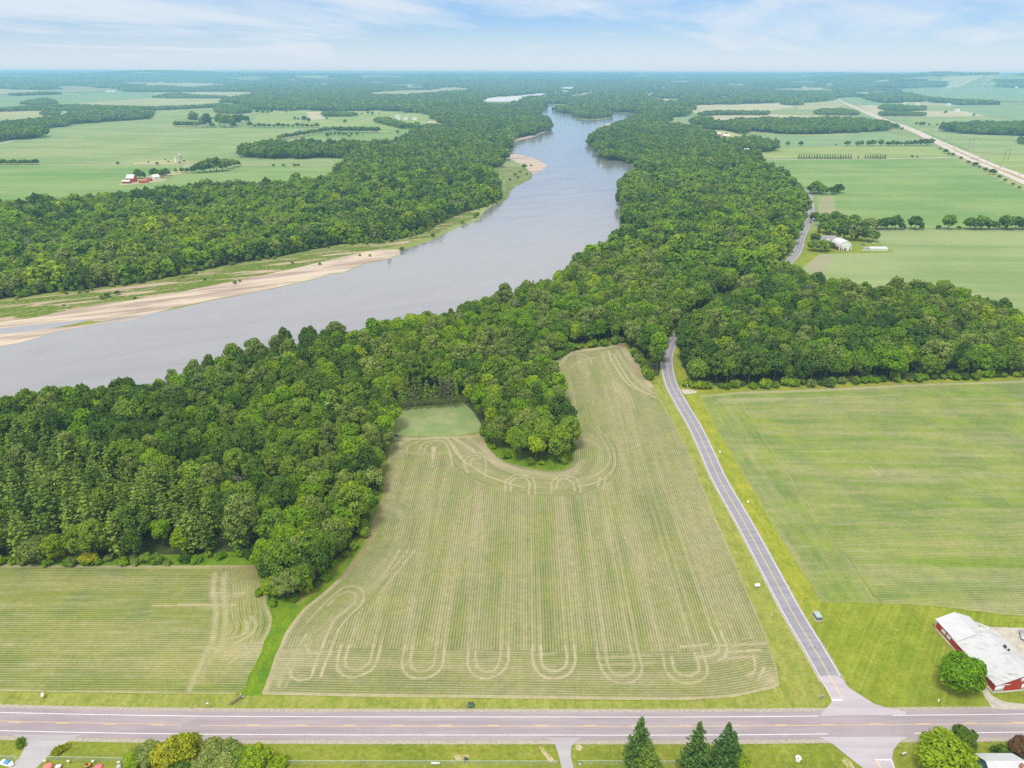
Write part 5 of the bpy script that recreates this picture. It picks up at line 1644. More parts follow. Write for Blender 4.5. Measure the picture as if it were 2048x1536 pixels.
# broad single trees near the buildings and along the bottom road
tree_at(1917, 1378, 6.9, 13.0, 4, "round bright green maple in front of the red farm sheds", nq=4200, qs=0.42, nl=26, z0f=.14, name="maple_tree", lob=(.18, .44), spiky=.12)
tree_at(1884, 1545, 7.2, 11.5, 1, "large yellow-green spiky tree left of the blue house", nq=3800, qs=0.45, nl=36, z0f=.08, spiky=.25, name="garden_tree")
tree_at(1914, 1508, 3.9, 10.5, 2, "dark narrow tree rising over the road behind the yellow-green one", nq=1900, nl=20, z0f=.1, name="garden_tree")
tree_at(2038, 1505, 3.6, 5.0, 0, "reddish brown bush at the roadside right of the blue house", nq=1500, nl=16, z0f=.05, material=M_RED_LEAF, name="bush", cat="bush", trunk=False)
for k_, (px, py, r_) in enumerate(((1990, 1504, 1.3), (2004, 1503, 1.5), (2022, 1507, 1.2))):
    tree_at(px, py, r_, r_ * 1.3, (2, 0, 1)[k_], ("small dark bush behind the blue house, left of two others", "small mid green bush behind the blue house roof", "small yellow-green bush beside the reddish one")[k_], "garden bushes behind the blue house", "bush", "bush", nq=260, qs=.3, nl=8, z0f=.05, trunk=False)
BU = "bushes along the fence at the bottom"
for px, py, R, H, m_, lab in ((378, 1520, 4.3, 9.5, M_LIME_LEAF, "tallest lime yellow tree bulging over the road edge"), (340, 1525, 4.4, 7.0, M_LIME_LEAF, "wide lime yellow bush left of the tallest lime tree"), (300, 1520, 3.6, 5.5, M_WILLOW, "pale willow-green bush at the left of the thicket"), (272, 1528, 2.6, 3.6, SPEC[1][1], "low yellow-green bush at the thicket's left end"),
                              (428, 1515, 3.8, 6.0, M_WILLOW, "pale grey-green bush right of the lime tree near the road"), (458, 1512, 3.4, 5.6, SPEC[3][1], "grey-green bush in the middle of the thicket"), (412, 1545, 4.0, 5.6, M_WILLOW, "pale willow-green bush at the bottom edge"), (452, 1548, 4.2, 5.6, M_WILLOW, "wide pale green bush at the bottom edge right of another"), (484, 1530, 3.4, 5.0, SPEC[0][1], "mid green bush between the pale ones and the feathery one"),
                              (515, 1533, 4.0, 6.5, SPEC[1][1], "feathery yellow-green bush at the right end of the thicket"), (556, 1534, 2.8, 2.6, SPEC[1][1], "low spreading bush at the fence right of the thicket"), (372, 1552, 3.6, 4.6, SPEC[2][1], "dark bush below the lime tree at the bottom edge")):
    tree_at(px, py, R, H, 0, lab, BU, "bush", "bush", nq=1700, qs=.40, nl=20, z0f=.06, material=m_, spiky=.15, trunk=False)
for k_, (px, py, R) in enumerate(((118, 1503, 1.4), (126, 1499, 1.2), (132, 1496, 1.1), (112, 1508, 1.2), (42, 1484, 1.2), (44, 1492, 1.1))):
    tree_at(px, py, R, R, 1, ("yellow weed clump" if k_ < 4 else "green weed clump") + (" beside the left driveway, " if k_ < 4 else " on the grass corner left of the driveway, ") + ("third from the road", "second from the road", "nearest the road", "farthest from the road", "upper of two", "lower of two")[k_], "weed clumps by the left driveway", "weed_clump", "weeds", nq=200, qs=.3, nl=7, z0f=.02, material=M_LIME_LEAF if k_ < 4 else SPEC[0][1], trunk=False)


def spruce_at(px, py, R, H, label, m_, seed, nwh=26):
    g = G(px, py)
    e = wrapped("spruce_tree", label, "tree", "spruces at the bottom roadside", (g[0], g[1], 0), seed)
    part("crown", mesh_only("crown", pine_geo(seed, H, R, 0.8, nwh, 13, 15, 0.36, 0.85, 0.10, 0.045), m_), e)
    part("trunk", trunk_mesh("trunk", trunk_geo(seed + 9, H, .32, 0, 1, .96)), e)


spruce_at(1274, 1532, 5.0, 19.5, "tall dark spruce at the left of the roadside spruces", M_SPRUCE, 501)
spruce_at(1292, 1552, 4.3, 14.5, "lighter shorter spruce in front of the leftmost tall one", M_PINE, 502)
spruce_at(1386, 1546, 5.5, 20.5, "tall broad spruce in the middle of the roadside group", M_SPRUCE, 503)
spruce_at(1442, 1548, 5.6, 20.5, "tall dark spruce with a ragged tip next to the middle one", M_SPRUCE, 504)
spruce_at(1458, 1530, 4.2, 13.5, "shorter bluish spruce at the right side of the group", M_SPRUCE, 505)
tree_at(1478, 1548, 3.2, 6.5, 1, "light green bush in front of the right-hand spruce", None, "bush", "bush", nq=1300, nl=14, z0f=.05, trunk=False)

# shrubs along the feet of the woods
SHR = [mesh_only("foliage", crown_geo(900 + i, 2.3, 3.6, 0.0, 9, 420, .42), SPEC[(0, 2, 4, 3, 1)[i]][1]) for i in range(5)]
SHT = trunk_mesh("stem", trunk_geo(77, 2.6, .07, 4, 1.2, .7, .1))


def hedge(line_px, step, lab, grp, jit=1.2, smin=.6, smax=1.25):
    ln = dens(GP(line_px), step)
    pts = [q + rng.normal(size=2) * jit for q in ln]
    pts.sort(key=lambda q: float(P(q[0], q[1])[0]))
    pts = [q for q in pts if -20 < float(P(q[0], q[1])[0]) < 2068]
    for i, q in enumerate(pts):
        e = wrapped("shrub", f"{lab}, {nth(i)} from the left", "shrub", grp, (q[0], q[1], 0), rng.uniform(0, 6))
        part("foliage", SHR[int(rng.integers(0, 5))], e); part("stem", SHT, e)
        s_ = rng.uniform(smin, smax)
        e.scale = (s_, s_, s_ * rng.uniform(.8, 1.3))


hedge([(-20, 1127), (150, 1128), (330, 1126), (420, 1118), (505, 1116)], 4.6, "low shrub at the foot of the pines along the left field", "shrubs under the pines")
hedge([(1376, 774), (1437, 775), (1536, 773), (1623, 771), (1700, 766), (1850, 760), (2060, 752)], 4.8, "low shrub at the foot of the right wood facing the field", "shrubs at the foot of the right wood", 1.5, .8, 1.5)
hedge([(968, 872), (985, 897), (1015, 916), (1055, 924), (1090, 929), (1125, 926), (1142, 905)], 7.5, "low shrub round the promontory's tip", "shrubs round the promontory")
hedge([(525, 1190), (545, 1204), (592, 1198), (632, 1168), (668, 1132), (702, 1098), (724, 1058), (742, 1015), (758, 968)], 4.6, "low shrub between the wood and the grassy ditch", "shrubs along the ditch edge", 1.0)
hedge([(1112, 718), (1150, 699), (1200, 691), (1246, 684)], 4.6, "low shrub at the top end of the crop field", "shrubs at the crop field's top end", 1.0, .8, 1.5)
hedge([(1268, 708), (1288, 736), (1304, 760)], 4.0, "low shrub between the field's top and the road bend", "shrubs by the road bend", 1.0, .9, 1.6)
# yellow bushes in front of the pines
tree_at(180, 1127, 3.4, 6.0, 1, "bright yellow bush before the pines along the left field", None, "bush", "bush", nq=1500, nl=16, z0f=.04, material=M_LIME_LEAF, trunk=False)
tree_at(122, 1118, 3.0, 8.5, 1, "taller yellow bush left of the bright yellow one", None, "bush", "bush", nq=1300, nl=14, z0f=.05, material=M_LIME_LEAF, trunk=False)
tree_at(75, 1122, 5.6, 11.5, 3, "round grey-green tree at the front of the left pines", None, nq=2600, nl=24, z0f=.05)

# bare pines behind the clearing
for k_, (px, py, H) in enumerate(((806, 822, 19), (818, 820, 21), (831, 819, 18), (842, 818, 21), (856, 818, 19), (872, 817, 17), (884, 817, 21), (893, 816, 20), (902, 816, 22), (911, 815, 19))):
    g_ = G(px, py)
    e = wrapped("bare_pine", f"thin half-bare pine behind the clearing, {nth(k_)} from the left", "tree", "half-bare pines behind the clearing", (g_[0], g_[1], 0), k_)
    part("crown", mesh_only("crown", pine_geo(520 + k_, H, 2.9, H * (.34 + .03 * (k_ % 3)), 11, 8, 7, .42, .5), M_DEADN if k_ in (2, 6, 7, 8) else M_PINE), e)
    part("trunk", trunk_mesh("trunk", trunk_geo(540 + k_, H, .22, 0, 1, .97), M_GREYBARK if k_ in (2, 7, 8) else M_BARK), e)

# trees standing alone and in rows among the far fields
FTK = []
for i in range(6):
    FTK.append((mesh_only("crown", crown_geo(820 + i, 6.4, 14.5, 2.2, 14, 420, .95), SPEC[(0, 2, 2, 0, 3, 2)[i]][1]), trunk_mesh("trunk", trunk_geo(840 + i, 16.5, .4, 3, 3.2))))
FPK = [(mesh_only("crown", pine_geo(860 + i, 17, 3.8, 1.2, 10, 7, 5, .9), M_SPRUCE), trunk_mesh("trunk", trunk_geo(864 + i, 17, .3, 0, 1, .95))) for i in range(2)]


def field_tree(px, py, hp, label, grp, wide=1.0, name="field_tree", conifer=False, cat="tree"):
    g_ = G(px, py)
    z_ = float(np.dot(np.array([g_[0], g_[1], -CAMH]), _f))
    H = hp * z_ / FPX
    e = wrapped(name, label, cat, grp, (g_[0], g_[1], 0), rng.uniform(0, 6))
    cm, tm = (FPK[int(rng.integers(0, 2))] if conifer else FTK[int(rng.integers(0, 6))])
    part("crown", cm, e); part("trunk", tm, e)
    s_ = H / 16.8
    w_ = s_ * wide * rng.uniform(.95, 1.2)
    e.scale = (w_, w_, s_)


def row(items, lab, grp, wide=1.0, name="field_tree", conifer=False, cat="tree"):
    items = sorted(items)
    for i, (px, py, hp) in enumerate(items):
        field_tree(px, py, hp, lab + (f", {nth(i)} from the left" if len(items) > 1 else ""), grp, wide, name, conifer, cat)


row([(1706, 459, 29), (1722, 459, 17), (1738, 459, 23), (1750, 459, 19), (1760, 459, 21), (1774, 459, 25), (1790, 459, 28), (1803, 459, 12)], "leafy tree in the left stretch of the right-hand hedgerow", "hedgerow trees right of the farm", 1.25)
row([(1829, 459, 27)], "dark round tree alone in the gap of the right hedgerow", None, 1.2)
row([(1843, 459, 8), (1876, 459, 9), (1917, 459, 7)], "low bush in the gaps of the right hedgerow", "bushes in the right hedgerow", 1.5, "bush", cat="bush")
row([(1895, 459, 30)], "tall dark tree with a pinched crown in the right hedgerow", None, 1.0)
row([(1939, 459, 24), (1950, 459, 22), (1962, 459, 27), (1976, 459, 19), (1990, 459, 17), (2004, 459, 25), (2014, 459, 28), (2030, 459, 26), (2044, 459, 22), (2058, 459, 24)], "dense dark tree in the right stretch of the right hedgerow", "dense trees at the right hedgerow's end", 1.25)
row([(1629, 442, 18), (1646, 452, 26), (1668, 446, 24), (1684, 452, 24), (1698, 456, 24), (1660, 470, 30), (1688, 478, 30), (1708, 481, 32), (1722, 482, 31), (1736, 484, 29), (1676, 462, 26), (1746, 484, 24), (1652, 466, 24)], "full green tree in the grove behind the white gable-roofed barn", "trees of the farm grove", 1.2)
row([(1637, 466, 25)], "brownish conifer at the left of the farm grove", None, .8, "conifer", True)
row([(1628, 486, 20)], "yellowish round tree by the road at the white farmhouse", None, 1.2)
row([(1626, 502, 22), (1643, 504, 24), (1654, 502, 19)], "dark round tree before the white farmhouse", "dark trees before the farmhouse", 1.25)
row([(1663, 497, 12)], "light green bush left of the arched barn", None, 1.3, "bush", cat="bush")
row([(1680, 502, 12), (1684, 502, 9), (1689, 502, 8), (1699, 502, 11)], "small dark cypress-like shrub against the barn's gable", "dark shrubs at the barn's gable", .7, "shrub", True, "shrub")
row([(1622, 387, 16), (1629, 388, 25), (1642, 389, 19), (1650, 389, 15), (1663, 389, 15), (1677, 386, 18), (1670, 388, 12), (1636, 386, 20)], "tree in the small island copse in the big right field", "trees of the small field copse", 1.2)
row([(1575, 292, 9), (1601, 292, 9), (1672, 291.5, 4), (1694, 292, 10), (1714, 292, 9), (1722, 291.5, 10), (1738, 292, 11), (1746, 292, 12), (1761, 291.5, 12), (1775, 292, 9), (1784, 292, 11), (1792, 292, 10), (1801, 291.5, 8), (1812, 292, 10), (1820, 291.5, 10), (1829, 291.5, 11), (1841, 291.5, 13), (1853, 291.5, 14), (1861, 290, 13)], "dark tree in the row between the blue-green and lime fields", "row of trees between the far right fields", 1.25)
row([(1597 + 5.2 * i, 318, 9.5) for i in range(21)] + [(1716, 318, 8)], "conifer in the longer row above the pale gravel lane", "longer conifer row above the gravel lane", 1.1, "conifer", True)
row([(1730 + 5.0 * i, 317.5, 9) for i in range(9)], "conifer in the shorter row above the pale gravel lane", "shorter conifer row above the gravel lane", 1.1, "conifer", True)
row([(1824, 316, 6), (1834, 316, 5)], "small tree right of the conifer rows on the gravel lane", "small trees on the gravel lane", 1.1)
row([(1880, 300, 5), (1890, 307, 9), (1897, 311, 6), (1905, 313, 7), (1921, 319, 6), (1936, 327, 6), (1950, 333, 9), (1958, 337, 6), (1970, 343, 8), (1984, 349, 11), (1998, 357, 7), (2010, 363, 6), (2025, 371, 6), (2038, 378, 6)], "roadside bush along the near motorway edge", "bushes along the motorway", 1.4, "bush", cat="bush")
row([(1496, 324, 15)], "dark tree beside the white roadside house's drive", None, 1.1)
row([(1517, 312, 14)], "round tree on a clear trunk in front of the white roadside house", None, 1.0)
row([(1478, 270, 8), (1488, 273, 7), (1452, 272, 6)], "small tree beside the long red barn in the distance", "trees by the long red barn", 1.2)
row([(1424, 271, 6), (1439, 271, 6)], "small conifer in front of the long red barn", "conifers by the red barn", .8, "conifer", True)
# left side
row([(352, 345, 9), (364, 346, 11), (374, 346, 10), (386, 346, 13), (398, 346, 19), (410, 345, 24), (422, 344, 27), (434, 343, 27), (446, 342, 24), (458, 338, 20), (468, 335, 17), (477, 333, 12)], "tree in the wedge-shaped copse right of the left farm", "trees of the wedge-shaped copse", 1.15)
row([(-6 + 7.2 * i, 329, 8.5 + (i % 3)) for i in range(12)], "tree in the straight row at the far left field lane", "tree row at the left field lane", 1.2)
row([(278, 358, 19), (284, 357, 15)], "round green tree behind the red sheds of the left farm", "trees behind the red sheds", 1.2)
row([(310, 354, 17), (318, 355, 15), (328, 356, 17), (334, 352, 15)], "dark tree at the white farmhouse of the left farm", "trees at the left white farmhouse", 1.2)
row([(547, 333, 5), (567, 333, 6), (589, 332.5, 5), (597, 332.5, 5)], "small bush on the middle left field lane", "bushes on the field lane", 1.6, "bush", cat="bush")
row([(236, 329, 5.5), (297, 326, 3.5), (315, 330.5, 6.5), (337, 325, 3.5), (359, 327, 4), (369, 324, 4), (331, 321, 3)], "small bush near the old silos", "bushes near the old silos", 1.5, "bush", cat="bush")
row([(389, 248, 24), (406, 255, 20), (415, 255, 27), (440, 252, 22), (449, 255, 26), (461, 255, 24), (474, 252, 22), (484, 246, 17), (494, 246, 14), (500, 254, 11)], "tall loose tree in the tree line above the left field", "tall trees above the left field", 1.0)
row([(352 + 8 * i, 254, 11) for i in range(6)] + [(425, 255, 10), (468, 255, 10)], "low tree in the dense hedge above the left field", "dense hedge above the left field", 1.3)
row([(510 + 9.5 * i, 255 - (0.4 if i % 2 else 0), 6 + (i * 7 % 4)) for i in range(14)], "small tree in the hedge below the lime pasture", "hedge below the lime pasture", 1.4)
row([(558 + 8.4 * i, 280 - 1.35 * i, 9 + (i % 3)) for i in range(14)], "tree in the slanting hedge along the left field's corner", "slanting hedge at the field corner", 1.35)
row([(676 + 7.2 * i, 265 + (.5 if i > 6 else 0), 11 + (i % 2)) for i in range(12)], "tree in the straight hedge above the small green field", "straight hedge above the small field", 1.3)
row([(515, 227, 9), (526, 228, 9), (536, 228, 8), (544, 226, 6), (573, 226, 4), (590, 240, 7), (597, 241, 6), (609, 243, 11), (618, 245, 9), (654, 239, 5), (690, 247, 8), (724, 230, 4.5), (736, 229, 7), (745, 230, 6), (759, 229, 4)], "scattered tree on the lime pasture", "scattered trees on the lime pasture", 1.1)
row([(655, 275, 9), (662, 271.5, 7), (670, 271, 7), (679, 271.5, 7), (687, 272, 8), (694, 272, 6), (703, 271.5, 6), (714, 271.5, 7), (699, 275, 5), (725, 272, 3)], "small tree in the broken row on the small green field", "broken tree row on the small field", 1.1)
row([(795, 268, 8)], "round tree alone beside the white domed sheds' field", None, 1.1)
row([(1704, 232, 7), (1890, 228, 7), (1947, 233, 6)], "tree standing alone on the far right tan and green fields", "lone trees on the far right fields", 1.0)
row([(1832, 250, 6), (1840, 252, 8), (1846, 252, 8), (1858, 252, 5), (1873, 252, 5)], "small tree beyond the motorway near the power poles", "small trees beyond the motorway", 1.1)
row([(740, 513, 5), (720, 512, 4), (640, 530, 5), (585, 528, 6), (470, 568, 7), (480, 564, 5), (215, 594, 9), (235, 590, 9), (205, 598, 8), (128, 612, 4), (270, 598, 5), (410, 561, 5), (804, 502, 8), (866, 474, 7), (925, 448, 8), (951, 436, 9), (955, 432, 8)], "small bush on the sandy far bank", "bushes on the sandy bank", 1.5, "bush", cat="bush")
row([(1048, 338, 10), (1040, 346, 5), (1030, 352, 6), (1020, 362, 5), (1036, 357, 5), (1054, 350, 4), (1062, 333, 4)], "small tree on the grassy point by the upper sandbar", "trees on the grassy point", 1.4)

# ------------------------------------------------------------------ buildings and small things
M_REDW = paint("red_boards", (0.42, 0.045, 0.03), .7, .25, .5)
M_REDW2 = paint("red_boards_faded", (0.30, 0.07, 0.05), .8, .3, .5)
M_WHITE_ROOF = paint("white_metal_roof", (0.53, 0.54, 0.555), .5, .5, .5, (.38, .39, .41), .3)
def _worn(t, b):
    p = t.pos()
    q = t.rotz(p, math.radians(-52))
    n = t.noise(t.vmul(q, (1.1, 0.16, 1)), 1.0, 5, .7)
    n2 = t.noise(p, 0.2, 4, .6)
    k = t.math("MULTIPLY", t.ramp(n, .46, .68), t.ramp(n2, .35, .62))
    return t.mix(t.math("MULTIPLY", k, .68), (0.50, 0.50, 0.51), (0.22, 0.215, 0.215))
M_WORN_ROOF = mat("worn_white_roof", _worn, rough=.6)
M_GREY_ROOF = paint("grey_shingle", (0.30, 0.285, 0.29), .9, .3, 1.5)
M_BARN_ROOF = paint("barn_roof_grey", (0.62, 0.62, 0.64), .6, .25, .4)
M_WALL_W = paint("white_siding", (0.78, 0.78, 0.77), .7, .12, .5)
M_STONE = paint("pale_foundation", (0.55, 0.53, 0.48), .9, .3, .6)
M_BLUEW = paint("blue_siding", (0.12, 0.24, 0.36), .7, .15, .8)
M_GLASS = mat("window_glass", col=(0.06, 0.08, 0.10), rough=.1, spec=.6)
M_BRICK = paint("chimney_brick", (0.34, 0.15, 0.11), .9, .3, 2)
M_CONC = paint("concrete_grey", (0.42, 0.40, 0.38), .9, .3, .4)
M_STEEL = paint("galvanised", (0.45, 0.46, 0.47), .5, .2, 2, None, .5, .5)
M_DARKM = paint("dark_metal", (0.05, 0.055, 0.06), .5, .1, 2)
M_TYRE = mat("tyre_rubber", col=(0.02, 0.02, 0.02), rough=.9)


def bx_(x0, y0, z0, x1, y1, z1):
    v = np.array([(a, b, c) for c in (z0, z1) for b in (y0, y1) for a in (x0, x1)], float)
    f = np.array([(0, 2, 3, 1), (4, 5, 7, 6), (0, 1, 5, 4), (2, 6, 7, 3), (0, 4, 6, 2), (1, 3, 7, 5)])
    return v, f


def solid(name, parts, m, parent, bevel=0.0, label=None):
    v, f = join(parts)
    o = mesh_obj(name, v, f, m, parent)
    if bevel:
        md = o.modifiers.new("edge", "BEVEL")
        md.width = bevel
        md.segments = 2
    if label:
        o["label"] = label
    return o


def prism(profile, y0, y1):
    """profile in x,z extruded along y; as polygons list"""
    n = len(profile)
    v = [(a, y0, b) for a, b in profile] + [(a, y1, b) for a, b in profile]
    f = [tuple(range(n))[::-1], tuple(range(n, 2 * n))]
    for i in range(n):
        j = (i + 1) % n
        f.append((i, j, j + n, i + n))
    f[0], f[1] = f[0][::-1], f[1][::-1]
    return v, f


def poly_part(name, geo, m, parent):
    v, f = geo
    o = mesh_obj(name, np.array(v, float), f, m, parent)
    bm_fix(o)
    return o


def bm_fix(o):
    import bmesh
    b = bmesh.new(); b.from_mesh(o.data)
    bmesh.ops.recalc_face_normals(b, faces=b.faces)
    b.to_mesh(o.data); b.free()


def prof_x(profile, x0, x1):
    """profile in y,z extruded along x"""
    n = len(profile)
    v = [(x0, a, b) for a, b in profile] + [(x1, a, b) for a, b in profile]
    f = [tuple(range(n)), tuple(range(n, 2 * n))]
    for i in range(n):
        j = (i + 1) % n
        f.append((i, j, j + n, i + n))
    return v, f


def shed(name, label, cat, p0, p1, Wd, hw, hr, mw, mr, rf=.5, oh=.45, L=None, hw2=None, base=True, group=None):
    """gabled building: ground corner p0, long side towards p1, width to the left of that direction"""
    p0, p1 = np.asarray(p0), np.asarray(p1)
    d = p1 - p0
    L = L or float(np.linalg.norm(d))
    hw2 = hw if hw2 is None else hw2
    e = wrapped(name, label, cat, group, (p0[0], p0[1], 0), math.atan2(d[1], d[0]))
    poly_part("wall", prof_x([(0, -.3), (Wd, -.3), (Wd, hw2), (Wd * rf, hr), (0, hw)], 0, L), mw, e)
    t = .16
    def slope(ya, za, yb, zb):
        dy, dz = yb - ya, zb - za
        k = oh / math.hypot(dy, dz)
        ya, za = ya - dy * k, za - dz * k
        return prof_x([(ya, za + .03), (yb, zb + .03), (yb, zb + t + .03), (ya, za + t + .03)], -oh, L + oh)
    v1, f1 = slope(0, hw, Wd * rf, hr)
    v2, f2 = slope(Wd, hw2, Wd * rf, hr)
    poly_part("roof", (v1 + v2, f1 + [tuple(i + len(v1) for i in q) for q in f2]), mr, e)
    if base:
        solid("foundation", [bx_(-.06, -.06, -.3, L + .06, Wd + .06, .75)], M_STONE, e)
    return e, L


def opening(e, name, x0, x1, z0, z1, side, Wd=0, L=0, m=M_WALL_W, glass=None):
    """a door or window standing 4 cm proud of a wall: side 'f' y=0, 'b' y=Wd, 'l' x=0, 'r' x=L"""
    t = .05
    if side == "f":
        b = bx_(x0, -t, z0, x1, .02, z1)
    elif side == "b":
        b = bx_(x0, Wd - .02, z0, x1, Wd + t, z1)
    elif side == "l":
        b = bx_(-t, x0, z0, .02, x1, z1)
    else:
        b = bx_(L - .02, x0, z0, L + t, x1, z1)
    o = solid(name, [b], m, e)
    if glass:
        k = .12
        v = b[0].copy()
        c = v.mean(0)
        h = np.abs(v - c).max(0)
        ax = 1 if side in "fb" else 0
        for a in range(3):
            if a == ax:
                v[:, a] = c[a] + np.sign(v[:, a] - c[a]) * (h[a] + .015)
            else:
                v[:, a] = c[a] + np.sign(v[:, a] - c[a]) * (h[a] - k)
        solid("pane", [(v, b[1])], glass, o)
    return o


# red farm sheds at the lower right
n0, n1 = G(1869, 1257), G(1907, 1299)
shed_n, Ln = shed("farm_shed", "red shed with a clean white metal roof beside the lawn, rear of two joined", "shed", n0, n1, 12.6, 4.2, 6.6, M_REDW, M_WHITE_ROOF, oh=.5)
for a, b in ((.30, .50), (.56, .76)):
    opening(shed_n, "window", Ln * a, Ln * b, 1.6, 3.0, "f", m=M_WALL_W)
solid("trim", [bx_(-.08, -.1, .75, .22, .2, 4.2), bx_(Ln - .22, -.1, .75, Ln + .02, .2, 4.2)], M_WALL_W, shed_n)
s0 = G(1986, 1387)
dv = (n1 - n0) / np.linalg.norm(n1 - n0)
nv = np.array([-dv[1], dv[0]])
LS = 21.5
shed_s, _ = shed("farm_shed", "long red shed with a weathered streaky white roof behind the maple, front of two joined", "shed", s0 - dv * LS + nv * 0.0, s0, 16.5, 3.9, 7.6, M_REDW, M_WORN_ROOF, rf=.62, L=LS, hw2=5.0, oh=.5)
opening(shed_s, "door", 9.6, 11.2, .75, 3.2, "r", L=LS, m=M_WALL_W)
opening(shed_s, "hay_door", 8.6, 9.9, 4.3, 5.9, "r", L=LS, m=M_WALL_W)
opening(shed_s, "gable_band", .3, 5.2, 3.3, 3.7, "r", L=LS, m=M_WALL_W)
opening(shed_s, "wall_panel", .0, 3.2, .75, 3.2, "r", L=LS, m=M_WALL_W)
solid("roof_vent", [bx_(9.0, 11.3, 7.0, 10.0, 11.7, 8.4), bx_(10.6, 11.6, 6.9, 10.9, 12.3, 7.9)], M_DARKM, shed_s)
# machinery and boards on the yard
g_ = G(2046, 1274)
e = wrapped("farm_trailer", "grey flatbed trailer with a dark frame parked on the concrete yard", "trailer", None, (g_[0], g_[1], 0), 1.1)
solid("bed", [bx_(-2.6, -1.1, .85, 2.6, 1.1, 1.05)], M_STEEL, e)
solid("frame", [bx_(-3.6, -.12, .62, 2.4, .12, .84), bx_(-2.2, -.9, .62, -2.0, .9, .84), bx_(2.0, -.9, .62, 2.2, .9, .84)], M_DARKM, e)
for sy in (-1, 1):
    for sx in (.6, 1.5):
        v, f = tube((sx, sy * .78, .36), (sx, sy * 1.04, .36), .36, .36, 12)
        solid("wheel", [(v, f)], M_TYRE, e)
g_ = G(1962, 1250)
e = wrapped("timber_pile", "pile of pale weathered boards at the lawn's end behind the sheds", "boards", None, (g_[0], g_[1], 0), -.7)
solid("board", [bx_(-2.5, -.6, 0, 2.6, -.1, .25)], M_WALL_W, e)
solid("board", [bx_(-2.0, .0, 0, 2.9, .5, .3)], M_STONE, e)
solid("board", [bx_(-2.3, -.4, .27, 1.9, .05, .5)], M_STONE, e)

# blue house at the bottom edge
b0 = G(1950, 1508, 5.4)
b1 = G(2023, 1508, 5.4)
dd = b1 - b0
Lb = float(np.linalg.norm(dd))
WB = 9.0
house, _ = shed("house", "blue-sided house with a bright white metal roof at the bottom edge", "house", b0 + np.array([dd[1], -dd[0]]) / Lb * WB, b1 + np.array([dd[1], -dd[0]]) / Lb * WB, WB, 5.4, 8.0, M_BLUEW, M_WHITE_ROOF, oh=.35)
for a, z in ((2.0, 3.3), (5.2, 3.3), (2.0, 1.0), (5.2, 1.0)):
    opening(house, "window", a, a + 1.1, z, z + 1.3, "l", m=M_WALL_W, glass=M_GLASS)
for a in (1.5, 4.5, 7.5):
    opening(house, "window", a, a + 1.1, 2.6, 3.9, "f", m=M_WALL_W, glass=M_GLASS)
solid("chimney", [bx_(Lb - 2.2, WB * .28, 6.0, Lb - 1.5, WB * .28 + .7, 9.0)], M_BRICK, house)

# farm beside the side road
def arched(name, label, p0, p1, depth, hw, top, mw, mside, mr):
    """barn with a rounded roof; gable from p0 to p1, body running away to the left"""
    p0, p1 = np.asarray(p0), np.asarray(p1)
    d = p1 - p0
    Wd = float(np.linalg.norm(d))
    e = wrapped(name, label, "barn", None, (p0[0], p0[1], 0), math.atan2(d[1], d[0]))
    prof = [(0, hw)]
    for k in range(1, 12):
        t = math.pi * k / 12
        prof.append((Wd / 2 - Wd / 2 * math.cos(t), hw + (top - hw) * math.sin(t) ** .82))
    prof.append((Wd, hw))
    v = [(a, 0, b) for a, b in [(0, -.3)] + prof + [(Wd, -.3)]]
    n = len(v)
    v += [(a, depth, b) for a, _, b in v]
    o = mesh_obj("gable_wall", np.array(v), [tuple(range(n)), tuple(range(n, 2 * n))[::-1]], mw, e)
    solid("side_wall", [bx_(-.05, .0, -.3, .1, depth, hw), bx_(Wd - .1, .0, -.3, Wd + .05, depth, hw)], mside, e)
    rp = [(Wd / 2 + (a - Wd / 2) * 1.05, b + .18) for a, b in prof]
    v = [(a, -.4, b) for a, b in rp] + [(a, depth + .4, b) for a, b in rp]
    m = len(rp)
    f = [(i, i + 1, i + 1 + m, i + m) for i in range(m - 1)]
    o = mesh_obj("roof", np.array(v), f, mr, e)
    md = o.modifiers.new("thick", "SOLIDIFY"); md.thickness = .15
    return e, Wd


ba, Wb = arched("barn", "white arch-roofed barn with a brick-red side wall on the roadside farm", G(1677, 502), G(1702, 502), 20, 4.2, 11.2, M_WALL_W, M_REDW2, M_BARN_ROOF)
solid("cupola", [bx_(Wb / 2 - .5, 13, 11.0, Wb / 2 + .5, 14, 13.2)], M_STEEL, ba)
solid("barn_door", [bx_(Wb * .40, -.06, 0, Wb * .62, .02, 3.4)], M_GREY_ROOF, ba)
fh, Lf = shed("farmhouse", "white farmhouse with a grey shingle roof beside the arched barn", "house", G(1641, 485), G(1672, 485), 10, 3.6, 7.4, M_WALL_W, M_GREY_ROOF, base=False, oh=.5)
solid("gable_wing", [bx_(3.0, -3.0, -.3, 10.0, .05, 3.6)], M_WALL_W, fh)
v, f = prism([(2.6, 3.4), (6.5, 6.9), (10.4, 3.4)], -3.4, 4)
poly_part("wing_roof", (v, f), M_GREY_ROOF, fh)
poly_part("wing_gable", prism([(3.0, 3.4), (6.5, 6.5), (10.0, 3.4)], -3.46, -3.42), M_WALL_W, fh)
for a in (4.0, 7.6, 12.5, 15.0):
    solid("window", [bx_(a, -3.05 if a < 10 else -.05, 1.0, a + 1.1, -2.98 if a < 10 else .02, 2.4)], M_GLASS, fh)
solid("chimney", [bx_(14, 4.7, 6, 14.9, 5.6, 8.9)], M_BRICK, fh)
shed("machine_shed", "long low shed with a bright white roof right of the arched barn", "shed", G(1741, 502), G(1775, 502), 11, 2.6, 3.7, M_WALL_W, M_WHITE_ROOF, base=False)
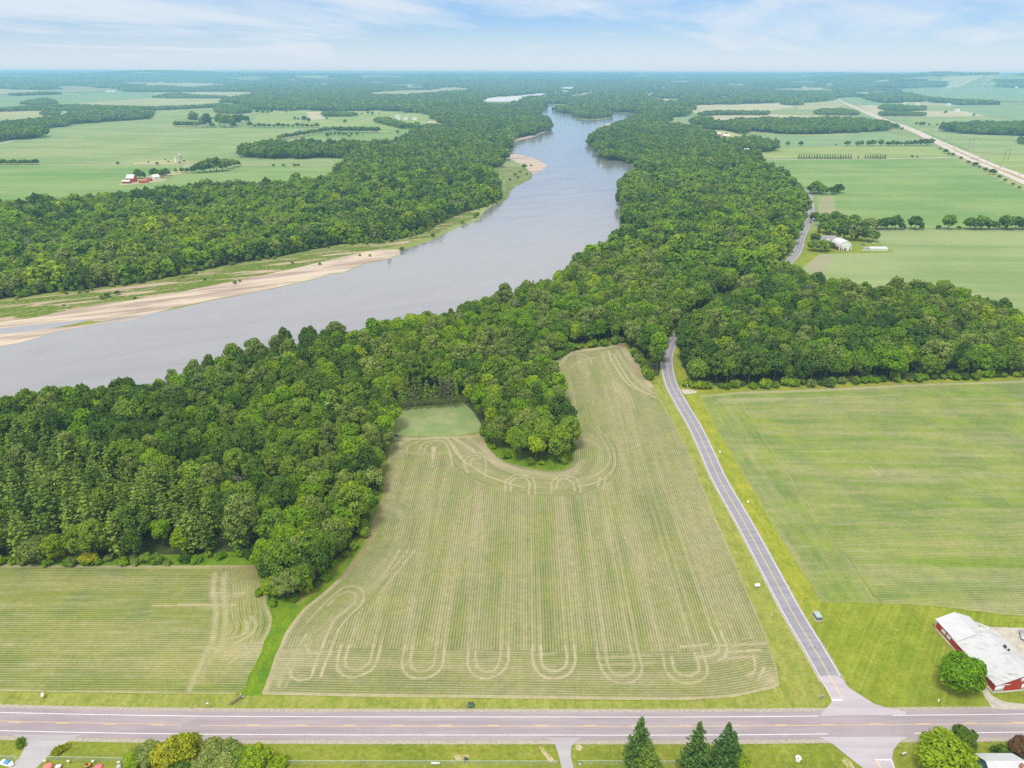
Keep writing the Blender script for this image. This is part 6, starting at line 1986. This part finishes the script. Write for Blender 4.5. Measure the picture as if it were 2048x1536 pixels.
# far farms
rb, Lr = shed("barn", "red gabled barn with a grey roof on the left field farm", "barn", G(253, 365), G(268, 365), 15, 7.5, 13.5, M_REDW, M_BARN_ROOF, base=False)
opening(rb, "barn_door", 3, 7, 0, 5, "f", m=M_WALL_W)
shed("lean_to", "low red shed with a pale roof in front of the left field barn", "shed", G(244, 367.5), G(259, 367.5), 8, 4, 6, M_REDW2, M_BARN_ROOF, base=False)
shed("red_shed", "long low red-roofed shed between the barn and the white house on the left farm", "shed", G(284, 367), G(298, 365), 8, 3.2, 5.6, M_REDW, paint("red_roof", (0.45, 0.10, 0.08), .7, .3, .4), base=False)
shed("red_shed", "small red shed next to the white house on the left farm", "shed", G(299, 363), G(306, 362), 7, 3.4, 6, M_REDW, M_REDW2, base=False)
wh, _ = shed("farmhouse", "white gabled house at the right of the left field farm", "house", G(309, 361), G(321, 359), 9, 6, 10, M_WALL_W, M_WALL_W, base=False)
opening(wh, "window", 3, 4.5, 3, 5, "f", m=M_GLASS); opening(wh, "window", 7, 8.5, 3, 5, "f", m=M_GLASS)
lb, _ = shed("barn", "long red barn with a pale roof beyond the right bank wood", "barn", G(1416, 272), G(1442, 272), 16, 6, 11, M_REDW, M_WHITE_ROOF, base=False)
shed("farmhouse", "pale pinkish house beside the long red barn", "house", G(1447, 275), G(1459, 275), 12, 6, 10, paint("pink_siding", (.62, .48, .44), .8, .2, .5), M_WALL_W, base=False)
shed("roadside_house", "white house with a steep white roof at the distant road bend", "house", G(1489, 305), G(1498, 305), 10, 5, 10, M_WALL_W, M_WHITE_ROOF, base=False)
for px, py, w_, h_, lab in ((811, 240, 10, 8, "white domed shed beside the two silos, left of the pair"), (829, 240, 10, 7, "white domed shed beside the two silos, right of the pair")):
    arched("domed_shed", lab, G(px - w_ / 2, py), G(px + w_ / 2, py), 30, 3, 11, M_WALL_W, M_WALL_W, M_WHITE_ROOF)
for k_, px in enumerate((857, 875, 889)):
    shed("poultry_shed", f"long low white poultry shed in the clearing by the bank wood, {nth(k_)} from the left", "shed", G(px, 254), G(px + 7, 250), 14, 3, 6, M_WALL_W, M_WHITE_ROOF, base=False, group="poultry sheds by the bank wood")


def silo(px, py, hp, r, label, m=M_CONC, dome=True):
    g = G(px, py)
    z_ = float(np.dot(np.array([g[0], g[1], -CAMH]), _f))
    H = hp * z_ / FPX
    e = wrapped("silo", label, "silo", None, (g[0], g[1], 0))
    v, f = tube((0, 0, -.3), (0, 0, H), r, r, 16)
    solid("shaft", [(v, f)], m, e)
    prs = []
    for k in range(4):
        a0, a1 = math.pi / 2 * k / 4, math.pi / 2 * (k + 1) / 4
        prs.append(tube((0, 0, H + r * .8 * math.sin(a0)), (0, 0, H + r * .8 * math.sin(a1)), r * 1.02 * math.cos(a0), max(.05, r * 1.02 * math.cos(a1)), 16))
    solid("dome", prs, m if not dome else M_WHITE_ROOF, e)
    return e


silo(362, 322, 12, 3.2, "tall grey concrete silo standing alone in the left field")
silo(352, 325, 8, 2.6, "shorter pale silo left of the tall grey one", M_WALL_W)
silo(794, 240, 9, 5, "white silo beside the domed sheds, left of two", M_WALL_W)
silo(799, 240, 8, 5, "white silo beside the domed sheds, right of two", M_WALL_W)
silo(36, 247, 8, 4.0, "white capped silo rising over the left field wood", M_WALL_W)
for k_, (px, py) in enumerate(((112, 231), (122, 231), (131, 231), (140, 230))):
    shed("farm_building", f"pale farm building beside the small wood in the far left fields, {nth(k_)} from the left", "shed", G(px, py), G(px + 6, py), 14, 5, 9, (M_WALL_W, M_CONC, M_WALL_W, M_CONC)[k_], (M_GREY_ROOF, M_WHITE_ROOF, M_GREY_ROOF, M_WHITE_ROOF)[k_], base=False, group="far left farm buildings")
for k_, (px, py, w_) in enumerate(((212, 184.5, 8), (222, 184.5, 8), (262, 172, 5), (268, 171.5, 5), (276, 171.5, 5), (318, 167.5, 8), (64, 160, 4), (966, 155, 4), (972, 155, 4), (1350, 166, 6), (1252, 154, 3), (1740, 174, 3), (1708, 161, 2.5), (2030, 178, 6), (1895, 212, 6), (1912, 224, 8), (1808, 210, 3), (1835, 211, 3))):
    gq = G(px, py)
    zt = float(HT(gq[0], gq[1]))
    e_, _ = shed("far_building", f"white far-off building among the woods near the horizon, {nth(k_)} in the list of them from the far left fields onward", "building", gq, G(px + w_, py), 30 * (170 / py), 9, 16, M_WALL_W, M_WHITE_ROOF, base=False)
    e_.location.z = zt + (8 if zt > 2 else 0)
    e_["label"] = "tiny white building among far woods near the horizon"
    e_["group"] = "tiny white buildings near the horizon"


# vehicles
def car(label, x, y, rz, col, L=4.6, Wd=1.8, H=1.5, van=False, group=None, name="car", z=0.0, cat=None):
    mt = CARM.get(col) or CARM.setdefault(col, mat(f"car_paint_{len(CARM)}", col=col, rough=.35, spec=.5))
    e = wrapped(name, label, cat or ("van" if van else "car"), group, (x, y, z), rz)
    h1 = H * (.55 if not van else .56)
    poly_part("body", prof_y([(-L / 2, .35), (L / 2, .35), (L / 2, h1 * .85), (L / 2 - .1, h1), (-L / 2, h1)], -Wd / 2, Wd / 2), mt, e)
    a0, a1 = (-L * .46, L * .30) if van else (-L * .30, L * .20)
    poly_part("windows", prof_y([(a0 - .06, h1), (a1 + .5, h1), (a1, H - .06), (a0 + .2, H - .06)], -Wd / 2 + .06, Wd / 2 - .06), M_GLASS, e)
    poly_part("roof", prof_y([(a0 + .14, H - .06), (a1 + .06, H - .06), (a1 - .1, H + .03), (a0 + .3, H + .03)], -Wd / 2 + .10, Wd / 2 - .10), mt, e)
    for sx in (-.31, .31):
        for sy in (-1, 1):
            v, f = tube((sx * L, sy * (Wd / 2 - .22), .33), (sx * L, sy * (Wd / 2 + .02), .33), .33, .33, 12)
            solid("wheel", [(v, f)], M_TYRE, e)
    return e


CARM = {}
M_DGREY = paint("cabinet_grey", (.20, .23, .23), .6, .2, 1.5)


def prof_y(profile, y0, y1):
    n = len(profile)
    v = [(a, y0, b) for a, b in profile] + [(a, y1, b) for a, b in profile]
    f = [tuple(range(n)), tuple(range(n, 2 * n))]
    for i in range(n):
        j = (i + 1) % n
        f.append((i, j, j + n, i + n))
    return v, f


g_ = G(1634, 1236)
ang_side = math.atan2(*(G(1587, 1229) - G(1632, 1304))[::-1])
CAB = paint("cabinet_green_grey", (.36, .43, .40), .5, .2, 1.5)
e = wrapped("equipment_cabinet", "pale grey-green equipment cabinet on a concrete pad beside the side road", "utility cabinet", None, (g_[0], g_[1], 0), ang_side)
solid("pad", [bx_(-2.0, -1.35, -.1, 2.0, 1.35, .3)], M_CONC, e)
solid("cabinet", [bx_(-1.6, -1.0, .3, 1.5, 1.0, 1.75)], M_DGREY, e)
solid("lid", [bx_(-1.75, -1.12, 1.75, 1.65, 1.12, 1.95)], CAB, e, .05)
solid("door", [bx_(-1.3, -1.03, .45, -.1, -1.001, 1.65), bx_(.1, -1.03, .45, 1.3, -1.001, 1.65)], CAB, e)
solid("meter_box", [bx_(1.75, -.35, .3, 2.1, .35, 1.5)], M_WALL_W, e)
g_ = G(1621, 446)
car("dark car on the side road near the grove", g_[0], g_[1], 1.75, (0.03, 0.035, 0.04), z=.06)
g_ = G(1551, 318.3)
car("white car on the pale gravel lane", g_[0], g_[1], 0.0, (0.8, 0.8, 0.8), 5.0, z=.32)
g_ = G(1731, 501)
car("white camper parked at the long low shed's left end", g_[0], g_[1], .3, (0.8, 0.8, 0.79), 7.5, 2.4, 2.9, True, name="camper", cat="camper")
g_ = G(1726, 491)
car("blue pickup behind the white camper", g_[0], g_[1], .2, (0.10, 0.2, 0.38), 5.5, 2.0, 1.9, name="pickup", cat="pickup")
g_ = G(1748, 487)
car("white car at the grove's edge behind the long low shed", g_[0], g_[1], .0, (0.8, 0.8, 0.8))
def on_hw(px, line, side):
    g = np.array([G(px, np.interp(px, [1668, 1687, 1718, 1770, 1820, 1876, 1938, 1986, 2048], [196, 204.3, 217.5, 239.8, 257.3, 283, 310.5, 333.5, 359.5]))])
    d, nx, ny, a = segdist(g[:, 0], g[:, 1], line)
    q = cut(line, float(a[0]), float(a[0]) + 5, 2)
    return float(nx[0]), float(ny[0]), math.atan2(*(q[-1] - q[0])[::-1])
for k_, (px, ln_, c_, big) in enumerate(((1700, 1, 0, 0), (1726, 0, 0, 1), (1758, 1, 0, 0), (1797, 0, 0, 0), (1815, 1, 1, 0), (1889, 1, 0, 1), (1906, 1, 0, 1), (1926, 0, 1, 0), (1936, 1, 0, 0), (1968, 1, 1, 0), (1976, 0, 0, 0), (1990, 1, 1, 0), (2020, 0, 0, 0), (2024, 1, 2, 0))):
    x_, y_, a_ = on_hw(px, (HW1, HW2)[ln_], 0)
    if big:
        e = wrapped("lorry", f"white box lorry on the motorway, {nth(sum(1 for q in (1726, 1889, 1906) if q < px))} of three from the far end", "lorry", "lorries on the motorway", (x_, y_, .37), a_)
        solid("box", [bx_(-7, -1.3, 1.1, 4.5, 1.3, 4.0)], M_WALL_W, e)
        solid("cab", [bx_(4.8, -1.2, .6, 7.4, 1.2, 3.2)], M_WALL_W, e, .15)
        for sx in (-5.8, -4.6, 5.9):
            for sy in (-1, 1):
                solid("wheel", [tube((sx, sy * .95, .5), (sx, sy * 1.28, .5), .5, .5, 10)], M_TYRE, e)
    else:
        cc = ((0.8, 0.8, 0.8), (0.04, 0.045, 0.05), (0.35, 0.05, 0.04))[c_]
        car(f"small {('white', 'dark', 'red')[c_]} car on the {('near', 'far')[ln_]} motorway carriageway, {nth(k_)} vehicle from the far end", x_, y_, a_, cc, z=.37, group="cars on the motorway")
for k_, (px, py, c_) in enumerate(((1944, 318, (0.1, 0.2, .4)), (1949, 317, (.8, .8, .8)), (1955, 318.5, (.05, .05, .06)), (1962, 318, (.8, .8, .8)), (1967, 318.5, (.75, .75, .75)))):
    g_ = G(px, py)
    car(f"vehicle at the motorway crossing, {nth(k_)} from the left", g_[0], g_[1], .1, c_, 6.5 if k_ in (3, 4) else 4.6, 2.2, 2.6 if k_ in (3, 4) else 1.6, k_ in (3, 4), "vehicles at the motorway crossing", z=.37)

# power line frames beyond the motorway
for k_, (px, py, hp, wd) in enumerate(((1786, 239, 8, 5), (1809, 245.5, 9, 5), (1863, 263, 11, 6), (1896, 281, 16, 7.5), (1940, 297.5, 18, 8.5), (2011.5, 319.5, 20, 9.5))):
    g_ = G(px, py)
    z_ = float(np.dot(np.array([g_[0], g_[1], -CAMH]), _f))
    H, w_ = hp * z_ / FPX, wd * z_ / FPX
    e = wrapped("power_pole_frame", f"wooden two-pole power frame beyond the motorway, {nth(k_)} from the far end", "power pole", "two-pole power frames", (g_[0], g_[1], 0), .15)
    for sx in (-.5, .5):
        solid("pole", [tube((sx * w_, 0, -.3), (sx * w_, 0, H), .42, .30, 8)], paint("pole_wood", (.16, .12, .10), .9, .2, 1) if k_ + sx < 0 else bpy.data.materials["pole_wood"], e)
    solid("crossarm", [bx_(-w_ * .85, -.22, H - 2.2, w_ * .85, .22, H - 1.6)], bpy.data.materials["pole_wood"], e)

# fence along the bottom edge
def fence(pts, label, h=1.75):
    ln = dens(GP(pts), .8)
    a = np.concatenate([[0], np.cumsum(np.linalg.norm(np.diff(ln, axis=0), axis=1))])
    c = ln[0]
    d = ln[-1] - ln[0]
    e = wrapped("chain_link_fence", label, "fence", None, (c[0], c[1], 0), math.atan2(d[1], d[0]))
    L = float(np.linalg.norm(d))
    ws = []
    n = int(L / .32)
    for i in range(n):
        x0 = i * L / n
        for s_ in (1, -1):
            xa, xb = (x0, x0 + h * .55) if s_ > 0 else (x0 + h * .55, x0)
            xa, xb = min(max(xa, 0), L), min(max(xb, 0), L)
            w = .016
            v = np.array([(xa - w, .004 * s_, .05), (xa + w, .004 * s_, .05), (xb + w, .004 * s_, h), (xb - w, .004 * s_, h)])
            ws.append((v, np.array([[0, 1, 2, 3]])))
    solid("wire_mesh", ws, paint("galvanised_wire", (.50, .56, .52), .6, .1, 1) if "galvanised_wire" not in bpy.data.materials else bpy.data.materials["galvanised_wire"], e)
    solid("top_rail", [tube((0, 0, h), (L, 0, h), .045, .045, 6)], bpy.data.materials["galvanised_wire"], e)
    for i in range(int(L / 3.0) + 1):
        solid("post", [tube((i * 3.0, .07, -.2), (i * 3.0, .07, h + .08), .05, .05, 6)], bpy.data.materials["galvanised_wire"], e)
    return e


fence([(-40, 1519), (36, 1520.5)], "short chain-link fence left of the left driveway")
fence([(96, 1521), (272, 1524)], "chain-link fence behind the grass strip right of the left driveway")
fence([(575, 1529), (850, 1530), (1116, 1530)], "long chain-link fence between the thicket and the middle driveway")
fence([(1154, 1529.5), (1262, 1529.5)], "chain-link fence between the middle driveway and the spruces")
fence([(1300, 1530), (1352, 1530)], "chain-link fence stretch between two spruces")


def put(name, label, cat, px, py, rz, parts, group=None, z=0.0):
    g = G(px, py)
    e = wrapped(name, label, cat, group, (g[0], g[1], z), rz)
    for nm, geo, m in parts:
        solid(nm, geo if isinstance(geo, list) else [geo], m, e)
    return e


M_SIGNW = mat("sign_white", col=(.8, .8, .8), rough=.5)
M_YSIGN = mat("sign_yellow", col=(.85, .55, .02), rough=.5)
M_REDS = mat("sign_red", col=(.55, .04, .03), rough=.5)
M_ALU = mat("sign_back", col=(.42, .43, .45), rough=.5, metal=.6)
M_DGREEN = paint("utility_green", (.05, .09, .075), .6, .2, 2)
M_WPOST = paint("post_wood", (.28, .22, .16), .9, .2, 2)
put("mailbox_cluster", "white cluster mailbox on a short base left of the side road", "mailbox", 1514, 1175, .1, [("box", bx_(-1.0, -.45, .55, 1.0, .45, 1.6), M_SIGNW), ("base", bx_(-.8, -.3, 0, .8, .3, .55), M_CONC), ("cap", [bx_(-.9, -.35, 1.6, -.4, .35, 1.85), bx_(-.2, -.35, 1.6, .3, .35, 1.85), bx_(.5, -.35, 1.6, .9, .35, 1.85)], M_SIGNW)])
# yellow diamond warning sign
dsg = np.array([(0, -.03, 2.2), (.75, -.03, 2.95), (0, -.03, 3.7), (-.75, -.03, 2.95), (0, .03, 2.2), (.75, .03, 2.95), (0, .03, 3.7), (-.75, .03, 2.95)])
dsf = np.array([(0, 1, 2, 3), (7, 6, 5, 4), (0, 4, 5, 1), (1, 5, 6, 2), (2, 6, 7, 3), (3, 7, 4, 0)])
put("warning_sign", "yellow diamond warning sign on the verge right of the side road", "road sign", 1608, 1207, .15, [("panel", (dsg, dsf), M_YSIGN), ("symbol", [bx_(-.10, -.06, 2.6, .10, -.031, 3.3), bx_(-.3, -.06, 2.95, .3, -.0312, 3.08)], M_DARKM), ("post", tube((0, .08, -.2), (0, .08, 3.5), .045, .045, 6), M_STEEL)])
put("route_sign", "grey-backed double sign on a post at the junction's left corner", "road sign", 1642, 1402, .2, [("panel", [bx_(-.8, -.03, 1.6, .0, .02, 2.6), bx_(.1, -.03, 1.6, .8, .02, 2.6)], M_ALU), ("post", [tube((-.4, .06, -.2), (-.4, .06, 2.6), .05, .05, 6), tube((.45, .06, -.2), (.45, .06, 2.6), .05, .05, 6)], M_STEEL)])
put("stop_sign", "stop sign seen from its grey back on the lawn right of the junction", "road sign", 1820, 1411, .3, [("panel", tube((0, -.02, 2.5), (0, .02, 2.5), .46, .46, 8), M_ALU), ("post", tube((0, .06, -.2), (0, .06, 2.9), .05, .05, 6), M_STEEL)])
put("marker_post", "short white marker post on the lawn by the main road", "post", 1876, 1405, 0, [("post", bx_(-.18, -.12, -.2, .18, .12, 1.3), M_SIGNW), ("cap", bx_(-.2, -.14, 1.3, .2, .14, 1.45), M_SIGNW)])
put("street_sign", "red arrow and white board signs on the corner below the junction", "road sign", 1803, 1517, .2, [("board", bx_(-.2, -.03, 1.5, 1.5, .03, 2.5), M_SIGNW), ("arrow", bx_(-1.4, -.03, 1.8, -.4, .03, 2.2), M_REDS), ("post", [tube((-.9, .05, -.2), (-.9, .05, 2.3), .04, .04, 6), tube((.6, .05, -.2), (.6, .05, 2.5), .05, .05, 6)], M_STEEL)])
put("utility_box", "dark green utility box with two pale vents on the verge above the main road", "utility box", 942, 1413, 0, [("cabinet", bx_(-.9, -.55, 0, .9, .55, 1.2), M_DGREEN), ("lid", bx_(-.95, -.6, 1.2, .95, .6, 1.32), M_DGREEN), ("vent", [bx_(-.7, -.58, .5, -.2, -.551, 1.0), bx_(.2, -.58, .5, .7, -.551, 1.0)], M_STEEL)])
put("utility_box", "small dark box with a stake at the fence by the bare patch", "utility box", 932, 1520, .3, [("cabinet", bx_(-.5, -.4, 0, .5, .4, .9), M_DGREEN), ("stake", tube((-.3, -.5, -.1), (-1.1, -1.4, .5), .05, .03, 5), M_DARKM)])
put("leaning_mailbox", "white tilted mailbox on the verge at far left", "mailbox", 87, 1395, .5, [("box", bx_(-.35, -.9, 1.0, .35, .5, 1.7), M_SIGNW), ("post", tube((0, 0, -.2), (.1, -.1, 1.0), .08, .08, 6), M_WPOST)])
put("route_marker", "small white sign on a thin post above the main road, left part", "road sign", 417, 1417, 0, [("panel", bx_(-.35, -.03, 1.7, .35, .03, 2.6), M_SIGNW), ("post", tube((0, .06, -.2), (0, .06, 2.6), .05, .05, 6), M_STEEL)])
put("banner", "white banner hung on the long fence", "banner", 873, 1530.5, 0, [("cloth", bx_(-1.6, -.16, .35, 1.2, -.12, 1.45), M_SIGNW), ("hem", bx_(-1.6, -.17, 1.45, 1.2, -.11, 1.52), M_SIGNW)])
put("notice_board", "pale blue notice board on the short fence by the middle driveway", "sign", 1160, 1532, 0, [("panel", bx_(-.5, -.2, .5, .5, -.15, 1.3), paint("pale_blue", (.5, .62, .72), .6, .1, 1)), ("frame", [bx_(-.55, -.21, .45, .55, -.14, .5), bx_(-.55, -.21, 1.3, .55, -.14, 1.35)], M_STEEL)])
put("garden_fountain", "white stone garden ornament on the lawn below the main road", "ornament", 1596, 1520, 0, [("bowl", tube((0, 0, .7), (0, 0, 1.0), .35, .9, 12), M_SIGNW), ("plinth", tube((0, 0, 0), (0, 0, .7), .7, .3, 10), M_SIGNW), ("figure", tube((0, 0, 1.0), (0, 0, 2.3), .22, .08, 8), M_SIGNW)])
for k_, (px, py) in enumerate(((1440, 904), (1496, 1004))):
    put("access_hatch", f"small white pipe cap in the verge right of the side road, {('farther', 'nearer')[k_]} of two", "cap", px, py, 0, [("rim", tube((0, 0, 0), (0, 0, .55), .5, .45, 12), M_SIGNW), ("lid", tube((0, 0, .55), (0, 0, .68), .47, .15, 12), M_SIGNW)], "white pipe caps in the verge")
put("delineator", "thin white post beside the side road, below the mailbox cluster", "post", 1542, 1234, 0, [("post", bx_(-.12, -.08, -.2, .12, .08, 1.5), M_SIGNW), ("reflector", bx_(-.1, -.1, 1.1, .1, -.081, 1.35), M_YSIGN)])
put("delineator", "thin white post at the road bend by the wood", "post", 1318, 768, 0, [("post", bx_(-.15, -.1, -.2, .15, .1, 1.6), M_SIGNW), ("reflector", bx_(-.1, -.12, 1.1, .1, -.101, 1.35), M_YSIGN)])
put("field_post", "thin white post at the lower corner of the right wood", "post", 1374, 776, 0, [("post", bx_(-.15, -.1, -.2, .15, .1, 2.6), M_SIGNW), ("cap", bx_(-.18, -.13, 2.6, .18, .13, 2.75), M_SIGNW)])
for k_, (px, py) in enumerate(((91, 1527), (138, 1528), (187, 1528), (239, 1530), (286, 1533), (334, 1536))):
    put("garden_lamp", f"white-capped garden lamp post along the bottom left fence, {nth(k_)} from the left", "lamp", px, py, 0, [("cap", tube((0, 0, 1.35), (0, 0, 1.55), .38, .12, 10), M_SIGNW), ("post", tube((0, 0, -.1), (0, 0, 1.35), .05, .05, 6), M_SIGNW)], "garden lamps along the fence")
# things stored behind the fence at the bottom left
put("boat", "small white and blue boat lying behind the fence at bottom left", "boat", 14, 1528, -.25, [("hull", [bx_(-2.0, -.8, 0, 1.4, .8, .7), (np.array([(1.4, -.8, 0), (1.4, .8, 0), (2.8, 0, .25), (1.4, -.8, .7), (1.4, .8, .7), (2.8, 0, .75)]), np.array([(0, 2, 5, 3), (1, 4, 5, 2), (3, 5, 4, 4), (0, 1, 2, 2)]))], M_SIGNW), ("deck", bx_(-.6, -.6, .7, 1.0, .6, 1.05), paint("boat_blue", (.08, .3, .6), .5, .1, 1))])
put("covered_mound", "salmon-red covered mound behind the fence at bottom left", "cover", 96, 1536, 0, [("cover", [tube((0, 0, 0), (0, 0, .9), 1.6, 1.2, 14), tube((0, 0, .9), (0, 0, 1.3), 1.2, .1, 14)], paint("salmon_cover", (.62, .20, .15), .7, .2, 1)), ("rope", tube((0, 0, .55), (0, 0, .62), 1.45, 1.42, 14), M_DARKM)])
put("covered_mound", "pinkish-red covered mound right of the orange machine", "cover", 197, 1537, 0, [("cover", [tube((0, 0, 0), (0, 0, .7), 1.4, 1.1, 14), tube((0, 0, .7), (0, 0, 1.0), 1.1, .1, 14)], paint("pink_cover", (.60, .16, .20), .7, .2, 1)), ("rope", tube((0, 0, .4), (0, 0, .46), 1.3, 1.28, 14), M_DARKM)])
put("garden_machine", "orange and black garden machine behind the fence at bottom left", "machine", 178, 1533, .7, [("body", bx_(-.9, -.5, .35, .6, .5, .95), paint("orange_paint", (.75, .28, .03), .5, .1, 1)), ("seat", [bx_(-.6, -.35, .95, .0, .35, 1.1), bx_(-.7, -.35, 1.1, -.55, .35, 1.6)], M_DARKM), ("wheel", [tube((-.6, -.75, .38), (-.6, -.5, .38), .38, .38, 10), tube((-.6, .5, .38), (-.6, .75, .38), .38, .38, 10), tube((.5, -.65, .28), (.5, -.5, .28), .28, .28, 10), tube((.5, .5, .28), (.5, .65, .28), .28, .28, 10)], M_TYRE)])
put("storage_bin", "purple lidded bin behind the fence at bottom left", "bin", 118, 1536, .2, [("bin", bx_(-.7, -.5, 0, .7, .5, .8), paint("purple_plastic", (.30, .14, .38), .5, .1, 1)), ("lid", bx_(-.75, -.55, .8, .75, .55, .92), M_SIGNW)])
put("white_crate", "white crate on the grass behind the fence, right of the red mound", "crate", 239, 1534, .1, [("crate", bx_(-.6, -.45, 0, .6, .45, .9), M_SIGNW), ("lid", bx_(-.65, -.5, .9, .65, .5, 1.0), M_STEEL)])
# culvert in the ditch
put("culvert", "rusty culvert pipe at the ditch's mouth above the main road", "culvert", 474, 1401, .9, [("pipe", tube((-2.2, 0, .2), (2.0, 0, .2), .5, .5, 12), paint("rusty_pipe", (.16, .12, .09), .9, .3, 1)), ("headwall", [bx_(1.7, -.9, 0, 2.0, -.52, .9), bx_(1.7, .52, 0, 2.0, .9, .9)], M_STONE)])
# bare patches and sandy spots in the grass
M_BAREG = mat("bare_soil_grass", lambda t, b: t.mix(t.ramp(t.noise(t.pos(), .5, 5, .75), .42, .58), (.24, .245, .04), (.45, .38, .25)), rough=1)
def patch(pts, z=.028):
    sheet("bare_patch", GP(pts), z, M_BAREG)
patch([(1078, 1491), (1088, 1497), (1098, 1508), (1110, 1520), (1114, 1527), (1098, 1524), (1088, 1510), (1078, 1498)])
patch([(1150, 1490), (1160, 1489), (1166, 1495), (1162, 1502), (1152, 1500)])
patch([(908, 1512), (925, 1508), (940, 1512), (936, 1520), (912, 1520)])
patch([(1688, 1514), (1700, 1520), (1712, 1540), (1694, 1536), (1684, 1522)])
